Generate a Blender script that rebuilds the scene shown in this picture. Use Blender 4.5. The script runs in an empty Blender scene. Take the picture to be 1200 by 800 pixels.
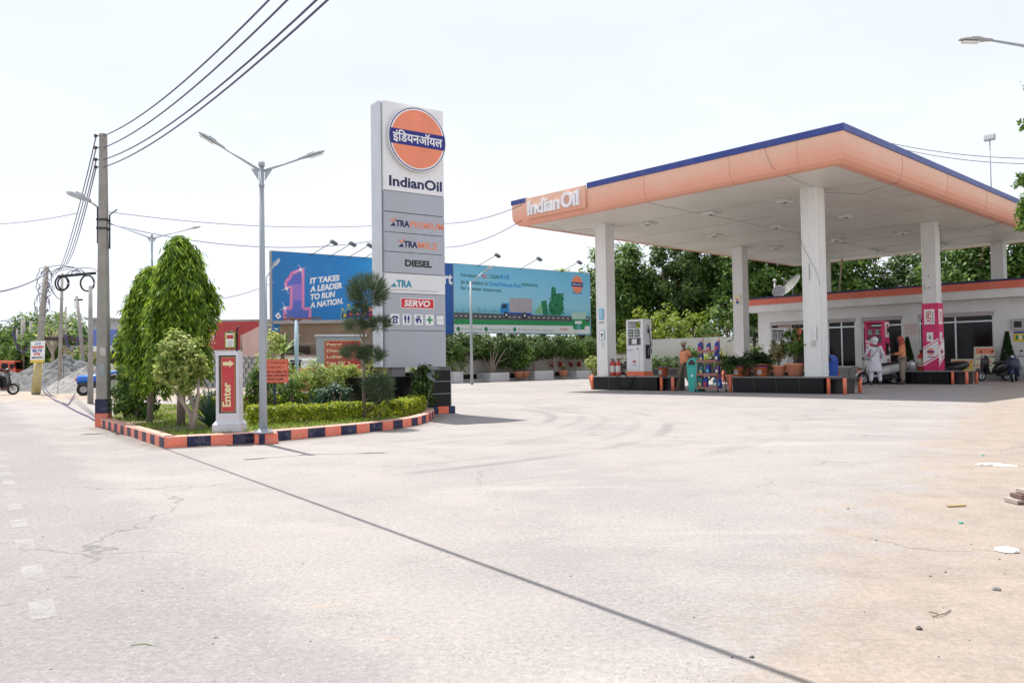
import bpy, bmesh, math, random
import numpy as np
from mathutils import Vector, Matrix
R = math.radians
SC = bpy.context.scene
COL = SC.collection

# ---------------- camera ----------------
F_PX, PITCH, ROLL, CAM_H = 927.3, .0265, .0147, 1.055
cp, sp = math.cos(PITCH), math.sin(PITCH)
FW = Vector((0, cp, sp)); UP0 = Vector((0, -sp, cp)); RT0 = Vector((1, 0, 0))
RT = RT0*math.cos(ROLL) - UP0*math.sin(ROLL)
UP = UP0*math.cos(ROLL) + RT0*math.sin(ROLL)
cam = bpy.data.cameras.new('camera'); cam_o = bpy.data.objects.new('camera', cam); COL.objects.link(cam_o)
cam.sensor_width = 36; cam.lens = 36*F_PX/1200; cam.clip_start = .05; cam.clip_end = 3000
mw = Matrix((( RT.x, UP.x, -FW.x, 0), (RT.y, UP.y, -FW.y, 0), (RT.z, UP.z, -FW.z, CAM_H), (0, 0, 0, 1)))
cam_o.matrix_world = mw
SC.camera = cam_o

# ---------------- world, sun, exposure ----------------
SUN_V = Vector((-.264, .373, 1)).normalized()          # towards the sun
elev = math.asin(SUN_V.z); azim = math.atan2(SUN_V.x, SUN_V.y)
W = bpy.data.worlds.new('World'); SC.world = W; W.use_nodes = True
wn = W.node_tree.nodes; wl = W.node_tree.links
for n in list(wn): wn.remove(n)
wo = wn.new('ShaderNodeOutputWorld'); bg = wn.new('ShaderNodeBackground'); sky = wn.new('ShaderNodeTexSky')
sky.sky_type = 'NISHITA'; sky.sun_disc = False; sky.sun_elevation = elev; sky.sun_rotation = azim
sky.air_density = 1.0; sky.dust_density = 4.0; sky.ozone_density = 1.0; sky.altitude = 200
tc = wn.new('ShaderNodeTexCoord'); mp = wn.new('ShaderNodeMapping'); mp.inputs['Scale'].default_value = (1.2, 1.2, 4.0)
nz = wn.new('ShaderNodeTexNoise'); nz.inputs['Scale'].default_value = 1.6; nz.inputs['Detail'].default_value = 7; nz.inputs['Roughness'].default_value = .55
rp = wn.new('ShaderNodeValToRGB'); rp.color_ramp.elements[0].position = .36; rp.color_ramp.elements[1].position = .66
rp.color_ramp.elements[0].color = (.78, .78, .78, 1); rp.color_ramp.elements[1].color = (.90, .90, .90, 1)
sep = wn.new('ShaderNodeSeparateXYZ'); mr = wn.new('ShaderNodeMapRange')     # the haze veil thins out high up
mr.inputs['From Min'].default_value = .05; mr.inputs['From Max'].default_value = .55
mr.inputs['To Min'].default_value = .25; mr.inputs['To Max'].default_value = -.10
ad = wn.new('ShaderNodeMath'); ad.operation = 'ADD'; ad.use_clamp = True
mx = wn.new('ShaderNodeMixRGB'); mx.inputs['Color2'].default_value = (9.4, 9.9, 10.7, 1)
wl.new(tc.outputs['Generated'], mp.inputs['Vector']); wl.new(mp.outputs['Vector'], nz.inputs['Vector'])
wl.new(nz.outputs['Fac'], rp.inputs['Fac']); wl.new(tc.outputs['Generated'], sep.inputs[0]); wl.new(sep.outputs['Z'], mr.inputs['Value'])
wl.new(rp.outputs['Color'], ad.inputs[0]); wl.new(mr.outputs['Result'], ad.inputs[1])
wl.new(sky.outputs['Color'], mx.inputs['Color1']); wl.new(ad.outputs[0], mx.inputs['Fac'])
wl.new(mx.outputs['Color'], bg.inputs['Color']); bg.inputs['Strength'].default_value = .082
wl.new(bg.outputs['Background'], wo.inputs['Surface'])
sl = bpy.data.lights.new('sun', 'SUN'); so = bpy.data.objects.new('sun', sl); COL.objects.link(so)
sl.energy = 5.0; sl.angle = R(.38); sl.color = (1, .955, .88)
so.rotation_euler = SUN_V.to_track_quat('Z', 'Y').to_euler(); so.location = (-20, 30, 60)
SC.view_settings.view_transform = 'Standard'; SC.view_settings.look = 'None'
SC.view_settings.gamma = 1; SC.view_settings.use_curve_mapping = False
SC.view_settings.exposure = .38
SC.render.engine = 'CYCLES'

# ---------------- measured ground points ----------------
def ray(x, y): return FW + RT*((x-600)/F_PX) - UP*((y-400)/F_PX)
O = Vector((0, 0, CAM_H))
def G(x, y, z=0):                       # the ground point seen at a spot of the survey photo
    v = ray(x, y); return O + v*((z-CAM_H)/v.z)
def D(x, y, Y):
    v = ray(x, y); return O + v*(Y/v.y)
AZ = .8222
SN = Vector((8.7335, 20.8891, 0)); SA = Vector((-math.cos(AZ), math.sin(AZ), 0)); SB = Vector((math.sin(AZ), math.cos(AZ), 0))
TH = math.pi/2 - AZ                      # station frame: X runs deeper into the site, Y to its left
def S(X, Y, z=0): return SN + SB*X + SA*Y + Vector((0, 0, z))
def PX(x, y, X):                         # pixel on a plane of constant station X -> (X, Y, z)
    v = ray(x, y); P = O + v*((SN+SB*X-O).dot(SB)/v.dot(SB)); d = P-SN; return Vector((X, d.dot(SA), P.z))
def PY(x, y, Y):
    v = ray(x, y); P = O + v*((SN+SA*Y-O).dot(SA)/v.dot(SA)); d = P-SN; return Vector((d.dot(SB), Y, P.z))

# ---------------- materials ----------------
MATS = {}
def mat(name, col, rough=.6, metal=0, var=.08, vscale=3.0, bump=0, bscale=40, spec=.5, dirt=None, dscale=1.5, damt=.4, emis=0, coord='Object', alpha=1, trans=0, stretch=(1, 1, 1)):
    if name in MATS: return MATS[name]
    m = bpy.data.materials.new(name); m.use_nodes = True; nt = m.node_tree; N = nt.nodes; L = nt.links
    b = N['Principled BSDF']; b.inputs['Roughness'].default_value = rough; b.inputs['Metallic'].default_value = metal
    b.inputs['Specular IOR Level'].default_value = spec
    t = N.new('ShaderNodeTexCoord'); mpp = N.new('ShaderNodeMapping'); mpp.inputs['Scale'].default_value = stretch
    L.new(t.outputs[coord], mpp.inputs['Vector'])
    n = N.new('ShaderNodeTexNoise'); n.inputs['Scale'].default_value = vscale; n.inputs['Detail'].default_value = 6; n.inputs['Roughness'].default_value = .6
    L.new(mpp.outputs['Vector'], n.inputs['Vector'])
    r = N.new('ShaderNodeValToRGB'); r.color_ramp.elements[0].position = .3; r.color_ramp.elements[1].position = .7
    c = Vector(col[:3]); a = c*(1-var); d = c*(1+var)
    r.color_ramp.elements[0].color = (*a, 1); r.color_ramp.elements[1].color = (*[min(1, q) for q in d], 1)
    L.new(n.outputs['Fac'], r.inputs['Fac']); out = r.outputs['Color']
    if dirt:
        n2 = N.new('ShaderNodeTexNoise'); n2.inputs['Scale'].default_value = dscale; n2.inputs['Detail'].default_value = 9; n2.inputs['Roughness'].default_value = .7
        L.new(mpp.outputs['Vector'], n2.inputs['Vector'])
        r2 = N.new('ShaderNodeValToRGB'); r2.color_ramp.elements[0].position = .48; r2.color_ramp.elements[1].position = .72
        r2.color_ramp.elements[0].color = (0, 0, 0, 1); r2.color_ramp.elements[1].color = (damt, damt, damt, 1)
        L.new(n2.outputs['Fac'], r2.inputs['Fac'])
        m2 = N.new('ShaderNodeMixRGB'); m2.inputs['Color2'].default_value = (*dirt, 1)
        L.new(r2.outputs['Color'], m2.inputs['Fac']); L.new(out, m2.inputs['Color1']); out = m2.outputs['Color']
    L.new(out, b.inputs['Base Color'])
    if bump:
        n3 = N.new('ShaderNodeTexNoise'); n3.inputs['Scale'].default_value = bscale; n3.inputs['Detail'].default_value = 5
        L.new(mpp.outputs['Vector'], n3.inputs['Vector'])
        bp = N.new('ShaderNodeBump'); bp.inputs['Strength'].default_value = bump; bp.inputs['Distance'].default_value = .02
        L.new(n3.outputs['Fac'], bp.inputs['Height']); L.new(bp.outputs['Normal'], b.inputs['Normal'])
    if emis: b.inputs['Emission Color'].default_value = (*col, 1); b.inputs['Emission Strength'].default_value = emis
    if trans: b.inputs['Transmission Weight'].default_value = trans; b.inputs['IOR'].default_value = 1.45
    MATS[name] = m; return m
def flat(name, col, rough=.5): return mat(name, col, rough, var=.04, vscale=6)
def leafmat(name, lo, mid, hi, trans=.35, rough=.55):
    m = bpy.data.materials.new(name); m.use_nodes = True; nt = m.node_tree; N = nt.nodes; L = nt.links
    b = N['Principled BSDF']; b.inputs['Roughness'].default_value = rough; b.inputs['Specular IOR Level'].default_value = .3
    g = N.new('ShaderNodeNewGeometry'); r = N.new('ShaderNodeValToRGB')
    r.color_ramp.elements[0].color = (*lo, 1); r.color_ramp.elements[1].color = (*hi, 1)
    e = r.color_ramp.elements.new(.5); e.color = (*mid, 1)
    L.new(g.outputs['Random Per Island'], r.inputs['Fac']); L.new(r.outputs['Color'], b.inputs['Base Color'])
    tr = N.new('ShaderNodeBsdfTranslucent'); hs = N.new('ShaderNodeHueSaturation'); hs.inputs['Value'].default_value = 1.5; hs.inputs['Hue'].default_value = .485
    L.new(r.outputs['Color'], hs.inputs['Color']); L.new(hs.outputs['Color'], tr.inputs['Color'])
    ms = N.new('ShaderNodeMixShader'); ms.inputs['Fac'].default_value = trans
    L.new(b.outputs[0], ms.inputs[1]); L.new(tr.outputs[0], ms.inputs[2]); L.new(ms.outputs[0], N['Material Output'].inputs['Surface'])
    MATS[name] = m; return m
ORANGE = mat('orange_paint', (.80, .17, .085), .55, var=.10, dirt=(.45, .32, .25), damt=.5, dscale=4)
NAVY = mat('navy_paint', (.008, .012, .07), .5, dirt=(.12, .11, .13), damt=.5, dscale=5)
WHITE = mat('white_paint', (.74, .75, .77), .5, var=.05, dirt=(.5, .47, .42), damt=.35)
STEEL = mat('grey_steel', (.36, .40, .44), .45, .2, var=.1, dirt=(.3, .29, .27), damt=.4)
GALV = mat('galvanised_steel', (.42, .45, .48), .4, .35, var=.12, vscale=8)
BLACKM = mat('black_metal', (.02, .02, .022), .45)
RUBBER = mat('rubber', (.018, .018, .018), .8)
CONC = mat('concrete', (.33, .32, .30), .85, var=.15, vscale=5, bump=.3, dirt=(.2, .19, .18), damt=.5)
GRANITE = mat('black_granite', (.006, .006, .008), .3, var=.4, vscale=60, spec=.25)
TERRA = mat('terracotta', (.64, .25, .15), .75, var=.12, vscale=10, dirt=(.45, .3, .22), damt=.4)
GLASS = mat('dark_glass', (.010, .008, .010), .12, var=.3, vscale=.8, spec=.22)
ALU = mat('aluminium', (.55, .57, .58), .35, .6)
BARK = mat('bark', (.20, .155, .115), .9, var=.3, vscale=12, bump=.6, stretch=(1, 1, .3))
BARKL = mat('pale_bark', (.36, .30, .25), .9, var=.25, vscale=14, bump=.6, stretch=(1, 1, .3))
SOIL = mat('soil', (.16, .11, .075), .95, var=.25, vscale=20, bump=.5)
WIRE = mat('cable_rubber', (.07, .06, .13), .6)
def C_(name, col, **k): return mat(name, col, k.pop('rough', .5), **k)

# ---------------- mesh builder ----------------
class MB:
    def __init__(s): s.v = []; s.f = []; s.m = []; s.mats = []; s.sm = []
    def mi(s, m):
        if m not in s.mats: s.mats.append(m)
        return s.mats.index(m)
    def add(s, vs, fs, m, smooth=False):
        k = len(s.v); s.v += [Vector(q) for q in vs]; i = s.mi(m)
        for q in fs: s.f.append([k+a for a in q]); s.m.append(i); s.sm.append(smooth)
        return s
    def box(s, c, d, m, rz=0, M=None):
        x, y, z = [q/2 for q in d]; c = Vector(c)
        vs = [Vector((a*x, b*y, e*z)) for a in (-1, 1) for b in (-1, 1) for e in (-1, 1)]
        if M is None: M = Matrix.Rotation(rz, 3, 'Z')
        return s.add([c+M@v for v in vs], [(0, 1, 3, 2), (4, 6, 7, 5), (0, 4, 5, 1), (2, 3, 7, 6), (0, 2, 6, 4), (1, 5, 7, 3)], m)
    def bx(s, x0, x1, y0, y1, z0, z1, m): return s.box(((x0+x1)/2, (y0+y1)/2, (z0+z1)/2), (x1-x0, y1-y0, z1-z0), m)
    def beam(s, p, q, w, h, m, up=Vector((0, 0, 1))):
        p = Vector(p); q = Vector(q); d = q-p; L = d.length; d.normalize()
        if abs(d.dot(up)) > .99: up = Vector((1, 0, 0))
        r = d.cross(up).normalized(); u = r.cross(d)
        return s.box((p+q)/2, (L, w, h), m, M=Matrix((d, r, u)).transposed())
    def tube(s, pts, r, m, n=8, caps=True):
        pts = [Vector(p) for p in pts]; rs = r if isinstance(r, (list, tuple)) else [r]*len(pts)
        k = len(s.v); i = s.mi(m); t0 = (pts[1]-pts[0]).normalized()
        a = t0.orthogonal().normalized()
        for j, p in enumerate(pts):
            t = (pts[min(j+1, len(pts)-1)]-pts[max(j-1, 0)]).normalized()
            a = (a - t*a.dot(t)).normalized(); b = t.cross(a)
            for q in range(n):
                w = 2*math.pi*q/n; s.v.append(p+(a*math.cos(w)+b*math.sin(w))*rs[j])
        for j in range(len(pts)-1):
            for q in range(n):
                q2 = (q+1) % n; s.f.append([k+j*n+q, k+j*n+q2, k+(j+1)*n+q2, k+(j+1)*n+q]); s.m.append(i); s.sm.append(n > 5)
        if caps:
            s.f.append([k+q for q in range(n)][::-1]); s.m.append(i); s.sm.append(False)
            e = k+(len(pts)-1)*n; s.f.append([e+q for q in range(n)]); s.m.append(i); s.sm.append(False)
        return s
    def cyl(s, p, q, r0, r1, m, n=12): return s.tube([p, q], [r0, r1], m, n)
    def lathe(s, prof, m, c=(0, 0, 0), n=20, M=None, closed=True):
        k = len(s.v); i = s.mi(m); c = Vector(c)
        for (r, z) in prof:
            for q in range(n):
                w = 2*math.pi*q/n; v = Vector((r*math.cos(w), r*math.sin(w), z)); s.v.append(c+(M@v if M else v))
        for j in range(len(prof)-1):
            for q in range(n):
                q2 = (q+1) % n; s.f.append([k+j*n+q, k+j*n+q2, k+(j+1)*n+q2, k+(j+1)*n+q]); s.m.append(i); s.sm.append(True)
        if closed:
            s.f.append([k+q for q in range(n)][::-1]); s.m.append(i); s.sm.append(False)
            e = k+(len(prof)-1)*n; s.f.append([e+q for q in range(n)]); s.m.append(i); s.sm.append(False)
        return s
    def sphere(s, c, r, m, n=14, k=9, sc=(1, 1, 1), M=None):
        prof = [(max(1e-4, math.sin(math.pi*j/k)), -math.cos(math.pi*j/k)) for j in range(k+1)]
        S3 = Matrix.Diagonal(Vector(sc)*r); M3 = (M @ S3) if M else S3
        return s.lathe(prof, m, c, n, M3, False)
    def prism(s, poly, z0, z1, m, M=None, o=(0, 0, 0)):
        n = len(poly); o = Vector(o)
        vs = [Vector((x, y, z0)) for x, y in poly]+[Vector((x, y, z1)) for x, y in poly]
        if M is not None: vs = [M@v for v in vs]
        return s.add([o+v for v in vs], [list(range(n))[::-1], [n+i for i in range(n)]]+[[i, (i+1) % n, n+(i+1) % n, n+i] for i in range(n)], m)
    def build(s, name, parent=None, loc=None, rot=None, smooth=None, bevel=0, recalc=True, label=None, solid=0):
        me = bpy.data.meshes.new(name); me.from_pydata([tuple(v) for v in s.v], [], s.f)
        for m in s.mats: me.materials.append(m)
        me.polygons.foreach_set('material_index', s.m)
        me.polygons.foreach_set('use_smooth', s.sm if smooth is None else [smooth]*len(s.f))
        if recalc:
            bm = bmesh.new(); bm.from_mesh(me); bmesh.ops.recalc_face_normals(bm, faces=bm.faces); bm.to_mesh(me); bm.free()
        me.update()
        o = bpy.data.objects.new(name, me); COL.objects.link(o)
        if parent: o.parent = parent
        if loc is not None: o.location = loc
        if rot is not None: o.rotation_euler = rot
        if bevel:
            b = o.modifiers.new('bevel', 'BEVEL'); b.width = bevel; b.segments = 2; b.limit_method = 'ANGLE'; b.angle_limit = R(40)
        if label: o['label'] = label
        return o

# a drawing frame on a flat face: x to the right, y up, depth along the outward normal
DG = None
def text_polys(txt, bold=0.0):
    cu = bpy.data.curves.new('t', 'FONT'); cu.body = txt; cu.size = 1; cu.resolution_u = 3; cu.offset = bold; cu.fill_mode = 'NONE' if False else 'BOTH'
    o = bpy.data.objects.new('t', cu); COL.objects.link(o)
    dg = bpy.context.evaluated_depsgraph_get(); dg.update()
    me = bpy.data.meshes.new_from_object(o.evaluated_get(dg))
    v = [(q.co.x, q.co.y) for q in me.vertices]; f = [list(p.vertices) for p in me.polygons]
    bpy.data.objects.remove(o); bpy.data.curves.remove(cu); bpy.data.meshes.remove(me)
    return v, f
TCACHE = {}
class Face:
    def __init__(s, mb, o, right, up=(0, 0, 1), n=None):
        s.mb = mb; s.o = Vector(o); s.r = Vector(right).normalized(); s.u = Vector(up).normalized()
        s.n = s.r.cross(s.u).normalized() if n is None else Vector(n)
    def P(s, x, y, d=0): return s.o+s.r*x+s.u*y+s.n*d
    def poly(s, pts, m, d0=0, d1=.004):
        n = len(pts); vs = [s.P(x, y, d0) for x, y in pts]+[s.P(x, y, d1) for x, y in pts]
        s.mb.add(vs, [list(range(n))[::-1], [n+i for i in range(n)]]+[[i, (i+1) % n, n+(i+1) % n, n+i] for i in range(n)], m)
    def rect(s, x0, y0, x1, y1, m, d0=0, d1=.004): s.poly([(x0, y0), (x1, y0), (x1, y1), (x0, y1)], m, d0, d1)
    def disc(s, cx, cy, r, m, d0=0, d1=.004, n=32, ry=None):
        ry = ry or r; s.poly([(cx+r*math.cos(2*math.pi*i/n), cy+ry*math.sin(2*math.pi*i/n)) for i in range(n)], m, d0, d1)
    def line(s, pts, w, m, d0=0, d1=.004):
        for (a, b), (c, e) in zip(pts[:-1], pts[1:]):
            L = math.hypot(c-a, e-b) or 1; nx, ny = -(e-b)/L*w/2, (c-a)/L*w/2
            s.poly([(a+nx, b+ny), (c+nx, e+ny), (c-nx, e-ny), (a-nx, b-ny)], m, d0, d1)
    def text(s, txt, x, y, w, h, m, d0=0, d1=.004, bold=0.0, rot=0, slant=0, shear_y=0):
        # fills the box whose lower left corner is (x, y), w wide and h high
        k = (txt, bold)
        if k not in TCACHE: TCACHE[k] = text_polys(txt, bold)
        v, f = TCACHE[k]
        if not v: return
        x0 = min(a for a, b in v); x1 = max(a for a, b in v); y0 = min(b for a, b in v); y1 = max(b for a, b in v)
        if w is None: w = h*(x1-x0)/(y1-y0)
        pts = []
        for a, b in v:
            px = (a-x0)/(x1-x0)*w; py = (b-y0)/(y1-y0)*h
            px, py = px+slant*py, py+shear_y*px
            if rot: px, py = px*math.cos(rot)-py*math.sin(rot), px*math.sin(rot)+py*math.cos(rot)
            pts.append((x+px, y+py))
        if d1-d0 < .012:
            s.mb.add([s.P(a, b, d1) for a, b in pts], f, m)
        else:
            n = len(pts); ed = {}
            for q in f:
                for i in range(len(q)):
                    e = (q[i], q[(i+1) % len(q)]); kk = tuple(sorted(e)); ed.setdefault(kk, []).append(e)
            sides = [[e[0][0], e[0][1], n+e[0][1], n+e[0][0]] for e in ed.values() if len(e) == 1]
            s.mb.add([s.P(a, b, d0) for a, b in pts]+[s.P(a, b, d1) for a, b in pts], [q[::-1] for q in f]+[[n+i for i in q] for q in f]+sides, m)

# ---------------- object helpers ----------------
def tag(o, label, cat, group=None, kind=None):
    o['label'] = label; o['category'] = cat
    if group: o['group'] = group
    if kind: o['kind'] = kind
    return o
def thing(name, label, cat, loc=(0, 0, 0), rz=0, group=None):
    o = bpy.data.objects.new(name, None); COL.objects.link(o); o.location = loc; o.rotation_euler = (0, 0, rz); o.empty_display_size = .2
    return tag(o, label, cat, group)
def struct(o, label=None, cat=None):
    o['kind'] = 'structure'
    if label: o['label'] = label
    if cat: o['category'] = cat
    return o
def kids(o): return [c for c in bpy.data.objects if c.parent == o]
def dup(root, loc, rz=0, label=None, scale=1, group=None):
    r = root.copy(); COL.objects.link(r); r.location = loc; r.rotation_euler = (0, 0, rz); r.scale = (scale,)*3 if not isinstance(scale, (tuple, list)) else scale
    if label: r['label'] = label
    if group: r['group'] = group
    for ch in kids(root):
        c = ch.copy(); COL.objects.link(c); c.parent = r
        for g in kids(ch):
            d = g.copy(); COL.objects.link(d); d.parent = c
    return r

# ---------------- foliage ----------------
def leaf_mesh(name, pos, nrm, size, mtl, parent=None, loc=None, aspect=.5, droop=None, seed=0, label=None, sizevar=.35, axis=None):
    rs = np.random.RandomState(seed); n = len(pos)
    pos = np.asarray(pos, float); nrm = np.asarray(nrm, float)
    nrm = nrm + rs.normal(0, .55, (n, 3)); nrm /= np.linalg.norm(nrm, axis=1)[:, None]+1e-9
    if axis is None: ax = rs.normal(0, 1, (n, 3))
    else: ax = np.asarray(axis, float)+rs.normal(0, .25, (n, 3))
    if droop: ax = ax*(1-droop)+np.array([0, 0, -1.])*droop
    ax -= nrm*(ax*nrm).sum(1)[:, None]*(0 if droop or axis is not None else 1)
    ax /= np.linalg.norm(ax, axis=1)[:, None]+1e-9
    sd = np.cross(nrm, ax); sd /= np.linalg.norm(sd, axis=1)[:, None]+1e-9
    L = size*(1+rs.uniform(-sizevar, sizevar, n))[:, None]; Wd = L*aspect
    up = np.cross(ax, sd)
    v = np.empty((n, 4, 3)); v[:, 0] = pos; v[:, 1] = pos+ax*L*.45+sd*Wd*.5-up*L*.06; v[:, 2] = pos+ax*L; v[:, 3] = pos+ax*L*.45-sd*Wd*.5-up*L*.06
    me = bpy.data.meshes.new(name); me.vertices.add(4*n); me.vertices.foreach_set('co', v.ravel())
    me.loops.add(4*n); me.loops.foreach_set('vertex_index', np.arange(4*n, dtype=np.int32))
    me.polygons.add(n); me.polygons.foreach_set('loop_start', np.arange(0, 4*n, 4, dtype=np.int32)); me.polygons.foreach_set('loop_total', np.full(n, 4, dtype=np.int32))
    me.update(calc_edges=True); me.materials.append(mtl)
    o = bpy.data.objects.new(name, me); COL.objects.link(o)
    if parent: o.parent = parent
    if loc is not None: o.location = loc
    if label: o['label'] = label
    return o
def clumps(center, radii, nclump, per, rc, seed=0, shell=.55, flat_=1.0, bottom=-1):
    # leaf positions gathered into clumps spread through an ellipsoid, denser towards its outside
    rs = np.random.RandomState(seed); c = np.array(center, float); rad = np.array(radii, float)
    d = rs.normal(0, 1, (nclump, 3)); d /= np.linalg.norm(d, axis=1)[:, None]
    d[:, 2] = np.where(d[:, 2] < bottom, -d[:, 2], d[:, 2])
    rr = shell+(1-shell)*rs.uniform(0, 1, nclump)**.7; rr *= rs.uniform(.82, 1.1, nclump)
    cc = c+d*rr[:, None]*rad
    P = []; Nn = []
    for i in range(nclump):
        k = int(per*rs.uniform(.5, 1.4)); q = rs.normal(0, 1, (k, 3)); q /= np.linalg.norm(q, axis=1)[:, None]
        q2 = q*(rs.uniform(0, 1, k)**.45)[:, None]*rc*rs.uniform(.6, 1.3); q2[:, 2] *= flat_
        P.append(cc[i]+q2); Nn.append(q*.6+d[i]+np.array([0, 0, .5]))
    return np.concatenate(P), np.concatenate(Nn)
def branchy(mb, base, top, r, m, lean=0, n=5, seed=0):
    rs = random.Random(seed); base = Vector(base); top = Vector(top); pts = []
    for i in range(n+1):
        t = i/n; p = base.lerp(top, t)
        if 0 < i < n: p += Vector((rs.uniform(-1, 1), rs.uniform(-1, 1), 0))*lean
        pts.append(p)
    mb.tube(pts, [r*(1-.6*i/n) for i in range(n+1)], m, 8); return pts
LF_DARK = leafmat('dark_tree_leaves', (.022, .052, .012), (.05, .105, .022), (.12, .20, .04))
LF_MID = leafmat('mid_tree_leaves', (.035, .085, .015), (.08, .165, .03), (.17, .27, .05))
LF_YEL = leafmat('yellow_green_leaves', (.08, .14, .018), (.20, .28, .035), (.38, .46, .07), .4)
LF_ASH = leafmat('drooping_leaves', (.018, .06, .006), (.13, .26, .02), (.42, .55, .07), .42, .4)
LF_VAR = leafmat('variegated_leaves', (.10, .17, .03), (.24, .33, .07), (.52, .54, .20), .4)
LF_HEDGE = leafmat('hedge_leaves', (.07, .12, .01), (.24, .31, .025), (.48, .54, .04), .4)
LF_PINE = leafmat('pine_needles', (.03, .055, .03), (.06, .10, .05), (.12, .16, .08), .2)
LF_GREY = leafmat('grey_green_leaves', (.03, .07, .05), (.05, .11, .07), (.10, .17, .10), .2)
LF_CYC = leafmat('cycad_leaves', (.012, .035, .01), (.025, .06, .015), (.05, .10, .03), .15)
LF_DRY = leafmat('dry_leaves', (.16, .15, .06), (.26, .24, .10), (.34, .30, .15), .3)
FLOWER = leafmat('pink_petals', (.55, .08, .12), (.7, .2, .22), (.8, .35, .35), .3)
# ================= GROUND =================
class NT:
    def __init__(s, m): s.nt = m.node_tree; s.N = s.nt.nodes; s.L = s.nt.links
    def n(s, t, **k):
        q = s.N.new(t)
        for a, b in k.items(): setattr(q, a, b)
        return q
    def put(s, sock, v):
        if hasattr(v, 'is_linked') or isinstance(v, bpy.types.NodeSocket): s.L.new(v, sock)
        else: sock.default_value = v
    def m(s, op, a, b=0.0, clamp=False):
        q = s.n('ShaderNodeMath', operation=op, use_clamp=clamp); s.put(q.inputs[0], a); s.put(q.inputs[1], b); return q.outputs[0]
    def noise(s, vec, scale, detail=5, rough=.55, sc=None, dist=0):
        q = s.n('ShaderNodeTexNoise'); q.inputs['Scale'].default_value = scale; q.inputs['Detail'].default_value = detail; q.inputs['Roughness'].default_value = rough; q.inputs['Distortion'].default_value = dist
        if sc:
            p = s.n('ShaderNodeMapping'); p.inputs['Scale'].default_value = sc[:3]
            if len(sc) > 3: p.inputs['Rotation'].default_value = (0, 0, sc[3])
            s.L.new(vec, p.inputs['Vector']); vec = p.outputs['Vector']
        s.L.new(vec, q.inputs['Vector']); return q.outputs['Fac']
    def ramp(s, x, a, b, lo=0.0, hi=1.0, smooth=True):
        q = s.n('ShaderNodeMapRange', interpolation_type='SMOOTHSTEP' if smooth else 'LINEAR')
        s.put(q.inputs['Value'], x); q.inputs['From Min'].default_value = a; q.inputs['From Max'].default_value = b
        q.inputs['To Min'].default_value = lo; q.inputs['To Max'].default_value = hi; return q.outputs['Result']
    def mix(s, f, a, b):
        q = s.n('ShaderNodeMixRGB'); s.put(q.inputs['Fac'], f)
        for i, v in ((1, a), (2, b)):
            if isinstance(v, tuple): q.inputs[i].default_value = (*v, 1)
            else: s.L.new(v, q.inputs[i])
        return q.outputs[0]
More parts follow.
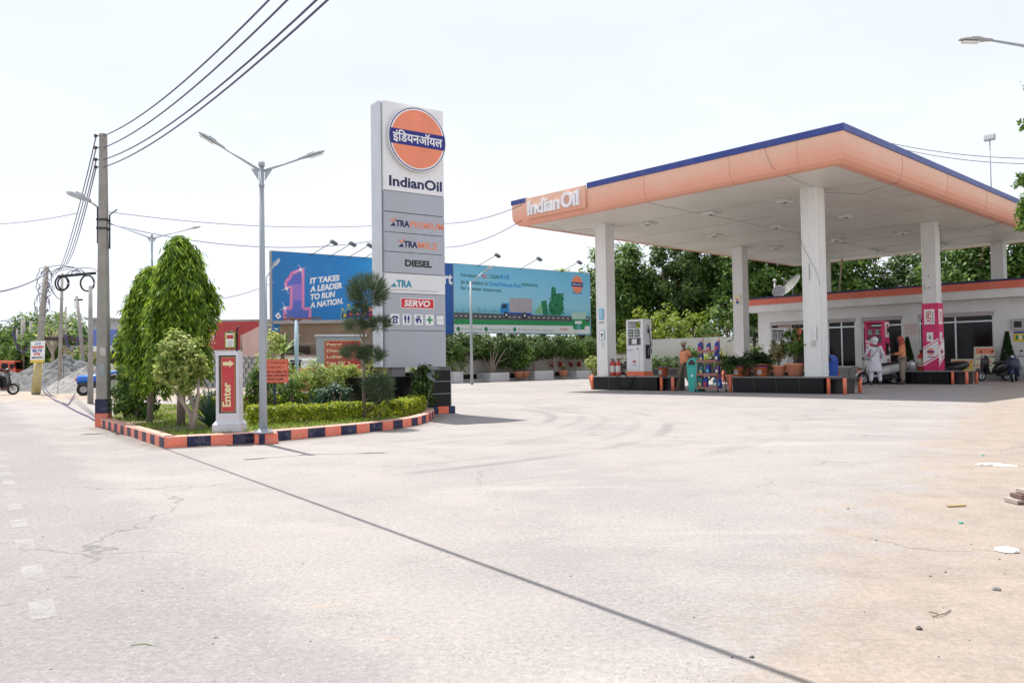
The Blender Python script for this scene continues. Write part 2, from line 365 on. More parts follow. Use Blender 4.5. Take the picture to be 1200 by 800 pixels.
def ground_material():
    m = bpy.data.materials.new('worn_concrete_and_asphalt'); m.use_nodes = True; t = NT(m); b = t.N['Principled BSDF']
    g = t.n('ShaderNodeNewGeometry'); pos = g.outputs['Position']; sp_ = t.n('ShaderNodeSeparateXYZ'); t.L.new(pos, sp_.inputs[0]); X, Y = sp_.outputs['X'], sp_.outputs['Y']
    big = t.noise(pos, .22, 5, .6); med = t.noise(pos, 1.1, 7, .62); fine = t.noise(pos, 34, 4, .7); grit = t.noise(pos, 130, 3, .8)
    streak = t.noise(pos, .9, 7, .62, (.35, 1.6, 1, R(28)), .6)
    # apron concrete, dusty and faintly pink
    c = t.mix(t.ramp(big, .35, .65), (.372, .340, .333), (.318, .298, .296))
    c = t.mix(t.ramp(med, .42, .68, 0, .6), c, (.395, .358, .350))
    c = t.mix(t.ramp(streak, .56, .72, 0, .55), c, (.46, .425, .415))
    warm = t.noise(pos, 2.4, 4, .5, (1, 2.2, 1, R(15)))
    c = t.mix(t.ramp(warm, .66, .74, 0, .35), c, (.52, .36, .24))
    # asphalt side of the line that runs along the kerb
    d = t.m('ADD', t.m('MULTIPLY', t.m('ADD', X, 4.13), .80), t.m('MULTIPLY', t.m('ADD', Y, -7.96), .56))   # signed distance, road is negative
    en = t.m('MULTIPLY', t.m('SUBTRACT', t.noise(pos, .8, 6, .65), .5), 1.7)
    road = t.ramp(t.m('ADD', d, en), .12, -.25)
    asp = t.mix(t.ramp(t.noise(pos, .5, 5), .35, .7), (.275, .260, .262), (.315, .297, .296))
    asp = t.mix(t.ramp(t.noise(pos, 3, 5, .6, (2.5, .5, 1, R(-35))), .55, .75, 0, .35), asp, (.38, .35, .335))
    c = t.mix(t.m('MULTIPLY', road, .92), c, asp)
    # white dust scattered along the seam
    seam = t.m('MULTIPLY', t.ramp(t.m('ABSOLUTE', t.m('ADD', d, en)), 1.0, .1), t.ramp(t.noise(pos, 2.2, 8, .76, (2, 1, 1, R(-35))), .60, .70))
    c = t.mix(t.m('MULTIPLY', seam, .4), c, (.54, .50, .48))
    # sandy dirt on the right hand side
    dd = t.m('SUBTRACT', t.m('MULTIPLY', t.m('ADD', X, -1.0), .79), t.m('MULTIPLY', t.m('ADD', Y, -3.1), .50))
    dn = t.m('MULTIPLY', t.m('SUBTRACT', t.noise(pos, 1.3, 10, .76), .5), 3.4)
    dirt = t.ramp(t.m('ADD', dd, dn), -.35, .45)
    dc = t.mix(t.ramp(t.noise(pos, 3.2, 8, .68), .35, .7), (.375, .318, .272), (.305, .258, .222))
    dc = t.mix(t.ramp(t.noise(pos, 1.3, 4, .5), .6, .72, 0, .35), dc, (.40, .29, .215))
    c = t.mix(t.m('MULTIPLY', dirt, .94), c, dc)
    # far dirt verge up the road on the left
    fy = t.m('MULTIPLY', t.ramp(t.m('ADD', Y, t.m('MULTIPLY', big, 14)), 30, 36), t.ramp(X, -9, -11))
    c = t.mix(t.m('MULTIPLY', fy, .8), c, (.42, .34, .27))
    # tyre marks: worn rings round the turning centre
    for (cx, cy, r, w, a) in ((-5.27, 14.37, 7.95, .13, .30), (-5.27, 14.37, 7.45, .12, .16), (-4.77, 15.32, 5.55, .14, .30), (-4.77, 15.32, 6.1, .12, .22), (-5.0, 14.9, 6.7, .10, .16), (-4.4, 15.0, 9.0, .14, .14), (-5.0, 14.2, 8.9, .12, .10)):
        vs = t.n('ShaderNodeVectorMath', operation='DISTANCE'); fl = t.n('ShaderNodeVectorMath', operation='MULTIPLY'); fl.inputs[1].default_value = (1, 1, 0)
        t.L.new(pos, fl.inputs[0]); t.L.new(fl.outputs[0], vs.inputs[0]); vs.inputs[1].default_value = (cx, cy, 0)
        q = t.m('ABSOLUTE', t.m('SUBTRACT', t.m('ADD', vs.outputs['Value'], t.m('MULTIPLY', big, .35)), r+.17))
        k = t.m('MULTIPLY', t.ramp(q, w, w*.3), t.ramp(t.noise(pos, .45, 3), .38, .6))
        k = t.m('MULTIPLY', k, t.ramp(X, -2.4, -.6)); k = t.m('MULTIPLY', k, a*1.5)
        c = t.mix(k, c, (.17, .165, .17))
    # oil stains between the pumps
    oil = t.m('MULTIPLY', t.ramp(t.noise(pos, .9, 5, .6), .52, .66), t.ramp(Y, 21, 26)); oil = t.m('MULTIPLY', oil, t.ramp(X, 1, 5))
    c = t.mix(t.m('MULTIPLY', oil, .5), c, (.14, .135, .14))
    # hairline cracks and darker worn patches
    wp = t.n('ShaderNodeVectorMath', operation='ADD'); nv = t.n('ShaderNodeTexNoise'); nv.inputs['Scale'].default_value = 1.7; nv.inputs['Detail'].default_value = 6; t.L.new(pos, nv.inputs['Vector'])
    sc_ = t.n('ShaderNodeVectorMath', operation='SCALE'); sc_.inputs['Scale'].default_value = .8; t.L.new(nv.outputs['Color'], sc_.inputs[0]); t.L.new(pos, wp.inputs[0]); t.L.new(sc_.outputs[0], wp.inputs[1])
    vc = t.n('ShaderNodeTexVoronoi', feature='DISTANCE_TO_EDGE'); vc.inputs['Scale'].default_value = .33; t.L.new(wp.outputs[0], vc.inputs['Vector'])
    ck = t.m('MULTIPLY', t.ramp(vc.outputs['Distance'], .006, .001), t.ramp(t.noise(pos, .5, 4), .48, .60)); c = t.mix(t.m('MULTIPLY', ck, .55), c, (.12, .115, .11))
    pt = t.ramp(t.noise(pos, .55, 9, .74, (1, 1.5, 1, R(-20)), .5), .50, .64); c = t.mix(t.m('MULTIPLY', pt, .24), c, (.20, .19, .19))
    sp2 = t.ramp(t.noise(pos, 14, 6, .8), .66, .74, 0, .5); c = t.mix(sp2, c, (.50, .46, .43))
    dr = t.ramp(t.noise(pos, 5.5, 3, .4), .74, .78, 0, .45); c = t.mix(dr, c, (.14, .13, .13))
    # aggregate and grit
    vor = t.n('ShaderNodeTexVoronoi'); vor.inputs['Scale'].default_value = 62; t.L.new(pos, vor.inputs['Vector'])
    ag = t.ramp(vor.outputs['Distance'], .16, .34, 1, 0)
    agm = t.m('MULTIPLY', ag, t.ramp(t.noise(pos, 1.6, 5, .6), .4, .62, .1, .9))
    agm = t.m('MULTIPLY', agm, t.ramp(dirt, 0, 1, 1, .15))
    c = t.mix(t.m('MULTIPLY', agm, .62), c, (.105, .108, .125))
    v2 = t.n('ShaderNodeTexVoronoi'); v2.inputs['Scale'].default_value = 27; t.L.new(pos, v2.inputs['Vector'])
    c = t.mix(t.m('MULTIPLY', t.ramp(v2.outputs['Distance'], .22, .10), t.ramp(dirt, 0, 1, .42, .1)), c, (.47, .45, .44))
    hs = t.n('ShaderNodeHueSaturation'); t.L.new(c, hs.inputs['Color'])
    t.L.new(t.m('ADD', t.ramp(fine, .25, .75, .72, 1.10, False), t.ramp(grit, .3, .7, -.15, .15, False)), hs.inputs['Value'])
    t.L.new(hs.outputs['Color'], b.inputs['Base Color'])
    b.inputs['Roughness'].default_value = .88; b.inputs['Specular IOR Level'].default_value = .25
    bp = t.n('ShaderNodeBump'); bp.inputs['Strength'].default_value = .55; bp.inputs['Distance'].default_value = .012
    h = t.m('ADD', t.m('MULTIPLY', fine, .7), t.m('MULTIPLY', grit, .5)); h = t.m('ADD', h, t.m('MULTIPLY', med, 1.2)); h = t.m('ADD', h, t.m('MULTIPLY', dirt, t.noise(pos, 7, 6, .7)))
    t.L.new(h, bp.inputs['Height']); t.L.new(bp.outputs['Normal'], b.inputs['Normal'])
    return m
GM = ground_material()
def sheet(name, pts, z, m):
    mb = MB(); mb.add([(x, y, z) for x, y in pts], [list(range(len(pts)))], m); return mb.build(name, recalc=False)
o = sheet('ground', [(-1500, -300), (1500, -300), (1500, 2600), (-1500, 2600)], 0, GM); struct(o)
rd = [(0.4, .9), (-.73, 2.66), (-1.49, 3.94), (-2.64, 5.81), (-4.13, 7.96), (-6.8, 11.5), (-8.6, 14.4), (-13.5, 22.5), (-34, 54), (-90, 140), (-110, 128), (-48, 50), (-28, 20), (-16, 0), (-9, -12), (6, -8)]
o = sheet('road', rd[::-1], .004, GM); struct(o)
# worn dashes of the edge line
def worn_paint():
    m = bpy.data.materials.new('worn_road_paint'); m.use_nodes = True; t = NT(m); b = t.N['Principled BSDF']; g = t.n('ShaderNodeNewGeometry')
    b.inputs['Base Color'].default_value = (.62, .60, .58, 1); b.inputs['Roughness'].default_value = .8
    n = t.noise(g.outputs['Position'], 45, 6, .8); f = t.m('MULTIPLY', t.ramp(n, .35, .60, .08, .36), t.ramp(t.noise(g.outputs['Position'], 3.5, 4, .6), .35, .6, .25, 1))
    tr = t.n('ShaderNodeBsdfTransparent'); ms = t.n('ShaderNodeMixShader'); t.L.new(f, ms.inputs[0]); t.L.new(tr.outputs[0], ms.inputs[1]); t.L.new(b.outputs[0], ms.inputs[2])
    t.L.new(ms.outputs[0], t.N['Material Output'].inputs['Surface']); return m
WP = worn_paint(); mb = MB(); dirv = Vector((-.56, .83, 0)); sd = Vector((.83, .56, 0))
P0 = Vector((-1.99, 3.37, .008))
for i in range(14):
    a = P0+dirv*(i*.78); L_ = .30
    w = .095
    mb.add([a-sd*w/2, a+sd*w/2, a+sd*w/2+dirv*L_, a-sd*w/2+dirv*L_], [(0, 1, 2, 3)], WP)
o = mb.build('road_marking', recalc=False); struct(o)

# ================= CANOPY =================
def fascia_mat():
    m = bpy.data.materials.new('faded_orange_fascia'); m.use_nodes = True; t = NT(m); b = t.N['Principled BSDF']
    tc_ = t.n('ShaderNodeTexCoord'); ob = tc_.outputs['Object']; s_ = t.n('ShaderNodeSeparateXYZ'); t.L.new(ob, s_.inputs[0])
    zz = t.m('ADD', s_.outputs['Z'], t.m('MULTIPLY', t.m('SUBTRACT', t.noise(ob, .8, 5), .5), .6))
    c = t.mix(t.ramp(zz, 6.25, 7.15), (.75, .36, .25), (.79, .50, .37))      # bleached by years of sun along the top
    c = t.mix(t.ramp(t.noise(ob, 1.2, 8, .7, (1, 1, .5)), .5, .75, 0, .45), c, (.72, .46, .36))
    st = t.ramp(t.noise(ob, 5, 6, .6, (1.6, 1.6, .12)), .60, .74, 0, .35)
    c = t.mix(st, c, (.42, .27, .2))
    t.L.new(c, b.inputs['Base Color']); b.inputs['Roughness'].default_value = .5; return m
FAS = fascia_mat()
def soffit_mat():
    m = bpy.data.materials.new('white_soffit_panels'); m.use_nodes = True; t = NT(m); b = t.N['Principled BSDF']
    tc_ = t.n('ShaderNodeTexCoord'); ob = tc_.outputs['Object']; s_ = t.n('ShaderNodeSeparateXYZ'); t.L.new(ob, s_.inputs[0])
    c = t.mix(t.ramp(t.noise(ob, .45, 6, .6), .35, .7), (.74, .71, .65), (.65, .615, .56))
    ln = t.m('PINGPONG', s_.outputs['Y'], .1); lf = t.ramp(ln, .012, .0, 0, .45)
    c = t.mix(lf, c, (.30, .28, .26))
    c = t.mix(t.ramp(t.noise(ob, 1.3, 8, .75, (1, 2.5, 1)), .55, .75, 0, .4), c, (.42, .37, .32))
    t.L.new(c, b.inputs['Base Color']); b.inputs['Roughness'].default_value = .4; return m
SOF = soffit_mat()
DARKSEAM = C_('dark_seam', (.10, .09, .085)); LAMPG = C_('lamp_glass', (.75, .76, .74), rough=.2)
BLUETRIM = mat('blue_trim', (.022, .048, .26), .4, var=.12, dirt=(.10, .12, .25), damt=.4)
CA, CB, CH_ = 12.14, 20.98, 6.2
can = thing('station_canopy', 'huge flat orange and blue canopy roof on six white columns over the fuel pumps', 'canopy', SN, TH)
mb = MB(); mb.bx(.0, CB, .0, CA, 6.2, 6.35, SOF); mb.build('soffit', can)
mb = MB()
for x in (2.9, 5.75, 8.6, 11.5, 14.4, 17.3, 19.6):      # sagging seams between panel runs
    pts = [(x+.05*math.sin(y*1.1+x), y, 6.196) for y in np.linspace(.1, CA-.1, 16)]; mb.tube(pts, .009, C_('soffit_seam', (.42, .39, .35)), 4)
mb.tube([(x, 6.4+.04*math.sin(x), 6.195) for x in np.linspace(.1, CB-.1, 20)], .011, C_('soffit_seam', (.42, .39, .35)), 4)
mb.build('panel_seam', can)
prof = [(-.13, 6.188), (.0, 6.18), (.10, 6.20), (.20, 6.28), (.26, 6.42), (.28, 6.6), (.28, 6.98)]       # outward bulge, height
def ring(e): return [(-e, -e), (CB+e, -e), (CB+e, CA+e), (-e, CA+e)]
mb = MB(); k = 0; vs = []
for e, z in prof: vs += [(x, y, z) for x, y in ring(e)]
vs += [(x, y, 6.98) for x, y in ring(.1)]; vs += [(x, y, 6.36) for x, y in ring(.1)]
n_ = len(prof)+2; fs = []
for j in range(n_-1):
    for q in range(4): fs.append((j*4+q, j*4+(q+1) % 4, (j+1)*4+(q+1) % 4, (j+1)*4+q))
mb.add(vs, fs, FAS); mb.build('fascia', can, recalc=False)
mb = MB()                                               # vertical joints of the fascia sheets, in a darker brown
for y in (1.0, 3.1, 6.2, 9.0): mb = MB(); mb.tube([(-e-.003, y, z) for e, z in prof[1:]], .004, C_('joint_brown', (.42, .25, .18)), 4); mb.build('fascia_joint', can)
for x in (3.6, 7.3, 11.2, 15.0, 18.4): mb = MB(); mb.tube([(x, -e-.003, z) for e, z in prof[1:]], .004, C_('joint_brown', (.42, .25, .18)), 4); mb.build('fascia_joint', can)
mb = MB(); e = .31
mb.bx(-e, -.02, -e, 8.62, 6.985, 7.17, BLUETRIM); mb.bx(-e, -.02, 11.65, CA+e, 6.985, 7.15, BLUETRIM)
mb.bx(-.018, CB+e, -e, -.02, 6.985, 7.17, BLUETRIM); mb.bx(CB+.02, CB+e, -.018, CA+e, 6.985, 7.15, BLUETRIM); mb.bx(-.018, CB+.018, CA+.02, CA+e, 6.985, 7.15, BLUETRIM)
mb.build('blue_trim', can)
mb = MB(); mb.bx(-.015, CB+.015, -.015, CA+.015, 6.9, 6.95, CONC); mb.build('roof_deck', can)
mb = MB(); mb.bx(-.36, -.283, 8.66, 11.60, 6.33, 7.10, FAS); mb.build('sign_panel', can, bevel=.01)
LETW = C_('white_letter_acrylic', (.84, .83, .86), rough=.3); LETS = C_('letter_side', (.35, .34, .42))
mb = MB(); f = Face(mb, (-.36, 11.55, 6.38), (0, -1, 0)); f.text('Indian', .12, .06, 1.62, .52, LETW, .0, .09, .03); f.text('Oil', 1.82, .06, .83, .55, LETW, .0, .09, .03)
mb.build('sign_lettering', can)
# recessed lights
for (x, y) in ((3.2, 8.74), (3.3, 6.07), (7.69, 8.77), (3.37, 3.33), (7.79, 6.03), (7.74, 3.27), (13.37, 3.45), (13.03, 6.09), (13.03, 8.93), (17.85, 6.32), (18.14, 3.41), (15.68, 9.04)):
    mb = MB(); mb.bx(x-.30, x+.30, y-.30, y+.30, 6.16, 6.198, C_('lamp_trim', (.62, .61, .58))); mb.bx(x-.20, x+.20, y-.20, y+.20, 6.12, 6.16, LAMPG); o = mb.build('canopy_light', can, bevel=.01)
    mb = MB(); mb.sphere((x, y, 6.12), .07, C_('lamp_bulb', (.2, .19, .18)), sc=(1, 1, .6)); mb.build('bulb', o)
# columns
def col_mat():
    m = bpy.data.materials.new('ribbed_white_cladding'); m.use_nodes = True; t = NT(m); b = t.N['Principled BSDF']
    ob = t.n('ShaderNodeTexCoord').outputs['Object']
    c = t.mix(t.ramp(t.noise(ob, 1.1, 6, .6, (1, 1, .3)), .35, .75), (.78, .78, .77), (.68, .68, .67))
    c = t.mix(t.ramp(t.noise(ob, 6, 7, .7, (1.5, 1.5, .2)), .62, .78, 0, .4), c, (.44, .41, .36))
    t.L.new(c, b.inputs['Base Color']); b.inputs['Roughness'].default_value = .45; return m
CLM = col_mat()
CW = .47; COLS = {}
for nm, (x, y) in dict(a=(2.37, 10.14), b=(2.37, 1.9), c=(11.94, 10.14), d=(11.94, 1.9), e=(20.3, 10.14), f=(20.3, 1.9)).items():
    z0 = .5 if nm in 'abcd' else 4.1
    mb = MB(); h = CW/2; mb.bx(x-h, x+h, y-h, y+h, z0-(.02 if nm in 'ef' else 0), 6.2, CLM)
    for q in (-.14, -.05, .05, .14):                     # cladding ribs
        for s1 in (-1, 1):
            mb.bx(x+s1*(h+.004)-.006, x+s1*(h+.004)+.006, y+q-.012, y+q+.012, z0, 6.19, CLM)
            mb.bx(x+q-.012, x+q+.012, y+s1*(h+.004)-.006, y+s1*(h+.004)+.006, z0, 6.19, CLM)
    for s1 in (-1, 1):
        for s2 in (-1, 1): mb.bx(x+s1*h-.02, x+s1*h+.02, y+s2*h-.02, y+s2*h+.02, z0, 6.19, CLM)
    c = mb.build('column', can); COLS[nm] = (c, x, y, h+.03)
BLK = C_('black_ink', (.02, .02, .02)); RED = C_('red_ink', (.62, .02, .03)); WIK = C_('white_ink', (.82, .82, .82)); SKYI = C_('sky_blue_ink', (.10, .42, .62)); YEL = C_('yellow_ink', (.72, .52, .06))
ORI = C_('orange_ink', (.82, .26, .15)); NVI = C_('navy_ink', (.012, .02, .20)); BLI = C_('blue_ink', (.02, .06, .40)); CREAM = C_('cream_ink', (.72, .68, .50)); GRI = C_('green_ink', (.02, .28, .10)); GREYI = C_('grey_ink', (.30, .30, .32))
def emblem(f, cx, cy, r, d, txt=False, hind=True):
    f.disc(cx, cy, r, WIK, d-.003, d, 40); f.disc(cx, cy, r*.975, NVI, d, d+.003, 40); f.disc(cx, cy, r*.945, WIK, d+.003, d+.006, 40); f.disc(cx, cy, r*.90, ORI, d+.006, d+.009, 40)
    hb = r*.23; a = math.asin(.23/.94); w = r*.945
    pts = [(cx+w*math.cos(q), cy+w*math.sin(q)) for q in np.linspace(-a, a, 5)]+[(cx-w*math.cos(q), cy-w*math.sin(q)) for q in np.linspace(-a, a, 5)]
    f.poly(pts, NVI, d+.009, d+.012)
    if hind: f.text('इंिडयनऑयल', cx-r*.86, cy-r*.19, r*1.72, r*.40, WIK, d+.012, d+.014, .02)
c, x, y, h = COLS['a']                                   # stickers on the left column
mb = MB(); f = Face(mb, (x-h, y, 0), (0, -1, 0)); f.rect(-.11, 2.62, .11, 3.02, SKYI, 0, .006)
for i in range(4): f.rect(-.08, 2.93-.08*i, .08, 2.955-.08*i, WIK, .006, .009)
f.rect(-.12, 2.48, .12, 2.53, GREYI, 0, .006); mb.build('blue_notice', c)
mb = MB(); f = Face(mb, (x-h, y, 0), (0, -1, 0)); f.rect(-.10, 1.85, .13, 2.22, SKYI, 0, .004); f.rect(-.085, 1.87, .115, 2.20, WIK, .004, .008); f.disc(0.015, 2.05, .05, BLK, .008, .011); f.rect(-.03, 1.93, .06, 1.97, BLK, .008, .011)
f.text('2', .0, 1.6, .08, .14, GREYI, 0, .006, .02); mb.build('white_notice', c)
c, x, y, h = COLS['b']
mb = MB(); f = Face(mb, (x-h, y, 0), (0, -1, 0)); f.rect(.02, 1.58, .16, 1.98, GREYI, 0, .003); f.rect(.028, 1.588, .152, 1.972, WIK, .003, .007)
for i in range(6): f.rect(.05, 1.9-.05*i, .13, 1.91-.05*i, GREYI, .007, .009)
mb.build('paper_notice', c); mb = MB(); mb.bx(x-h-.03, x-h, y-.10, y+.02, 1.42, 1.54, C_('switch_box', (.52, .50, .47))); mb.build('switch_box', c)
c, x, y, h = COLS['c']
mb = MB(); f = Face(mb, (x-h, y, 0), (0, -1, 0)); f.rect(-.20, 3.55, .16, 4.02, CREAM, 0, .006); f.poly([(-.12, 3.9), (-.02, 3.68), (.08, 3.92), (-.01, 3.78)], RED, .006, .009); f.disc(-.01, 3.66, .07, BLI, .009, .012); mb.build('picture_notice', c)
mb = MB()
for i, z in enumerate((3.1, 2.85, 2.55, 2.4, 2.1, 1.9)): Face(mb, (x-h, y, 0), (0, -1, 0)).text('PAY HERE'[i], -.05, z-.2, .09, .12, RED if i % 2 else GREYI, 0, .005)
mb.build('painted_letters', c) if False else None
PINK = mat('magenta_wrap', (.62, .012, .13), .35, var=.1)
c, x, y, h = COLS['d']
mb = MB(); h2 = h+.02; mb.bx(x-h2, x+h2, y-h2, y+h2, .52, 3.08, PINK)
for side in range(2):
    f = Face(mb, (x-h2, y, 0), (0, -1, 0)) if side == 0 else Face(mb, (x, y-h2, 0), (1, 0, 0))
    f.rect(-.20, 2.28, .17, 2.85, WIK, 0, .006); f.text('XP95', .06, 2.34, .44, .19, RED, .006, .009, .02, rot=math.pi/2); f.text('XP95', .145, 2.34, .40, .06, BLK, .006, .009, .0, rot=math.pi/2)
    f.rect(-.13, 1.62, .10, 1.97, WIK, 0, .006); f.rect(-.05, 1.7, .03, 1.86, GREYI, .006, .009)
    f.poly([(-.28, .68), (.28, 1.02), (.28, 1.75), (-.28, 1.40)], WIK, 0, .006); f.line([(-.28, .76), (.28, 1.10)], .04, PINK, .006, .009); f.line([(-.28, 1.32), (.28, 1.67)], .03, PINK, .006, .009)
    emblem(f, 0, 1.23, .135, .011, hind=False); f.rect(-.12, 1.02, .12, 1.05, NVI, .006, .009)
mb.build('magenta_wrap', c)
# loose cables hung on the columns and the fascia
mb = MB()
c, x, y, h = COLS['b']; 
mb.tube([(x-h-.01, y+.3*math.cos(a), 4.9-.55*a) for a in np.linspace(0, 3.1, 10)], .005, WIRE, 5)
mb.tube([(x-h-.01, y+.02, z) for z in (3.9, 3.7, 3.4)], .008, WIRE, 5); mb.build('hanging_cable', c)
c, x, y, h = COLS['d']; mb = MB()
mb.tube([(x+.1, y-h-.02, 6.15), (x+.2, y-h-.05, 5.6), (x+.24, y-h-.04, 5.2), (x+.1, y-h-.02, 4.9)], .009, WIRE, 5); mb.tube([(x-h-.02, y, 4.1), (x-h-.35, y-.1, 4.14)], .012, BLACKM, 5); mb.build('hanging_cable', c)
mb = MB(); mb.tube([(x-h-.3, y, 3.75), (x-h, y, 3.68)], .03, GALV, 8); mb.sphere((x-h-.32, y, 3.7), .08, C_('camera_shell', (.6, .6, .6))); mb.build('camera_bracket', c)
mb = MB()
mb.tube([(-.33, 1.95, 7.1), (-.33, 1.9, 6.8), (-.30, 1.75, 6.4), (-.1, 1.6, 6.22), (1.2, 1.55, 6.12), (2.1, 1.7, 6.15)], .005, WIRE, 5); mb.build('fascia_cable', can)
mb = MB(); mb.tube([(.6, 11.2, 6.18), (1.2, 11.0, 5.95), (2.1, 10.45, 6.1)], .005, WIRE, 5); mb.tube([(2.6, 1.8, 6.1), (3.2, .8, 5.95), (3.6, -.2, 6.2)], .005, WIRE, 5); mb.tube([(12.1, 1.7, 6.1), (13, .9, 5.85), (13.9, -.2, 6.2)], .006, WIRE, 5); mb.build('soffit_cable', can)
# floodlight mast on the canopy roof
q = PY(1174, 235, 0.0); fx = q.x
fl = thing('floodlight_mast', 'thin floodlight mast rising above the right side of the canopy roof', 'floodlight', S(fx, .35, 6.95), TH)
mb = MB(); mb.tube([(0, 0, 0), (0, 0, 2.5)], .022, GALV, 8); mb.build('pole', fl)
mb = MB(); mb.box((0, 0, 2.6), (.16, .38, .22), STEEL, M=Matrix.Rotation(R(18), 3, 'Y')); mb.build('lamp_head', fl, bevel=.01)

# ================= STATION BUILDING =================
WALLM = mat('white_wall_plaster', (.70, .70, .69), .75, var=.06, vscale=1.5, bump=.1, dirt=(.52, .50, .46), damt=.35, dscale=.9)
bd = thing('station_building', 'low white sales building with orange and blue roof band behind the pumps', 'building', SN, TH)
FX = 18.5
mb = MB(); ops = [(-4.2, -1.6), (1.67, 4.79), (5.52, 7.45), (7.75, 9.2), (9.95, 12.35)]     # openings along Y
prev = -9.0
for a, b_ in ops+[(13.05, 13.05)]:
    mb.bx(FX, FX+.25, prev, a, 0.0, 3.0, WALLM); prev = b_
mb.bx(FX, FX+.25, -9, 13.05, 3.0, 3.55, WALLM)
mb.bx(FX+.25, FX+7, 12.8, 13.05, 0, 3.55, WALLM); mb.bx(FX+.25, FX+7, -9, -8.75, 0, 3.55, WALLM); mb.bx(FX+7, FX+7.25, -9, 13.05, 0, 3.55, WALLM)
mb.build('wall', bd)
mb = MB(); mb.bx(FX+.0, FX+7, -8.9, 13.0, .0, .55, C_('floor_plinth', (.30, .30, .30))); mb.bx(FX+3.2, FX+3.3, -8.7, 12.8, .5, 3.4, C_('inner_wall', (.30, .27, .25))); mb.build('floor', bd)
mb = MB(); mb.bx(FX-.5, FX+7.4, -9.3, 13.42, 3.552, 3.95, WALLM); mb.bx(FX-.52, FX-.02, -9.3, 13.44, 3.953, 4.26, ORANGE) if False else None; mb.build('roof_slab', bd)
mb = MB(); OB = mat('orange_roof_band', (.66, .15, .09), .5, var=.08, dirt=(.42, .25, .2), damt=.4)
mb.bx(FX-.54, FX+7.44, -9.34, 13.45, 3.93, 4.25, OB); mb.build('orange_band', bd)
mb = MB(); mb.bx(FX-.56, FX+7.46, -9.36, 13.47, 4.253, 4.34, NAVY); mb.build('blue_band', bd)
mb = MB(); mb.bx(FX+.6, FX+6.8, -8.6, 12.6, 4.343, 4.38, CONC); mb.build('roof_surface', bd)
for a, b_ in ops:
    w_ = mb = MB(); z0 = .58
    fr = ALU if a > 1 else ALU
    mb.bx(FX+.10, FX+.16, a+.01, b_-.01, z0, 2.99, GLASS); g_ = mb.build('shopfront_glazing', bd)
    mb = MB(); mid = (a+b_)/2
    for yy in (a+.04, mid, b_-.04): mb.bx(FX+.06, FX+.19, yy-.035, yy+.035, z0, 2.985, ALU)
    mb.bx(FX+.05, FX+.2, a+.005, b_-.005, 2.55, 2.62, ALU); mb.bx(FX+.05, FX+.2, a+.005, b_-.005, z0-.02, z0+.06, ALU); mb.build('glazing_frame', g_)
    mb = MB(); mb.bx(FX-.03, FX+.09, a+.02, b_-.02, 2.82, 2.99, C_('shutter_box', (.42, .39, .38))); mb.build('shutter_box', bd)
mb = MB(); mb.bx(FX+.02, FX+.07, 10.6, 11.0, 1.9, 2.62, ORANGE); mb.bx(FX+.02, FX+.07, 11.1, 11.9, 2.62, 2.8, C_('poster_brown', (.30, .22, .18))); mb.build('window_poster', bd)
# forecourt step in front of the building
mb = MB(); mb.bx(17.3, FX-.002, -9, 12.9, 0.0, .30, C_('step_grey', (.30, .30, .295), bump=.2)); o = mb.build('step', bd, bevel=.02)
o = thing('wall_notice', 'white painted rules notice with red lettering on the wall between shop doors', 'sign', S(FX, 5.14, 0), TH)
mb = MB(); f = Face(mb, (0, 0, 0), (0, -1, 0)); f.rect(-.30, 2.02, .34, 2.62, C_('notice_board', (.62, .61, .58)), .003, .02); mb.build('board', o)
mb = MB(); f = Face(mb, (0, 0, 0), (0, -1, 0))
for i, s_ in enumerate(('NO PARKING', 'IN FRONT', 'OF OFFICE', 'NO SMOKING')): f.text('▬▬ ▬ ▬▬▬' if False else s_, -.24, 2.50-.125*i, .5, .06, RED, .02, .024)
mb.build('lettering', o)
o = thing('meter_box', 'grey square window unit set in the white wall far right', 'box', S(FX, .72, 2.37), TH)
mb = MB(); mb.bx(-.12, -.003, -.26, .26, -.24, .24, C_('box_grey', (.40, .41, .42))); mb.build('casing', o, bevel=.01); mb = MB(); mb.bx(-.135, -.12, -.14, .14, -.13, .13, BLK); mb.build('grille', o)
o = thing('yellow_wall_poster', 'yellow printed poster under the grey box on the white wall', 'poster', S(FX, .62, 1.85), TH)
mb = MB(); f = Face(mb, (0, 0, 0), (0, -1, 0)); f.rect(-.30, -.22, .34, .22, YEL, .003, .012); f.rect(-.3, .14, .34, .22, BLI, .012, .016)
for i in range(4): f.rect(-.22+.13*i, -.12, -.13+.13*i, .06, WIK if i % 2 else GRI, .012, .016)
mb.build('sheet', o)
# notice boards leaning on the step
def leaning(name, label, px, X, w, h, body, hd):
    q = PX(px[0], px[1], X); t_ = thing(name, label, 'sign', S(X, q.y, .30), TH)
    mb = MB(); M = Matrix.Rotation(R(9), 3, 'Y'); mb.box((0, 0, h/2), (.04, w, h), C_('board_frame', (.55, .53, .46)), M=M)
    bd_ = mb.build('board', t_); mb = MB(); f = Face(mb, Vector((-.021, 0, h/2)), (0, -1, 0)); up = M@Vector((0, 0, 1)); f.u = up; f.n = f.r.cross(up); f.o = Vector((0, 0, h/2))+f.n*.021
    f.rect(-w/2+.05, -h/2+.05, w/2-.05, h/2-.05, body, 0, .004); f.rect(-w/2+.08, h/2-.28*h, w/2-.06, h/2-.07, hd, .004, .008)
    for i in range(4):
        for j in range(3): f.rect(-w*.4+j*w*.27, -h*.38+i*h*.13, -w*.4+j*w*.27+w*.22, -h*.38+i*h*.13+h*.05, (GREYI, hd, CREAM)[(i+j) % 3], .004, .007)
    mb.build('printed_sheet', t_)
leaning('notice_board', 'wide yellow and orange printed board leaning low against the shop glass', (1128, 430), 18.05, .95, .62, YEL, ORI)
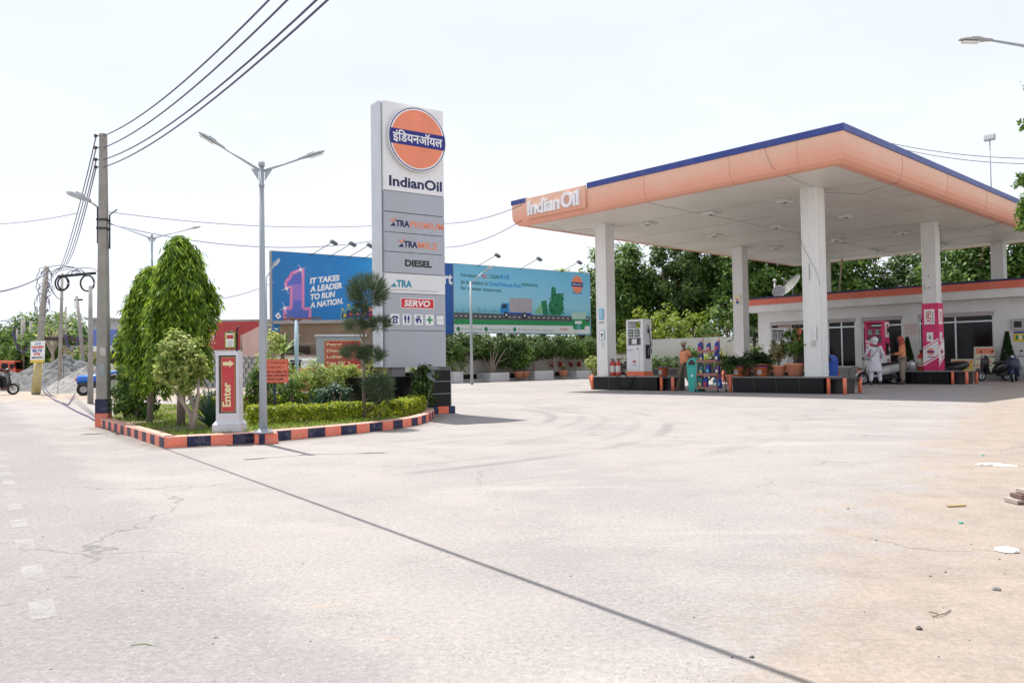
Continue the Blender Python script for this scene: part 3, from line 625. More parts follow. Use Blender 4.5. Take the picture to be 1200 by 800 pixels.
leaning('notice_board', 'tall cream table board with orange heading leaning beside the parked scooter', (1154, 430), 18.15, .85, 1.15, CREAM, ORI)
# satellite dishes on the roof
def dish(name, label, X, px, r, tilt, col):
    q = PX(px[0], px[1], X); t_ = thing(name, label, 'satellite dish', S(X, q.y, 4.38), TH)
    h = max(.25, q.z-4.38); mb = MB(); mb.tube([(0, 0, 0), (0, 0, h)], .03, GALV); mb.build('mast', t_)
    prof = [(max(.002, r*i/8), .25*r*(i/8)**2) for i in range(9)]; M = Matrix.Rotation(R(tilt[1]), 3, 'Z')@Matrix.Rotation(R(tilt[0]), 3, 'Y')
    mb = MB(); mb.lathe(prof, col, (0, 0, h), 28, M, False); rim = [Vector((0, 0, h))+M@Vector((r*math.cos(a), r*math.sin(a), .25*r)) for a in np.linspace(0, 2*math.pi, 29)]; mb.tube(rim, .02, col, 5, False); mb.build('reflector', t_)
    mb = MB(); tip = Vector((0, 0, h))+M@Vector((0, 0, r*.95)); mb.tube([rim[7], tip], .015, GALV, 5); mb.tube([rim[20], tip], .015, GALV, 5); mb.cyl(tip, tip+M@Vector((0, 0, .12)), .05, .04, GALV); mb.build('receiver_arm', t_)
dish('satellite_dish', 'small round grey satellite dish on the roof edge of the sales building', 19.6, (913, 342), .33, (-75, 20), C_('dish_grey', (.42, .42, .46)))
dish('satellite_dish', 'large mesh satellite dish tilted up on the roof behind the small one', 21.5, (929, 336), .72, (-52, -35), mat('dish_mesh', (.17, .18, .16), .7, var=.3, vscale=12))
q = PX(908, 336, 20); o = thing('vent_pipe', 'thin white vent pipe on the roof left of the dishes', 'pipe', S(20, q.y, 4.38), TH); mb = MB(); mb.tube([(0, 0, 0), (0, 0, .95)], .05, WHITE); mb.lathe([(.05, .95), (.10, .98), (.10, 1.05), (.01, 1.1)], WHITE); mb.build('pipe', o)
for (pa, pb) in (((983, 342), (987, 306)),):
    X = 19.6; a_ = PX(*pa, X); b2 = PX(*pb, X); o = thing('roof_prop', 'slanted bamboo prop pole between the sales roof and canopy', 'pole', S(X, a_.y, 4.38), TH)
    mb = MB(); mb.tube([(0, 0, 0), (0, b2.y-a_.y, 6.15-4.38)], .05, C_('bamboo', (.45, .38, .27))); mb.build('shaft', o)

# ================= BOUNDARY WALLS =================
CREW = mat('cream_plaster', (.66, .64, .59), .85, var=.07, vscale=.7, bump=.2, dirt=(.42, .40, .36), damt=.5, dscale=.8)
BAND = mat('black_dado_paint', (.018, .018, .022), .5, dirt=(.12, .11, .10), damt=.5, dscale=3)
def wall(name, label, p, q, h, dado=.42, cap=True):
    p = S(*p); q = S(*q); d = q-p; L_ = d.length; rz = math.atan2(d.y, d.x); t_ = thing(name, label, 'wall', p, rz)
    mb = MB(); mb.bx(0, L_, -.1, .1, 0, h, CREW); mb.build('masonry', t_)
    if dado: mb = MB(); mb.bx(-.004, L_+.004, -.106, .106, 0, dado, BAND); mb.build('dado', t_)
    if cap: mb = MB(); mb.bx(-.02, L_+.02, -.14, .14, h+.002, h+.07, C_('coping', (.36, .27, .22), bump=.2)); mb.build('coping', t_)
    return t_
wall('boundary_wall', 'long cream boundary wall with black base running behind the potted trees under the billboards', (-4, 25.4), (23.1, 25.4), 1.5)
wall('boundary_wall', 'lower cream wall at the back corner behind the left pump island', (23.2, 25.3), (23.2, 22.3), 1.62, .42)
wall('boundary_wall', 'taller white wall behind the man in orange and the oil rack', (21.2, 22.15), (21.2, 13.2), 2.42, 0, False)
# raised planting strip along the wall, with kerb
o = thing('planting_strip', 'raised grey kerbed strip along the foot of the boundary wall', 'kerb', SN, TH)
mb = MB(); mb.bx(-3, 20.2, 24.0, 25.28, 0, .16, C_('strip_concrete', (.36, .35, .33), bump=.3)); mb.build('kerb', o, bevel=.02)
# ================= PUMP ISLANDS =================
TILE = C_('island_top', (.20, .20, .20), rough=.5)
def island(label, X0, X1, px0, px1, right_posts=True, left_post=True):
    yl = PX(px0, 458, X0).y; yr = PX(px1, 459, X0).y; t_ = thing('pump_island', label, 'pump island', S(X0, yr, 0), TH, 'raised pump islands under the canopy')
    L_ = yl-yr; w = X1-X0
    mb = MB(); mb.bx(0, w, 0, L_, 0, .46, GRANITE)
    n = int(L_/.6)
    for i in range(1, n): mb.bx(-.004, .002, L_*i/n-.004, L_*i/n+.004, .01, .45, DARKSEAM)
    mb.build('granite_plinth', t_, bevel=.008)
    mb = MB(); mb.bx(-.03, w+.03, -.03, L_+.03, .462, .5, TILE); mb.build('top_slab', t_, bevel=.01)
    if right_posts:
        mb = MB(); mb.bx(.1, w-.1, -.62, -.035, .43, .47, C_('guard_top', (.035, .04, .06))); mb.bx(.3, w-.3, -.5, -.04, 0, .43, BLACKM); mb.build('guard_box', t_)
        for (x, y) in ((.12, -.10), (.12, -.58), (w-.12, -.58)):
            mb = MB(); mb.tube([(x, y, 0), (x, y, .47)], .055, ORANGE, 12); mb.build('guard_post', t_)
    if left_post:
        for (x, y) in ((.08, L_+.14), (w-.1, L_+.14)):
            mb = MB(); mb.tube([(x, y, 0), (x, y, .50)], .055, ORANGE, 12); mb.sphere((x, y, .5), .055, ORANGE); mb.build('guard_post', t_)
    return t_
island('black tiled pump island under the leftmost front column with orange guard posts', 1.75, 2.99, 696, 770)
island('black tiled pump island covered with flower pots around the tall middle column', 1.75, 2.99, 859, 965)
island('black tiled pump island around the column wrapped in magenta', 11.3, 12.6, 1012, 1112)
island('black tiled pump island behind the row of flower pots with a white pump', 11.3, 12.6, 850, 952)
def pump(label, X, px, col, style, h=2.05):
    y = PX(px, 441, X-.25).y; t_ = thing('fuel_pump', label, 'fuel pump', S(X, y, .5), TH)
    w = .78; d = .5; body = col; wm = C_('pump_white', (.66, .67, .68), rough=.35); x0 = -d/2; 
    inner = C_('pump_inner', (.10, .10, .11))
    mb = MB(); mb.bx(x0, d/2, -w/2, w/2, .16, 1.12, body); mb.bx(x0, d/2, -w/2, -w/2+.12, 1.12, h, body); mb.bx(x0, d/2, w/2-.08, w/2, 1.12, h, body)
    mb.bx(x0, d/2, -w/2+.12, w/2-.08, h-.07, h, body); mb.bx(x0+.06, d/2-.06, -w/2+.12, w/2-.08, 1.12, 1.38, inner); mb.bx(x0, d/2, -w/2+.12, w/2-.08, 1.38, 1.72, body); mb.build('cabinet', t_, bevel=.012)
    mb = MB(); mb.bx(x0-.01, d/2+.01, -w/2-.005, w/2+.005, .0, .16, ORANGE if style == 'white' else wm); mb.build('base_panel', t_)
    for yy in (.16, -.12):
        mb = MB(); mb.bx(x0-.012, x0-.001, yy-.11, yy+.11, 1.42, 1.69, BLACKM); o = mb.build('display', t_)
        mb = MB(); mb.bx(x0-.016, x0-.012, yy-.08, yy+.08, 1.46, 1.55, C_('lcd', (.30, .33, .32))); mb.bx(x0-.016, x0-.012, yy-.08, yy+.08, 1.58, 1.65, C_('lcd', (.30, .33, .32))); mb.build('readout', o)
    mb = MB(); mb.bx(x0-.008, x0-.001, -.10, .12, 1.16, 1.34, wm); mb.build('keypad', t_)
    mb = MB(); f = Face(mb, (x0, 0, 0), (0, -1, 0))
    if style == 'white':
        f.rect(-.36, .2, .2, 1.08, C_('door_seam', (.35, .35, .36)), 0, .003); f.rect(-.35, .21, .19, 1.07, wm, .003, .006); emblem(f, -.02, .52, .075, .009, hind=False); f.rect(-.1, .38, .07, .40, NVI, .006, .009); f.rect(-.36, .93, -.08, .95, NVI, .006, .009); f.disc(.13, .98, .03, BLK, .006, .012)
    else:
        f.rect(-.34, 1.12, -.06, 1.24, WIK, .003, .008); f.text('XP95', -.31, 1.14, .22, .08, RED, .008, .011, .02); f.rect(-.34, .85, -.20, 1.08, WIK, 0, .006); f.disc(-.27, .96, .05, BLK, .006, .01)
        f.poly([(-.39, .16), (.39, .16), (.39, .78), (-.39, .42)], WIK, 0, .006); f.line([(-.39, .36), (.39, .72)], .03, PINK, .006, .009); f.rect(.18, .55, .30, .95, GREYI, .006, .02)
    mb.build('front_graphics', t_)
    mb = MB(); f = Face(mb, (0, -w/2, 0), (1, 0, 0)); f.rect(-.12, .62, .10, 1.12, BLK, 0, .03)
    if style != 'white': f.rect(-.18, 1.35, .2, 1.95, WIK, 0, .01); f.text('XP95', .1, 1.42, .46, .16, RED, .01, .013, .02, rot=math.pi/2); f.poly([(-.25, .16), (.25, .16), (.25, .95), (-.25, .55)], WIK, 0, .006); emblem(f, .04, .42, .11, .01, hind=False)
    mb.build('nozzle_boot', t_)
    mb = MB(); y0 = -w/2-.06
    mb.tube([(.02, y0+.04, 1.85), (.0, y0-.02, 1.7), (.05, y0-.03, 1.2), (.1, y0-.03, .8)], .016, RUBBER, 6); mb.tube([(0, y0, 1.55), (0, y0, 1.7)], .035, RUBBER, 8); mb.build('hose', t_)
    mb = MB(); mb.tube([(-.03, y0, 1.05), (-.02, y0, .8), (.04, y0-.02, .7)], [.03, .03, .02], BLACKM, 8); mb.tube([(-.03, y0-.01, 1.0), (-.10, y0-.03, .85), (-.03, y0-.01, .72)], .012, GREYI, 6); mb.build('nozzle', t_)
    return t_
pump('white fuel pump with orange base standing on the left island near the red extinguishers', 2.45, 744.5, C_('pump_white', (.66, .67, .68), rough=.35), 'white')
pump('bright magenta fuel pump behind the man in white and the white scooter', 12.0, 1026, PINK, 'pink', 2.0)
pump('white fuel pump seen above the flower pots in front of the shop window', 12.0, 913, C_('pump_white', (.66, .67, .68), rough=.35), 'white', 1.9)
# coiled hose hanging over the first island edge
c0 = PX(730, 450, 1.70); o = thing('loose_hose', 'black hose looped over the front edge of the left pump island', 'hose', S(1.66, c0.y, .0), TH)
mb = MB(); mb.tube([(0, .34*math.cos(a), .30+.27*math.sin(a)) for a in np.linspace(-.5, 5.6, 24)], .014, RUBBER, 6); mb.tube([(0, -.30, .12), (.02, -.45, .45), (.15, -.5, .53)], .014, RUBBER, 6); mb.build('coil', o)
def extinguisher(label, X, px, z0=.5, s=1.0):
    y = PX(px, 441, X).y; t_ = thing('fire_extinguisher', label, 'fire extinguisher', S(X, y, z0), TH); t_.scale = (s,)*3
    mb = MB(); mb.lathe([(.10, 0), (.105, .03), (.105, .44), (.08, .50), (.04, .53), (.035, .56)], C_('extinguisher_red', (.50, .05, .03), rough=.35)); mb.build('cylinder', t_)
    mb = MB(); mb.lathe([(.106, .14), (.108, .16), (.108, .36), (.106, .38)], C_('ext_label', (.6, .58, .55)), closed=False); mb.build('label_band', t_)
    mb = MB(); mb.tube([(0, 0, .55), (0, 0, .62)], .03, BLACKM); mb.box((-.05, 0, .63), (.16, .03, .02), BLACKM); mb.build('valve', t_)
    mb = MB(); mb.tube([(0, -.03, .6), (0, -.14, .52), (0, -.13, .25), (0, -.10, .15)], .013, RUBBER, 6); mb.build('hose', t_)
extinguisher('red fire extinguisher next to the leftmost front column, left one of the pair', 2.3, 718.5)
extinguisher('red fire extinguisher next to the white pump, right one of the pair', 2.3, 725)
extinguisher('stout red fire extinguisher left of the magenta wrapped column', 12.0, 1080, .5, 1.25)
# canister and jar by the magenta column
y = PX(1071, 430, 12.0).y; o = thing('steel_drum', 'round steel water drum on the island left of the magenta wrapped column', 'drum', S(11.8, y, .5), TH)
mb = MB(); mb.lathe([(.2, 0), (.2, .3), (.19, .34), (.05, .38), (.04, .42)], ALU); mb.build('drum_body', o)
# buckets
def bucket(label, X, px, z0, s=1.0):
    y = PX(px, 441, X).y; t_ = thing('sand_bucket', label, 'bucket', S(X, y, z0), TH, 'orange buckets on the pump islands'); t_.scale = (s,)*3
    mb = MB(); mb.lathe([(.13, 0), (.18, .30), (.19, .30), (.19, .315), (.165, .315), (.12, .03)], mat('orange_plastic', (.72, .19, .09), .4)); mb.build('shell', t_)
    mb = MB(); mb.lathe([(.184, .29), (.19, .30), (.19, .318), (.18, .32)], C_('purple_rim', (.07, .03, .25)), closed=False); mb.build('rim', t_)
    mb = MB(); f = Face(mb, (-.168, 0, .14), (0, -1, 0)); f.rect(-.065, -.07, .065, .07, C_('emblem_cream', (.5, .45, .28)), 0, .012); f.disc(0, 0, .045, BLI, .012, .015); f.rect(-.03, -.01, .03, .01, WIK, .015, .018); mb.build('printed_emblem', t_)
bucket('orange sand bucket on the right end of the left pump island', 2.15, 777.5, .5)
bucket('orange bucket with printed emblem, leftmost in the row of plant pots', 1.95, 866, .5)
bucket('orange bucket with printed emblem standing before the wide cycad pot', 1.95, 893.5, .5)
# bins
def bin_(label, loc, col, s, w=.36, h=.85, hood=True, rz=TH):
    t_ = thing('waste_bin', label, 'bin', loc, rz); t_.scale = (s,)*3
    def tp(a, z): return [(a*w/2, b*w/2, z) for a, b in ((0, 0),)]
    mb = MB(); k = .82; vs = [(-w/2*k, -w/2*k, 0), (w/2*k, -w/2*k, 0), (w/2*k, w/2*k, 0), (-w/2*k, w/2*k, 0), (-w/2, -w/2, h*.8), (w/2, -w/2, h*.8), (w/2, w/2, h*.8), (-w/2, w/2, h*.8)]
    mb.add(vs, [(0, 3, 2, 1), (0, 1, 5, 4), (1, 2, 6, 5), (2, 3, 7, 6), (3, 0, 4, 7)], col); mb.bx(-w/2-.015, w/2+.015, -w/2-.015, w/2+.015, h*.78, h*.82, col); mb.build('tub', t_, bevel=.02)
    mb = MB(); n = 10; prof = [(-w/2, h*.82)]+[(-w/2*math.cos(math.pi*i/n), h*.82+.25*h*math.sin(math.pi*i/n)) for i in range(0, n+1)]
    M = Matrix(((0, 0, 1), (1, 0, 0), (0, 1, 0))); mb.prism(prof[1:], -w/2, w/2, col, M=M); lid = mb.build('hood', t_, bevel=.01)
    mb = MB(); prof2 = [(-w*.33*math.cos(math.pi*i/n), h*.84+.17*h*math.sin(math.pi*i/n)) for i in range(n+1)]; mb.prism(prof2, -w/2-.006, -w/2+.0, BLACKM, M=M); mb.build('mouth', lid)
    mb = MB(); f = Face(mb, (-w/2*.9, 0, h*.5), (0, -1, 0)); f.disc(0, 0, .04, WIK, .012, .02); mb.build('sticker', t_)
TURQ = mat('turquoise_plastic', (.035, .42, .36), .35, var=.05)
p = G(815.5, 458.5); bin_('turquoise plastic bin with arched mouth standing between the man and the oil rack', p, TURQ, 1.0, .42, 1.05)
y = PX(974, 441, 2.6).y; 
p = G(974, 452); bin_('blue plastic bin with hooded lid right of the tall middle column', Vector((p.x, p.y, 0)), mat('blue_plastic', (.02, .09, .45), .35), .95, .44, 1.15)

# oil rack with bottles
RK = C_('rack_paint', (.33, .13, .10)); p = G(833, 459); rk = thing('oil_rack', 'brown wire display rack on castors stacked with blue oil cans', 'rack', p, TH)
rw = .84; rd_ = .5
mb = MB()
for y_ in (-rw/2, rw/2):
    for x_ in (-rd_/2, rd_/2): mb.tube([(x_, y_, .08), (x_*.35, y_*.86, 1.42)], .014, RK, 6)
mb.tube([(0, -rw/2*.86, 1.4), (0, -rw/2*.86, 1.85), (0, rw/2*.6, 1.85), (0, rw/2*.6, 1.4)], .012, RK, 6)
mb.build('frame', rk)
mb = MB()
for y_ in (-rw/2, rw/2):
    for x_ in (-rd_/2, rd_/2): mb.cyl((x_, y_-.015, .04), (x_, y_+.015, .04), .04, .04, BLACKM)
mb.build('castor', rk)
SH = [(.12, 1.0), (.55, .93), (.98, .9), (1.30, .86)]
for z_, k in SH:
    mb = MB(); mb.bx(-rd_/2*k, rd_/2*k, -rw/2*k, rw/2*k, z_-.015, z_, RK); mb.bx(-rd_/2*k-.005, -rd_/2*k+.005, -rw/2*k, rw/2*k, z_, z_+.06, RK); mb.build('shelf', rk)
def bottle(label, y_, z_, col, s=1.0, lab=YEL, x_=-.1):
    t_ = thing('oil_can', label, 'oil can', (0, 0, 0), TH, 'oil cans on the brown rack'); t_.location = p+Matrix.Rotation(TH, 3, 'Z')@Vector((x_, y_, z_)); t_.scale = (s,)*3
    mb = MB(); mb.box((0, 0, .13), (.09, .16, .26), col); mb.add([(-.045, -.08, .26), (.045, -.08, .26), (.045, .08, .26), (-.045, .08, .26), (-.03, -.07, .34), (.03, -.07, .34), (.03, .01, .34), (-.03, .01, .34)], [(0, 1, 5, 4), (1, 2, 6, 5), (2, 3, 7, 6), (3, 0, 4, 7), (4, 5, 6, 7)], col); mb.build('container', t_, bevel=.012)
    mb = MB(); mb.cyl((0, -.04, .335), (0, -.04, .38), .025, .025, RED); mb.build('cap', t_)
    mb = MB(); Face(mb, (-.046, 0, .13), (0, -1, 0)).rect(-.045, -.055, .045, .045, lab, 0, .004); mb.build('paper_label', t_)
OB_ = mat('oil_blue', (.012, .03, .24), .4); OG = mat('oil_teal', (.02, .16, .22), .4)
for i, (z_, y_, c_, s_, lb, tx) in enumerate(((1.31, .30, OB_, .95, RED, 'top shelf of the rack at its left end'), (1.31, -.02, OB_, .85, ORI, 'top shelf of the rack in the middle'), (1.31, -.34, OB_, .95, RED, 'top shelf of the rack at its right end'),
    (.99, .26, OB_, .8, YEL, 'second shelf from the top, left'), (.99, -.32, OB_, .95, CREAM, 'second shelf from the top, right'), (.56, .28, OG, .85, YEL, 'third shelf from the top, teal one at left'), (.56, .02, OB_, 1.05, SKYI, 'third shelf, larger can in the middle'), (.56, -.33, OB_, .95, CREAM, 'third shelf from the top, right'),
    (.13, .32, OG, 1.0, YEL, 'bottom shelf with yellow label, leftmost'), (.13, .12, OB_, 1.05, RED, 'bottom shelf, second from left'), (.13, -.25, OG, 1.0, CREAM, 'bottom shelf, third from left'), (.13, -.38, OB_, 1.05, SKYI, 'bottom shelf at its right end'))):
    bottle('blue oil can on the %s' % tx if c_ is OB_ else 'teal oil can on the %s' % tx, y_, z_, c_, s_, lb)

# ================= PLANTS IN POTS =================
def frond(base, az, el, L, n, droop=1.0, rs=None):
    # arching stem points
    pts = []; p_ = Vector(base); e = el
    for i in range(n+1):
        pts.append(p_.copy()); p_ = p_+Vector((math.cos(az)*math.cos(e), math.sin(az)*math.cos(e), math.sin(e)))*(L/n); e -= droop*1.3/n
    return pts
def palm(parent, base, nf, L, lf, el=(.5, 1.3), leaflet=.16, n=12, stem=None, name='fronds', seed=1, aspect=.13, droop=1.0):
    rs = np.random.RandomState(seed); P = []; A_ = []; Nn = []; mb = MB()
    for i in range(nf):
        pts = frond(base, 2*math.pi*i/nf+rs.uniform(-.3, .3), rs.uniform(*el), L*rs.uniform(.8, 1.1), n, droop)
        mb.tube(pts, [.012*L*(1-.8*j/n) for j in range(n+1)], stem or lf, 4, False)
        for j in range(1, n):
            for k in (0, .5):
                q = pts[j].lerp(pts[j+1], k); t_ = (pts[j+1]-pts[j]).normalized(); sdv = t_.cross(Vector((0, 0, 1))).normalized(); up = sdv.cross(t_)
                for s1 in (-1, 1): P.append(q); A_.append(sdv*s1+t_*.5+up*.25); Nn.append(up)
    mb.build('stem', parent)
    return leaf_mesh(name, P, Nn, leaflet*L, lf, parent, aspect=aspect, axis=A_, seed=seed)
def pot(parent, r, h, m=TERRA, c=(0, 0, 0)):
    mb = MB(); mb.lathe([(r*.62, 0), (r*.9, h*.85), (r*.92, h*.86), (r, h*.86), (r*1.02, h), (r*.9, h), (r*.85, h*.8)], m, c, 24); o = mb.build('pot', parent)
    mb = MB(); mb.lathe([(.001, h*.86), (r*.87, h*.87)], SOIL, c, 16, closed=False); mb.build('soil', parent); return o
def potted(label, loc, r, h, kind, s=1, seed=0, rz=0, cat='potted plant', height=.6):
    t_ = thing('potted_plant', label, cat, loc, rz); pot(t_, r, h)
    if kind == 'cycad': palm(t_, (0, 0, h*.9), 22, height, LF_CYC, (.2, 1.2), .28, 12, seed=seed, aspect=.16)
    elif kind == 'palm': palm(t_, (0, 0, h*.9), 9, height, LF_MID, (.9, 1.4), .3, 9, seed=seed, aspect=.2)
    else:
        rs = np.random.RandomState(seed); mb = MB(); tips = []
        for i in range(7):
            a = rs.uniform(0, 6.3); rr = rs.uniform(.2, .5)*height; q = (rr*math.cos(a), rr*math.sin(a), h+height*rs.uniform(.5, 1.0)); tips.append(q); mb.tube([(0, 0, h*.8), (q[0]*.3, q[1]*.3, h+height*.35), q], [.012, .009, .005], BARK, 5)
        mb.build('stem', t_)
        P, Nn = clumps((0, 0, h+height*.6), (height*.42, height*.42, height*.48), 26, 34, height*.16, seed, .25)
        leaf_mesh('foliage', P, Nn, .085*s*(height/.6)**.5, {'dark': LF_MID, 'pale': LF_VAR, 'dry': LF_DRY}[kind], t_, seed=seed)
    return t_
def isl(px, X, z=.5): return S(X, PX(px, 441, X).y, z)
potted('wide terracotta pot with spreading dark cycad, leftmost on the middle island', isl(872, 2.3), .28, .36, 'cycad', seed=3, height=.85)
potted('broad terracotta pot with dark cycad fronds near the centre of the middle island', isl(893, 2.4), .36, .40, 'cycad', seed=5, height=.80)
potted('small terracotta pot with a sparse withered plant, second from the tall column', isl(913, 2.2), .24, .34, 'dry', seed=6, height=.75)
potted('large terracotta pot with dense green bush touching the tall middle column', isl(932, 2.3), .31, .40, 'dark', 1.2, seed=7, height=.95)
potted('terracotta pot with pale bush on the ground left of the leftmost column', G(696, 452), .24, .42, 'pale', seed=8, height=.8)
potted('terracotta pot with arching palm behind the middle island, beside the rack', G(857, 450), .26, .42, 'palm', seed=9, height=1.3)
potted('terracotta pot with spiky cycad behind the row of pots near the shop', G(903, 446), .34, .5, 'cycad', seed=10, height=1.1)
potted('terracotta pot with leafy plant behind the row of pots, far from the kerb', G(886, 445.5), .3, .5, 'dark', seed=11, height=1.2)
for (px, py, lb, sd_, hh) in ((1064, 437, 'dark cone shaped conifer in a grey tub between the shop doors', 1, 1.25), (1181, 436, 'dark cone shaped conifer beside the parked scooters at the wall', 2, 1.35)):
    q = PX(px, 430, 18.0); t_ = thing('potted_conifer', lb, 'conifer', S(18.0, q.y, .30), TH); pot(t_, .26, .36, CONC)
    rs = np.random.RandomState(sd_); zz = rs.uniform(0, 1, 4500)**1.3; rr = (.27*(1-zz)+.02)*rs.uniform(.6, 1.05, 4500); an = rs.uniform(0, 6.28, 4500)
    P = np.stack([rr*np.cos(an), rr*np.sin(an), .36+zz*hh], 1); Nn = np.stack([np.cos(an), np.sin(an), zz*0+.3], 1); leaf_mesh('foliage', P, Nn, .09, LF_CYC, t_, axis=np.stack([np.cos(an)*.6, np.sin(an)*.6, zz*0+1], 1), seed=sd_, aspect=.3)
    mb = MB(); mb.tube([(0, 0, .3), (0, 0, .3+hh)], [.03, .006], BARK, 6); mb.build('trunk', t_)
# bushes behind the left island in front of the tall wall
def bush(label, loc, rad, h, lf, n=30, per=40, size=.10, seed=0, name='shrub', cat='shrub', stems=True, rc=.22, shell=.4, aspect=.5, droop=None, zc=None):
    t_ = thing(name, label, cat, loc)
    P, Nn = clumps((0, 0, zc if zc else h*.55), (rad[0], rad[1], h*.48), n, per, rc, seed, shell)
    P[:, 2] = np.abs(P[:, 2]); leaf_mesh('foliage', P, Nn, size, lf, t_, seed=seed, aspect=aspect, droop=droop)
    if stems:
        rs = random.Random(seed); mb = MB()
        for i in range(6):
            a = rs.uniform(0, 6.3); k = rs.uniform(.3, .75); mb.tube([(0, 0, 0), (rad[0]*k*.4*math.cos(a), rad[1]*k*.4*math.sin(a), h*.35), (rad[0]*k*math.cos(a), rad[1]*k*math.sin(a), h*rs.uniform(.6, .85))], [.022, .016, .006], BARKL, 5)
        mb.build('stem', t_)
    return t_
for (px, lb, rx, h, sd_, lf) in ((771, 'low green shrub by the white post at the end of the tall wall', .7, 1.3, 1, LF_MID), (787, 'dark green shrub at the tall white wall, left of the man in orange', .7, 1.35, 2, LF_DARK), (812, 'leafy tall plant against the tall white wall behind the turquoise bin', .7, 2.2, 3, LF_MID), (838, 'loose yellow green shrub behind the oil rack', .8, 1.7, 4, LF_YEL), (752, 'dark shrub behind the white pump by the low wall', .6, 1.0, 5, LF_DARK)):
    X = 20.3; q = PX(px, 430, X); bush(lb, S(X, q.y, 0), (rx, rx), h, lf, 26, 36, .15, sd_)
# long black planter trough at the tall wall
q0 = PX(765, 430, 19.4); q1 = PX(850, 430, 19.4); o = thing('planter_trough', 'long dark planter trough under the tall white wall', 'planter', S(19.4, q1.y, 0), TH)
mb = MB(); mb.bx(0, .5, 0, q0.y-q1.y, 0, .55, C_('trough', (.035, .035, .037), rough=.6)); mb.build('trough', o, bevel=.02); mb = MB(); mb.bx(.04, .46, .04, q0.y-q1.y-.04, .552, .57, SOIL); mb.build('soil', o)

# ================= VEHICLES =================
def wheel(parent, x, r=.25, w=.09, m=None):
    mb = MB(); M = Matrix.Rotation(R(90), 3, 'X'); prof = [(r*.68, -w*.4), (r*.92, -w*.5), (r, -w*.25), (r, w*.25), (r*.92, w*.5), (r*.68, w*.4), (r*.66, 0)]
    mb.lathe(prof+[prof[0]], RUBBER, (x, 0, r), 24, M, False); t_ = mb.build('tyre', parent)
    mb = MB(); mb.lathe([(r*.69, -w*.3), (r*.6, -w*.35), (r*.6, w*.35), (r*.69, w*.3)], ALU, (x, 0, r), 24, M, False); mb.cyl((x, -w*.6, r), (x, w*.6, r), .05, .05, ALU)
    for i in range(5): a = 2*math.pi*i/5; mb.beam((x, 0, r), (x+r*.64*math.cos(a), 0, r+r*.64*math.sin(a)), .03, .03, ALU)
    mb.build('rim', t_)
def loft(mb, secs, m, n=12):
    # secs: (x, zc, half width, half height)
    k = len(mb.v)
    rings = []
    for x, zc, hw, hh in secs: rings.append([Vector((x, hw*math.cos(2*math.pi*i/n)*(1 if True else 1), zc+hh*math.sin(2*math.pi*i/n))) for i in range(n)])
    vs = [v for r_ in rings for v in r_]; fs = [[j*n+i, j*n+(i+1) % n, (j+1)*n+(i+1) % n, (j+1)*n+i] for j in range(len(secs)-1) for i in range(n)]
    fs += [list(range(n))[::-1], [(len(secs)-1)*n+i for i in range(n)]]
    mb.add(vs, fs, m, True)
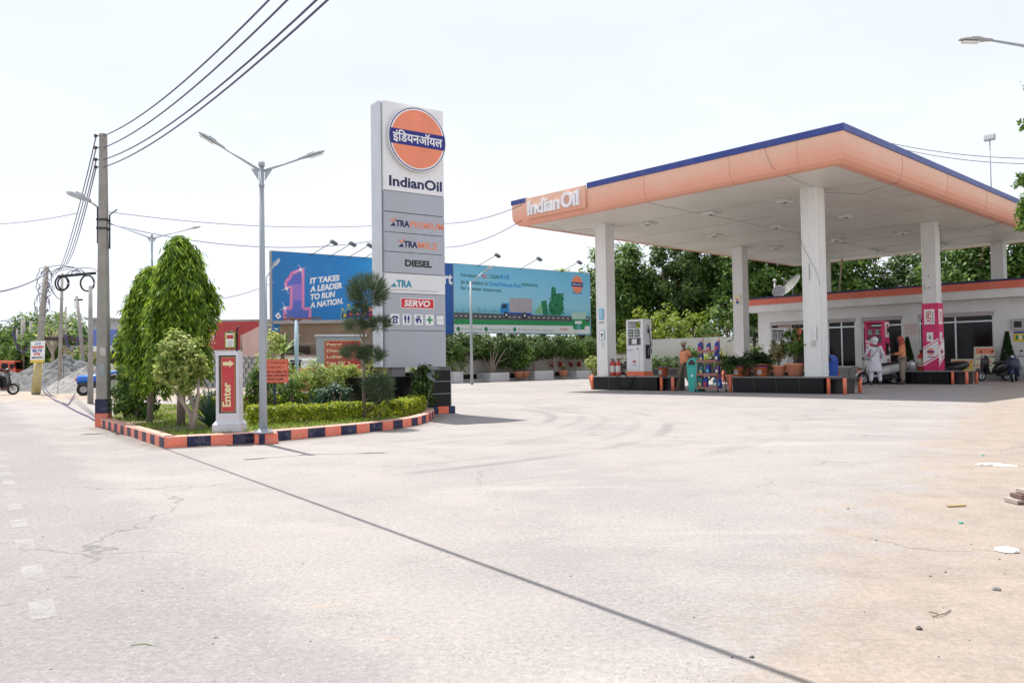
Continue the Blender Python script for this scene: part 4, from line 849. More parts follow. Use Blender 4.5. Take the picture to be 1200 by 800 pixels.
def scooter(label, loc, rz, col, seat, s=1.0):
    t_ = thing('scooter', label, 'scooter', loc, rz); t_.scale = (s,)*3
    wheel(t_, .66, .23); wheel(t_, -.60, .23)
    mb = MB(); loft(mb, [(-.98, .70, .05, .05), (-.9, .68, .13, .12), (-.65, .60, .19, .20), (-.35, .55, .19, .20), (-.12, .50, .15, .17), (.0, .42, .12, .1)], col); mb.build('rear_body', t_)
    mb = MB(); mb.add([(.0, -.15, .30), (.38, -.13, .28), (.38, .13, .28), (0, .15, .30), (.0, -.15, .36), (.38, -.13, .34), (.38, .13, .34), (0, .15, .36)], [(0, 3, 2, 1), (4, 5, 6, 7), (0, 1, 5, 4), (1, 2, 6, 5), (2, 3, 7, 6), (3, 0, 4, 7)], col); mb.build('footboard', t_, bevel=.01)
    mb = MB(); prof = [(.34, .28), (.42, .28), (.50, .55), (.46, .92), (.40, .94), (.43, .55)]
    n = len(prof); vs = []
    for yy, k in ((-.2, 0), (0, .05), (.2, 0)): vs += [(x+k, yy, z) for x, z in prof]
    fs = [[j*n+i, j*n+(i+1) % n, (j+1)*n+(i+1) % n, (j+1)*n+i] for j in range(2) for i in range(n)]+[list(range(n)), [2*n+i for i in range(n)][::-1]]
    mb.add(vs, fs, col, True); mb.build('leg_shield', t_, bevel=.01)
    mb = MB(); mb.lathe([(.27, -.07), (.29, 0), (.27, .07)], col, (.66, 0, .25), 20, Matrix.Rotation(R(90), 3, 'X'), False)
    bm_f = mb; keep = [(i, f) for i, f in enumerate(mb.f) if all(mb.v[a].z > .28 for a in f)]
    mb.f = [f for _, f in keep]; mb.m = [0]*len(keep); mb.sm = [True]*len(keep); mb.build('front_mudguard', t_)
    mb = MB(); mb.tube([(.64, 0, .25), (.44, 0, .95)], .03, BLACKM, 8); mb.build('fork', t_)
    mb = MB(); loft(mb, [(.32, .98, .05, .04), (.42, 1.0, .13, .07), (.52, .98, .09, .07), (.55, .97, .03, .03)], col); hb = mb.build('handlebar_cowl', t_)
    mb = MB(); mb.sphere((.52, 0, .98), .07, C_('headlamp', (.6, .6, .62), rough=.15), sc=(.5, 1, .8)); mb.build('headlight', hb)
    mb = MB(); mb.tube([(.32, -.34, 1.0), (.40, -.1, 1.0), (.40, .1, 1.0), (.32, .34, 1.0)], .014, BLACKM, 6)
    mb.tube([(.31, -.36, 1.0), (.34, -.24, 1.0)], .022, RUBBER, 8); mb.tube([(.31, .36, 1.0), (.34, .24, 1.0)], .022, RUBBER, 8); mb.build('handlebar', t_)
    for s1 in (-1, 1):
        mb = MB(); mb.tube([(.37, s1*.2, 1.0), (.36, s1*.28, 1.18)], .007, BLACKM, 5); mb.sphere((.35, s1*.29, 1.22), .06, BLACKM, sc=(.3, 1, .7)); mb.build('mirror', t_)
    mb = MB(); loft(mb, [(-.92, .79, .06, .03), (-.8, .80, .12, .05), (-.4, .77, .13, .055), (-.05, .74, .11, .05), (.02, .72, .05, .03)], seat); mb.build('seat', t_)
    mb = MB(); mb.tube([(-.85, .1, .82), (-1.0, .07, .86), (-1.02, 0, .87), (-1.0, -.07, .86), (-.85, -.1, .82)], .014, GALV, 6); mb.build('grab_rail', t_)
    mb = MB(); mb.sphere((-.97, 0, .66), .06, C_('tail_red', (.5, .02, .02)), sc=(.5, 1, .7)); mb.build('tail_light', t_)
    mb = MB(); mb.tube([(-.2, -.16, .26), (-.8, -.2, .30)], [.03, .05], GALV, 8); mb.bx(-.7, -.2, -.1, .12, .2, .36, BLACKM); mb.build('engine', t_)
    mb = MB(); mb.box((-1.0, 0, .5), (.01, .17, .13), WIK); mb.build('number_plate', t_)
    return t_
SWH = mat('scooter_white', (.62, .64, .64), .2, var=.03, spec=.6); SBK = mat('scooter_black', (.016, .016, .018), .25, spec=.6); SBL = mat('scooter_blue', (.01, .015, .06), .22, spec=.6)
p = S(10.75, PX(1030, 440, 10.75).y); scooter('white scooter standing at the magenta pump behind the man in white', p, math.pi+.12, SWH, BLACKM, 1.02)
scooter('black scooter facing left, parked at the shop step beside the cream board', S(16.4, PX(1165, 440, 16.4).y), math.pi+.25, SBK, BLACKM, 1.0)
scooter('dark blue scooter seen from behind, rightmost by the white wall', S(15.7, PX(1189, 440, 15.7).y), math.pi+.9, SBL, BLACKM, 1.0)
p = G(1113, 444); scooter('dark scooter half hidden behind the right end of the magenta column island', S(14.6, PX(1104, 440, 14.6).y, 0), math.pi-.5, SBK, BLACKM, 1.0)
scooter('dark scooter parked in shade behind the white pump on the left island', S(8.5, PX(733, 446, 8.5).y, 0), 1.1, SBK, BLACKM, 1.15)
scooter('dark scooter parked in shade behind the oil rack', S(13.5, PX(846, 446, 13.5).y, 0), math.pi-.5, SBK, BLACKM, 1.1)
# hose loop standing by the scooter
p = G(1002.5, 447); o = thing('air_hose', 'round loop of black hose left of the white scooter with an orange post', 'hose', p, .1)
mb = MB(); mb.tube([(.0+.30*math.cos(a), 0, .34+.32*math.sin(a)) for a in np.linspace(0, 6.28, 26)], .014, RUBBER, 6); mb.build('loop', o); mb = MB(); mb.tube([(.18, .05, 0), (.18, .05, .6)], .05, ORANGE, 10); mb.build('post', o)

# ================= PEOPLE =================
SKIN = mat('brown_skin', (.16, .075, .045), .55, var=.05)
def skinned(name, V_, E_, m, parent, root=0, sub=1, loc=None):
    keys = list(V_); me = bpy.data.meshes.new(name); me.from_pydata([V_[k][0] for k in keys], [(keys.index(a), keys.index(b)) for a, b in E_], []); o = bpy.data.objects.new(name, me); COL.objects.link(o)
    md = o.modifiers.new('skin', 'SKIN'); md.use_smooth_shade = True
    for i, k in enumerate(keys):
        r_ = V_[k][1]; me.skin_vertices[0].data[i].radius = (r_, r_) if not isinstance(r_, tuple) else r_
        me.skin_vertices[0].data[i].use_root = (i == root)
    ss = o.modifiers.new('sub', 'SUBSURF'); ss.levels = sub; ss.render_levels = sub
    dg = bpy.context.evaluated_depsgraph_get(); dg.update(); m2 = bpy.data.meshes.new_from_object(o.evaluated_get(dg)); bpy.data.objects.remove(o)
    m2.materials.clear(); m2.materials.append(m); m2.polygons.foreach_set('use_smooth', [True]*len(m2.polygons))
    o = bpy.data.objects.new(name, m2); COL.objects.link(o); o.parent = parent
    if loc: o.location = loc
    return o
def person(label, loc, rz, J, shirt, trousers, head=None, s=1.0, kurta=False, long_sleeve=False, headwear=None, shoes=BLACKM, beard=None, bulk=1.0):
    # J: joint positions, x to the person's left, y forward, z up
    t_ = thing('person', label, 'person', loc, rz); t_.scale = (s,)*3
    V_ = {}; E_ = []
    def v(k, p_, r_): V_[k] = (Vector(p_), r_)
    v('pelvis', (0, 0, .93), (.13, .10)); v('waist', (0, .01, 1.06), (.125, .095)); v('chest', (0, .0, 1.27), (.15, .105)); v('collar', (0, -.01, 1.40), (.10, .07)); v('neck', (0, .0, 1.47), .048)
    hd = Vector(J.get('head', (0, .02, 1.0))); hx, hy = hd.x, hd.y
    v('jaw', (hx*.5, hy+.0, 1.535), .062); v('skull', (hx, hy, 1.61), .085); v('crown', (hx, hy-.01, 1.67), .06)
    v('nose', (hx*1.0, hy+.095, 1.59), .014)
    E_ += [('pelvis', 'waist'), ('waist', 'chest'), ('chest', 'collar'), ('collar', 'neck'), ('neck', 'jaw'), ('jaw', 'skull'), ('skull', 'crown'), ('skull', 'nose')]
    for sd_, sg in (('L', 1), ('R', -1)):
        sh = (sg*.185, -.01, 1.385); el = J['el'+sd_]; wr = J['wr'+sd_]; hp = (sg*.09, 0, .90); kn = J['kn'+sd_]; an = J['an'+sd_]
        v('sh'+sd_, sh, .056); v('el'+sd_, el, .042); v('wr'+sd_, wr, .028); v('hp'+sd_, hp, .085); v('kn'+sd_, kn, .056); v('an'+sd_, an, .036)
        fd = Vector(J.get('foot', (0, 1, 0))); v('ft'+sd_, Vector(an)+Vector((0, .13, -.045)), .035); v('hl'+sd_, Vector(an)+Vector((0, -.03, -.045)), .034)
        E_ += [('collar', 'sh'+sd_), ('sh'+sd_, 'el'+sd_), ('el'+sd_, 'wr'+sd_), ('pelvis', 'hp'+sd_), ('hp'+sd_, 'kn'+sd_), ('kn'+sd_, 'an'+sd_), ('an'+sd_, 'ft'+sd_), ('an'+sd_, 'hl'+sd_)]
        d = (Vector(wr)-Vector(el)).normalized(); sdv = d.cross(Vector((0, 1, 0))); sdv = sdv.normalized() if sdv.length > .2 else d.cross(Vector((0, 0, 1))).normalized(); nr = d.cross(sdv)
        pl = Vector(wr)+d*.055; v('pm'+sd_, pl, (.034, .018)); E_.append(('wr'+sd_, 'pm'+sd_))
        for i in range(4):
            b_ = pl+d*.035+sdv*(.028-.019*i); L_ = (.062, .072, .066, .052)[i]; v('f%d%s' % (i, sd_), b_, .0095); v('g%d%s' % (i, sd_), b_+d*L_*.6+nr*.015, .0085); v('h%d%s' % (i, sd_), b_+d*L_*.85+nr*.045, .007); E_ += [('pm'+sd_, 'f%d%s' % (i, sd_)), ('f%d%s' % (i, sd_), 'g%d%s' % (i, sd_)), ('g%d%s' % (i, sd_), 'h%d%s' % (i, sd_))]
        v('t0'+sd_, pl+sdv*.045-d*.01, .011); v('t1'+sd_, pl+sdv*.06+d*.03+nr*.015, .009); E_ += [('pm'+sd_, 't0'+sd_), ('t0'+sd_, 't1'+sd_)]
    body = skinned('body', V_, E_, SKIN, t_, 0, 1)
    def sub(keys, edges, add, m, nm): 
        W_ = {k: (V_[k][0], tuple(q+add for q in V_[k][1]) if isinstance(V_[k][1], tuple) else V_[k][1]+add) for k in keys}
        return W_, edges
    K = ['pelvis', 'waist', 'chest', 'collar']; Ed = [('pelvis', 'waist'), ('waist', 'chest'), ('chest', 'collar')]
    W_ = {k: (V_[k][0], (V_[k][1][0]+.028, V_[k][1][1]+.03)) for k in K}; W_['chest'] = (V_['chest'][0], (.168*bulk, .128*bulk)); W_['waist'] = (W_['waist'][0], (.158*bulk, .13*bulk))
    if not kurta: W_['pelvis'] = (Vector((0, 0, .86)), (.172*bulk, .145*bulk))
    for sd_ in 'LR':
        a = V_['sh'+sd_][0]; e = V_['el'+sd_][0]; w_ = V_['wr'+sd_][0]; W_['sh'+sd_] = (a, .072); end = w_.lerp(e, .1) if long_sleeve else a.lerp(e, .72)
        W_['el'+sd_] = ((e, .056) if long_sleeve else (end, .066)); Ed += [('collar', 'sh'+sd_), ('sh'+sd_, 'el'+sd_)]
        if long_sleeve: W_['cf'+sd_] = (end, .044); Ed.append(('el'+sd_, 'cf'+sd_))
    if kurta: W_['pelvis'] = (Vector((0, 0, .93)), (.165, .13)); W_['hem0'] = (Vector((0, 0, .75)), (.185, .15)); W_['hem'] = (Vector((0, 0, .52)), (.205, .165)); Ed += [('pelvis', 'hem0'), ('hem0', 'hem')]
    if kurta:
        mb = MB(); M_ = Matrix.Diagonal(Vector((1.0, .78, 1))); mb.lathe([(.165, 1.12), (.178, 1.0), (.195, .85), (.222, .65), (.24, .5), (.235, .49), (.18, .8)], shirt, (0, 0, 0), 20, M_, False); mb.build('kurta_skirt', t_)
    skinned('shirt' if not kurta else 'kurta', W_, Ed, shirt, t_, 0, 1)
    W_ = {'pelvis': (Vector((0, 0, .94)), (.14, .12))}; Ed = []
    for sd_ in 'LR':
        W_['hp'+sd_] = (V_['hp'+sd_][0], .11); W_['kn'+sd_] = (V_['kn'+sd_][0], .092); a = V_['an'+sd_][0]; W_['an'+sd_] = (a+Vector((0, 0, .02)), .066); Ed += [('pelvis', 'hp'+sd_), ('hp'+sd_, 'kn'+sd_), ('kn'+sd_, 'an'+sd_)]
    skinned('trousers', W_, Ed, trousers, t_, 0, 1)
    for sd_ in 'LR':
        a = V_['an'+sd_][0]; mb = MB(); mb.sphere((a.x, a.y+.05, .045), 1, shoes, 12, 8, (.052, .145, .05)); mb.build('shoe', t_)
    mb = MB()
    for s1 in (-1, 1): mb.sphere((hx+s1*.032, hy+.078, 1.615), .012, C_('eye_white', (.5, .48, .45)), 8, 6); 
    mb.build('eye', body); mb = MB()
    for s1 in (-1, 1): mb.sphere((hx+s1*.085, hy+.0, 1.60), .028, SKIN, 8, 6, (.4, .8, 1.2))
    mb.build('ear', body); mb = MB(); mb.sphere((hx, hy+.082, 1.553), .02, C_('lips', (.16, .05, .04)), 8, 5, (1.2, .35, .3)); mb.build('mouth', body)
    if headwear == 'turban':
        mb = MB(); mb.sphere((hx, hy-.02, 1.66), .128, headc(head), 16, 10, (1, 1.08, .95)); mb.sphere((hx, hy-.06, 1.56), .085, headc(head), 12, 8, (1, .7, 1)); mb.tube([(hx+.105*math.cos(a), hy-.01+.115*math.sin(a), 1.645+.02*math.sin(a*2)) for a in np.linspace(0, 6.28, 16)], .03, headc(head), 8); mb.build('turban', t_)
    elif headwear == 'cap':
        mb = MB(); mb.sphere((hx, hy-.01, 1.66), .105, headc(head), 16, 10, (1, 1.05, .62)); mb.box((hx, hy+.11, 1.65), (.13, .11, .015), headc(head)); mb.build('cap', t_)
    elif headwear == 'scarf':
        mb = MB(); mb.sphere((hx, hy-.02, 1.635), .112, headc(head), 16, 10, (1, 1.02, 1.0)); mb.sphere((hx, hy-.03, 1.52), .10, headc(head), 14, 8, (1.0, 1, .8)); mb.sphere((hx, 0, 1.45), .13, headc(head), 14, 8, (1.2, .9, .5)); mb.build('head_scarf', t_)
    elif headwear == 'helmet':
        mb = MB(); mb.sphere((hx, hy-.01, 1.63), .145, headc(head), 16, 10); mb.build('helmet', t_)
    if beard: mb = MB(); mb.sphere((hx, hy+.05, 1.525), .06, beard, 10, 7, (1, .7, 1)); mb.build('beard', t_)
    return t_
def headc(c): return c
SHO = mat('orange_shirt', (.72, .28, .14), .85, var=.12, vscale=12, bump=.3, bscale=10); KHK = mat('olive_trousers', (.15, .125, .09), .9, var=.1, vscale=10); WHC = mat('white_cotton', (.70, .69, .76), .9, var=.05, vscale=10, bump=.3, bscale=9)
stand = dict(knL=(.10, .02, .50), anL=(.10, 0, .09), knR=(-.10, .02, .50), anR=(-.10, 0, .09))
p = G(803, 457.5)
person('man in loose orange shirt and cap strolling with hands clasped behind his back', p, R(112), dict(elL=(.24, -.14, 1.13), wrL=(.07, -.2, .98), elR=(-.24, -.14, 1.13), wrR=(-.05, -.2, .99), knL=(.10, .16, .52), anL=(.11, .24, .09), knR=(-.10, -.04, .50), anR=(-.10, -.24, .10), head=(0, .03, 0)), SHO, KHK, C_('beige_cap', (.36, .32, .24)), .98, headwear='cap', shoes=C_('brown_sandal', (.14, .08, .05)), bulk=1.22)
p = S(10.1, PX(1026, 440, 10.1).y)
m_ = person('man in white kurta and white turban seen from behind beside the white scooter', p, R(-15), dict(elL=(.27, .02, 1.14), wrL=(.24, .22, 1.04), elR=(-.29, .05, 1.13), wrR=(-.34, .26, 1.02), knL=(.13, .04, .5), anL=(.17, .02, .09), knR=(-.12, .0, .5), anR=(-.17, -.03, .09)), WHC, WHC, WHC, 1.03, kurta=True, long_sleeve=True, headwear='turban')
mb = MB(); mb.tube([(.15, -.135, 1.40), (.05, -.155, 1.25), (-.1, -.15, 1.1), (-.18, -.1, .98)], .012, C_('strap', (.22, .22, .3)), 6); mb.build('shoulder_strap', m_)
p = S(10.9, PX(1058, 440, 10.9).y)
person('man in orange shirt with red head scarf looking down beside the white scooter', p, R(70), dict(elL=(.23, .05, 1.12), wrL=(.12, .28, 1.10), elR=(-.23, .06, 1.12), wrR=(-.08, .28, 1.08), head=(0, .06, 0), **stand), SHO, mat('khaki_trousers', (.26, .22, .17), .9), C_('red_scarf', (.42, .07, .045)), 1.06, long_sleeve=True, headwear='scarf', beard=C_('beard', (.03, .02, .02)))
# ================= TOTEM SIGN =================
TF = Vector((.822, .569, 0)).normalized(); TN = Vector((TF.y, -TF.x, 0)); TW = 1.42
TP0 = Vector((-2.57, 16.0, 0)); TRZ = math.atan2(TF.y, TF.x)
tot = thing('totem_sign', 'tall grey and white price totem with round orange emblem rising over the garden', 'sign', TP0, TRZ)
TG = mat('totem_grey', (.41, .435, .49), .4, .0, var=.06, dirt=(.32, .32, .33), damt=.45, stretch=(1, 1, .3)); TWH = mat('totem_white', (.80, .80, .82), .4, var=.04, dirt=(.55, .53, .50), damt=.35); TEDGE = mat('totem_side', (.62, .65, .72), .45, .0, var=.06)
# local: x along the face, y into the sign, front at y = 0
zs = [(.99, 1.735, TG), (1.75, 2.495, TG), (2.51, 2.91, WHITE), (2.93, 3.345, TG), (3.36, 3.745, TG), (3.76, 4.16, TG), (4.18, 4.595, TG), (4.61, 6.44, TWH)]
mb = MB(); mb.bx(-.0, TW, .06, .34, .99, 6.42, TEDGE); mb.build('core', tot)
mb = MB(); mb.bx(-.085, -.022, .03, .40, 1.0, 6.43, TEDGE); mb.bx(-.0218, -.002, .07, .36, 1.0, 6.40, C_('groove', (.26, .27, .30))); mb.build('side_post', tot, bevel=.01)
for z0, z1, m in zs:
    mb = MB(); pr = [(0, .06), (.015, .02), (.05, 0), (TW-.02, 0), (TW+.005, .02), (TW+.005, .06)]; mb.prism(pr, z0, z1, m); mb.build('sign_panel', tot)
f0 = lambda mb, d=0: Face(mb, (0, -d, 0), (1, 0, 0))
mb = MB(); f = f0(mb); f.disc(.745, 5.715, .675, C_('emblem_rim', (.62, .62, .62)), -.01, .10, 48); o = mb.build('emblem', tot)
mb = MB(); f = f0(mb); emblem(f, .745, 5.715, .672, .104); mb.build('emblem_face', o)
TXN = C_('dark_navy_ink', (.008, .015, .09))
mb = MB(); f = f0(mb); f.text('IndianOil', .13, 4.70, 1.235, .22, TXN, 0, .004, .03); mb.build('lettering', tot)
mb = MB(); f = f0(mb)
def xtra(f, x, y, w, h, c1, word=None, c2=ORI, tick=True):
    wx = h*.95
    f.text('TRA', x+wx, y, h*2.35, h, c1, 0, .004, .04)
    f.poly([(x, y), (x+.42*h, y), (x+.80*h, y+.5*h), (x+.55*h, y+.5*h)], c1, 0, .004); f.poly([(x+.55*h, y), (x+.95*h, y), (x+.72*h, y+.42*h), (x+.5*h, y+.3*h)], c1, 0, .004)
    if tick: f.poly([(x+.02*h, y+.95*h), (x+.28*h, y+.9*h), (x+.52*h, y+.55*h), (x+1.15*h, y+1.35*h), (x+1.0*h, y+1.35*h), (x+.5*h, y+.85*h), (x+.3*h, y+1.05*h), (x+.0, y+1.1*h)], c2, .004, .007)
    if word: f.text(word, x+wx+h*2.42, y, w-(wx+h*2.42), h, c2, 0, .004, .018)
xtra(f, .14, 3.88, 1.25, .135, TXN, 'PREMIUM'); mb.build('fuel_name', tot); mb = MB(); f = f0(mb); xtra(f, .32, 3.46, .92, .135, TXN, 'MILE')
mb.build('fuel_name', tot); mb = MB(); f = f0(mb); f.text('DIESEL', .47, 3.065, .63, .145, BLK, 0, .004, .045); mb.build('fuel_name', tot); mb = MB(); f = f0(mb)
TEAL = C_('teal_ink', (.02, .25, .36)); xtra(f, .13, 2.63, .6, .15, TEAL, tick=False); f.line([(.12, 2.575), (1.25, 2.575)], .008, C_('thin_red_line', (.4, .25, .25)), 0, .004)
mb.build('fuel_name', tot); mb = MB(); f = f0(mb); f.rect(.36, 2.20, 1.14, 2.415, WIK, 0, .004); f.rect(.375, 2.215, 1.125, 2.40, RED, .004, .008); f.text('SERVO', .43, 2.24, .60, .135, WIK, .008, .012, .035, slant=.18)
mb.build('lubricant_badge', tot)
xs = [.13, .40, .67, .93, 1.18]; mb = MB(); f = f0(mb)
for i, x in enumerate(xs):
    f.rect(x, 1.86, x+.20, 2.08, WIK if i < 4 else C_('icon_frame', (.12, .10, .38)), 0, .004)
x = xs[0]; f.poly([(x+.04, 1.89), (x+.16, 1.89), (x+.14, 1.98), (x+.06, 1.98)], NVI, .004, .007); f.poly([(x+.02, 1.98), (x+.05, 2.04), (x+.15, 2.04), (x+.18, 1.98), (x+.14, 1.985), (x+.12, 2.005), (x+.08, 2.005), (x+.06, 1.985)], NVI, .007, .01); f.disc(x+.10, 1.935, .02, WIK, .007, .01, 12)
x = xs[1]
for dx in (.06, .14): f.disc(x+dx, 2.045, .016, NVI, .004, .007, 12); f.poly([(x+dx-.025, 1.96), (x+dx+.025, 1.96), (x+dx+.02, 2.03), (x+dx-.02, 2.03)], NVI, .004, .007); f.rect(x+dx-.012, 1.89, x+dx+.012, 1.96, NVI, .004, .007)
f.rect(x+.098, 1.88, x+.102, 2.06, NVI, .004, .007)
x = xs[2]; f.rect(x+.05, 1.96, x+.15, 1.995, NVI, .004, .007); f.rect(x+.13, 1.90, x+.165, 1.965, NVI, .004, .007); f.rect(x+.085, 1.995, x+.115, 2.04, NVI, .004, .007); f.rect(x+.05, 2.03, x+.15, 2.05, NVI, .004, .007); f.rect(x+.03, 1.94, x+.055, 2.01, NVI, .004, .007); f.rect(x+.05, 1.90, x+.09, 1.96, NVI, .004, .007)
x = xs[3]; f.rect(x+.08, 1.89, x+.12, 2.05, GRI, .004, .007); f.rect(x+.03, 1.95, x+.17, 1.99, GRI, .0045, .0075)
x = xs[4]; f.rect(x+.012, 1.872, x+.188, 2.068, WIK, .004, .007); f.text('ATM', x+.04, 1.955, .12, .03, GREYI, .007, .009)
mb.build('service_icons', tot)
# plinth of black granite below it
pl = thing('totem_plinth', 'black granite plinth with painted kerb under the tall totem', 'plinth', TP0, TRZ)
mb = MB(); mb.bx(-.5, .55, -.05, .9, .16, .80, GRANITE); mb.bx(.55, 1.0, .0, .9, .16, .88, GRANITE); mb.bx(1.02, 1.52, -.02, .62, .16, .92, GRANITE); mb.build('granite_block', pl, bevel=.01)
mb = MB(); mb.bx(.2, .5, .1, .3, .80, .99, C_('footing', (.25, .25, .27))); mb.bx(.9, 1.3, .1, .3, .80, .99, STEEL); mb.build('steel_footing', pl)
mb = MB(); M = Matrix.Rotation(R(-28), 3, 'Y'); mb.box((.62, -.28, .72), (.05, .18, .34), C_('slab_grey', (.25, .25, .28)), M=M); mb.box((.86, -.1, .80), (.3, .25, .2), C_('slab_grey', (.25, .25, .28))); mb.build('tilted_slab', pl)
mb = MB(); 
for (x, z) in ((1.03, .5), (1.51, .5)): mb.bx(x-.008, x+.008, -.032, -.021, .17, .91, C_('tile_trim', (.30, .31, .33)))
for z in (.42, .68): mb.bx(1.03, 1.51, -.03, -.0215, z-.006, z+.006, C_('tile_trim', (.30, .31, .33)))
mb.build('tile_joint', pl)
mb = MB()
for i in range(9): x = -.6+i*.25; mb.bx(x, min(x+.25, 1.56), -.12, .95, 0, .155, ORANGE if i % 2 else NAVY)
mb.build('painted_kerb', pl, bevel=.008)

# ================= GARDEN ISLAND =================
kp = [G(117, 500), G(150, 511), G(192, 525.5), G(286, 520.5), G(362, 513.5), G(416, 508.5), G(455, 504), G(487, 499), G(503, 494), G(509, 489), G(508, 486.5)]
kp = [Vector((p.x, p.y, 0)) for p in kp]
last = Vector((-1.95, 16.9, 0)); 
def offs(pts, d):
    out = []
    for i, p in enumerate(pts):
        a = pts[max(i-1, 0)]; b = pts[min(i+1, len(pts)-1)]; t_ = (b-a).normalized(); out.append(p+Vector((-t_.y, t_.x, 0))*d)
    return out
KH = .155
kb = thing('painted_kerb', 'orange and navy striped kerb around the planted garden', 'kerb', (0, 0, 0))
KTOP = mat('kerb_top_dusty', (.62, .34, .27), .8, var=.2, dirt=(.50, .44, .40), damt=.8, dscale=6)
KO = mat('kerb_orange', (.84, .21, .13), .6, var=.12, vscale=5, dirt=(.50, .38, .33), damt=.65, dscale=11, bump=.6); KN = mat('kerb_navy', (.006, .008, .055), .55, dirt=(.22, .21, .24), damt=.5, dscale=10, bump=.5)
# resample into blocks
def resample(pts, step):
    L_ = [0]
    for a, b in zip(pts[:-1], pts[1:]): L_.append(L_[-1]+(b-a).length)
    n = max(1, round(L_[-1]/step)); out = []
    for i in range(n+1):
        s_ = L_[-1]*i/n; j = max(k for k in range(len(pts)) if L_[k] <= s_+1e-9); j = min(j, len(pts)-2); out.append(pts[j].lerp(pts[j+1], (s_-L_[j])/(L_[j+1]-L_[j])))
    return out
seg1 = resample(kp[:3], .27); seg2 = resample(kp[2:], .285)
def kerb_blocks(seg, first):
    inn = offs(seg, .17 if True else 0)
    for i in range(len(seg)-1):
        a, b = seg[i], seg[i+1]; c, d = inn[i+1], inn[i]; m = (KO, KN)[(i+first) % 2]; mb = MB(); z = Vector((0, 0, KH-.012)); g = Vector((0, 0, KH)); e = (b-a)*.012
        mb.add([a+e, b-e, c-e, d+e, a+e+z, b-e+z, c-e+z, d+e+z], [(0, 3, 2, 1), (0, 1, 5, 4), (1, 2, 6, 5), (2, 3, 7, 6), (3, 0, 4, 7)], m)
        mb.add([a+e+z, b-e+z, c-e+z, d+e+z, a.lerp(d, .06)+e+g, b.lerp(c, .06)-e+g, c.lerp(b, .06)-e+g, d.lerp(a, .06)+e+g], [(4, 5, 6, 7), (0, 1, 5, 4), (1, 2, 6, 5), (2, 3, 7, 6), (3, 0, 4, 7)], KTOP)
        mb.build('kerb_block', kb, bevel=.006)
kerb_blocks(seg1, 0); kerb_blocks(seg2, 0)
p = G(309, 520); mb = MB(); a = G(299, 520.8); b = G(326, 519.5); d_ = (b-a).normalized(); nn = Vector((-d_.y, d_.x, 0)); L_ = (b-a).length
o = thing('lamp_footing', 'small orange and navy concrete block at the foot of the tall lamp post', 'footing', a, math.atan2(d_.y, d_.x))
mb = MB(); mb.bx(0, L_*.17, 0, .25, 0, .14, KO); mb.bx(L_*.172, L_*.42, 0, .25, 0, .14, KN); mb.bx(L_*.422, L_, 0, .25, 0, .14, KO); mb.build('block', o, bevel=.008)
mb = MB(); mb.bx(.01, L_-.01, .01, .24, .141, .148, KTOP); mb.build('top', o)
# bed
inner = [q+Vector((0, 0, 0)) for q in offs(kp, .10)]
poly = [(q.x, q.y) for q in inner]+[(-1.9, 17.0), (-4.2, 19.6), (-9.9, 19.6), (-8.1, 16.2)]
SG = mat('garden_soil', (.17, .13, .085), .95, var=.3, vscale=6, bump=.6, dirt=(.08, .11, .03), damt=.7, dscale=3)
mb = MB(); mb.prism(poly, 0.002, .125, SG); o = mb.build('garden_bed'); struct(o, 'raised soil bed of the planted garden')
def inside(x, y, P_):
    c = False; n = len(P_)
    for i in range(n):
        x1, y1 = P_[i]; x2, y2 = P_[(i+1) % n]
        if (y1 > y) != (y2 > y) and x < (x2-x1)*(y-y1)/(y2-y1)+x1: c = not c
    return c
rs = np.random.RandomState(5); P = []; ip = [(q.x, q.y) for q in offs(kp, .2)]+poly[len(kp):]
while len(P) < 26000:
    x, y = rs.uniform(-9.2, -1.6), rs.uniform(10.4, 19.4)
    if inside(x, y, ip) and rs.uniform() < (1.0 if math.sin(x*2.3+1)*math.cos(y*1.9)+.4*math.sin(x*5+y*4) > -.35 else .12): P.append((x, y, .124))
GR = leafmat('grass_blades', (.07, .14, .02), (.18, .30, .04), (.36, .48, .09), .4)
o = leaf_mesh('grass', P, [(rs.normal(), rs.normal(), .1) for _ in P], .055, GR, axis=[(0, 0, 1.)]*len(P), aspect=.16, sizevar=.5, seed=3); tag(o, 'short patchy lawn grass growing inside the garden kerb', 'grass', kind='stuff')

def dust_mat():
    m = bpy.data.materials.new('kerb_side_dust'); m.use_nodes = True; t = NT(m); b = t.N['Principled BSDF']; g = t.n('ShaderNodeNewGeometry'); b.inputs['Roughness'].default_value = .95
    p_ = g.outputs['Position']; c = t.mix(t.ramp(t.noise(p_, 12, 6, .7), .4, .6), (.36, .30, .25), (.24, .20, .165)); t.L.new(c, b.inputs['Base Color'])
    at = t.n('ShaderNodeAttribute', attribute_name='edge'); f = t.m('MULTIPLY', at.outputs['Fac'], t.ramp(t.noise(p_, 5, 8, .75), .35, .62, .1, 1.0)); f = t.m('MULTIPLY', f, 1.0, True)
    tr = t.n('ShaderNodeBsdfTransparent'); ms = t.n('ShaderNodeMixShader'); t.L.new(f, ms.inputs[0]); t.L.new(tr.outputs[0], ms.inputs[1]); t.L.new(b.outputs[0], ms.inputs[2]); t.L.new(ms.outputs[0], t.N['Material Output'].inputs['Surface']); return m
kk = seg1+seg2[1:]; oo = offs(kk, -.30); mb = MB(); nK = len(kk)
mb.add([(q.x, q.y, .009) for q in offs(kk, .02)]+[(q.x, q.y, .009) for q in oo], [(i, i+nK, i+nK+1, i+1) for i in range(nK-1)], dust_mat()); o = mb.build('dirt_strip', recalc=False); struct(o)
at_ = o.data.attributes.new('edge', 'FLOAT', 'POINT'); at_.data.foreach_set('value', [.85]*nK+[0.0]*nK)
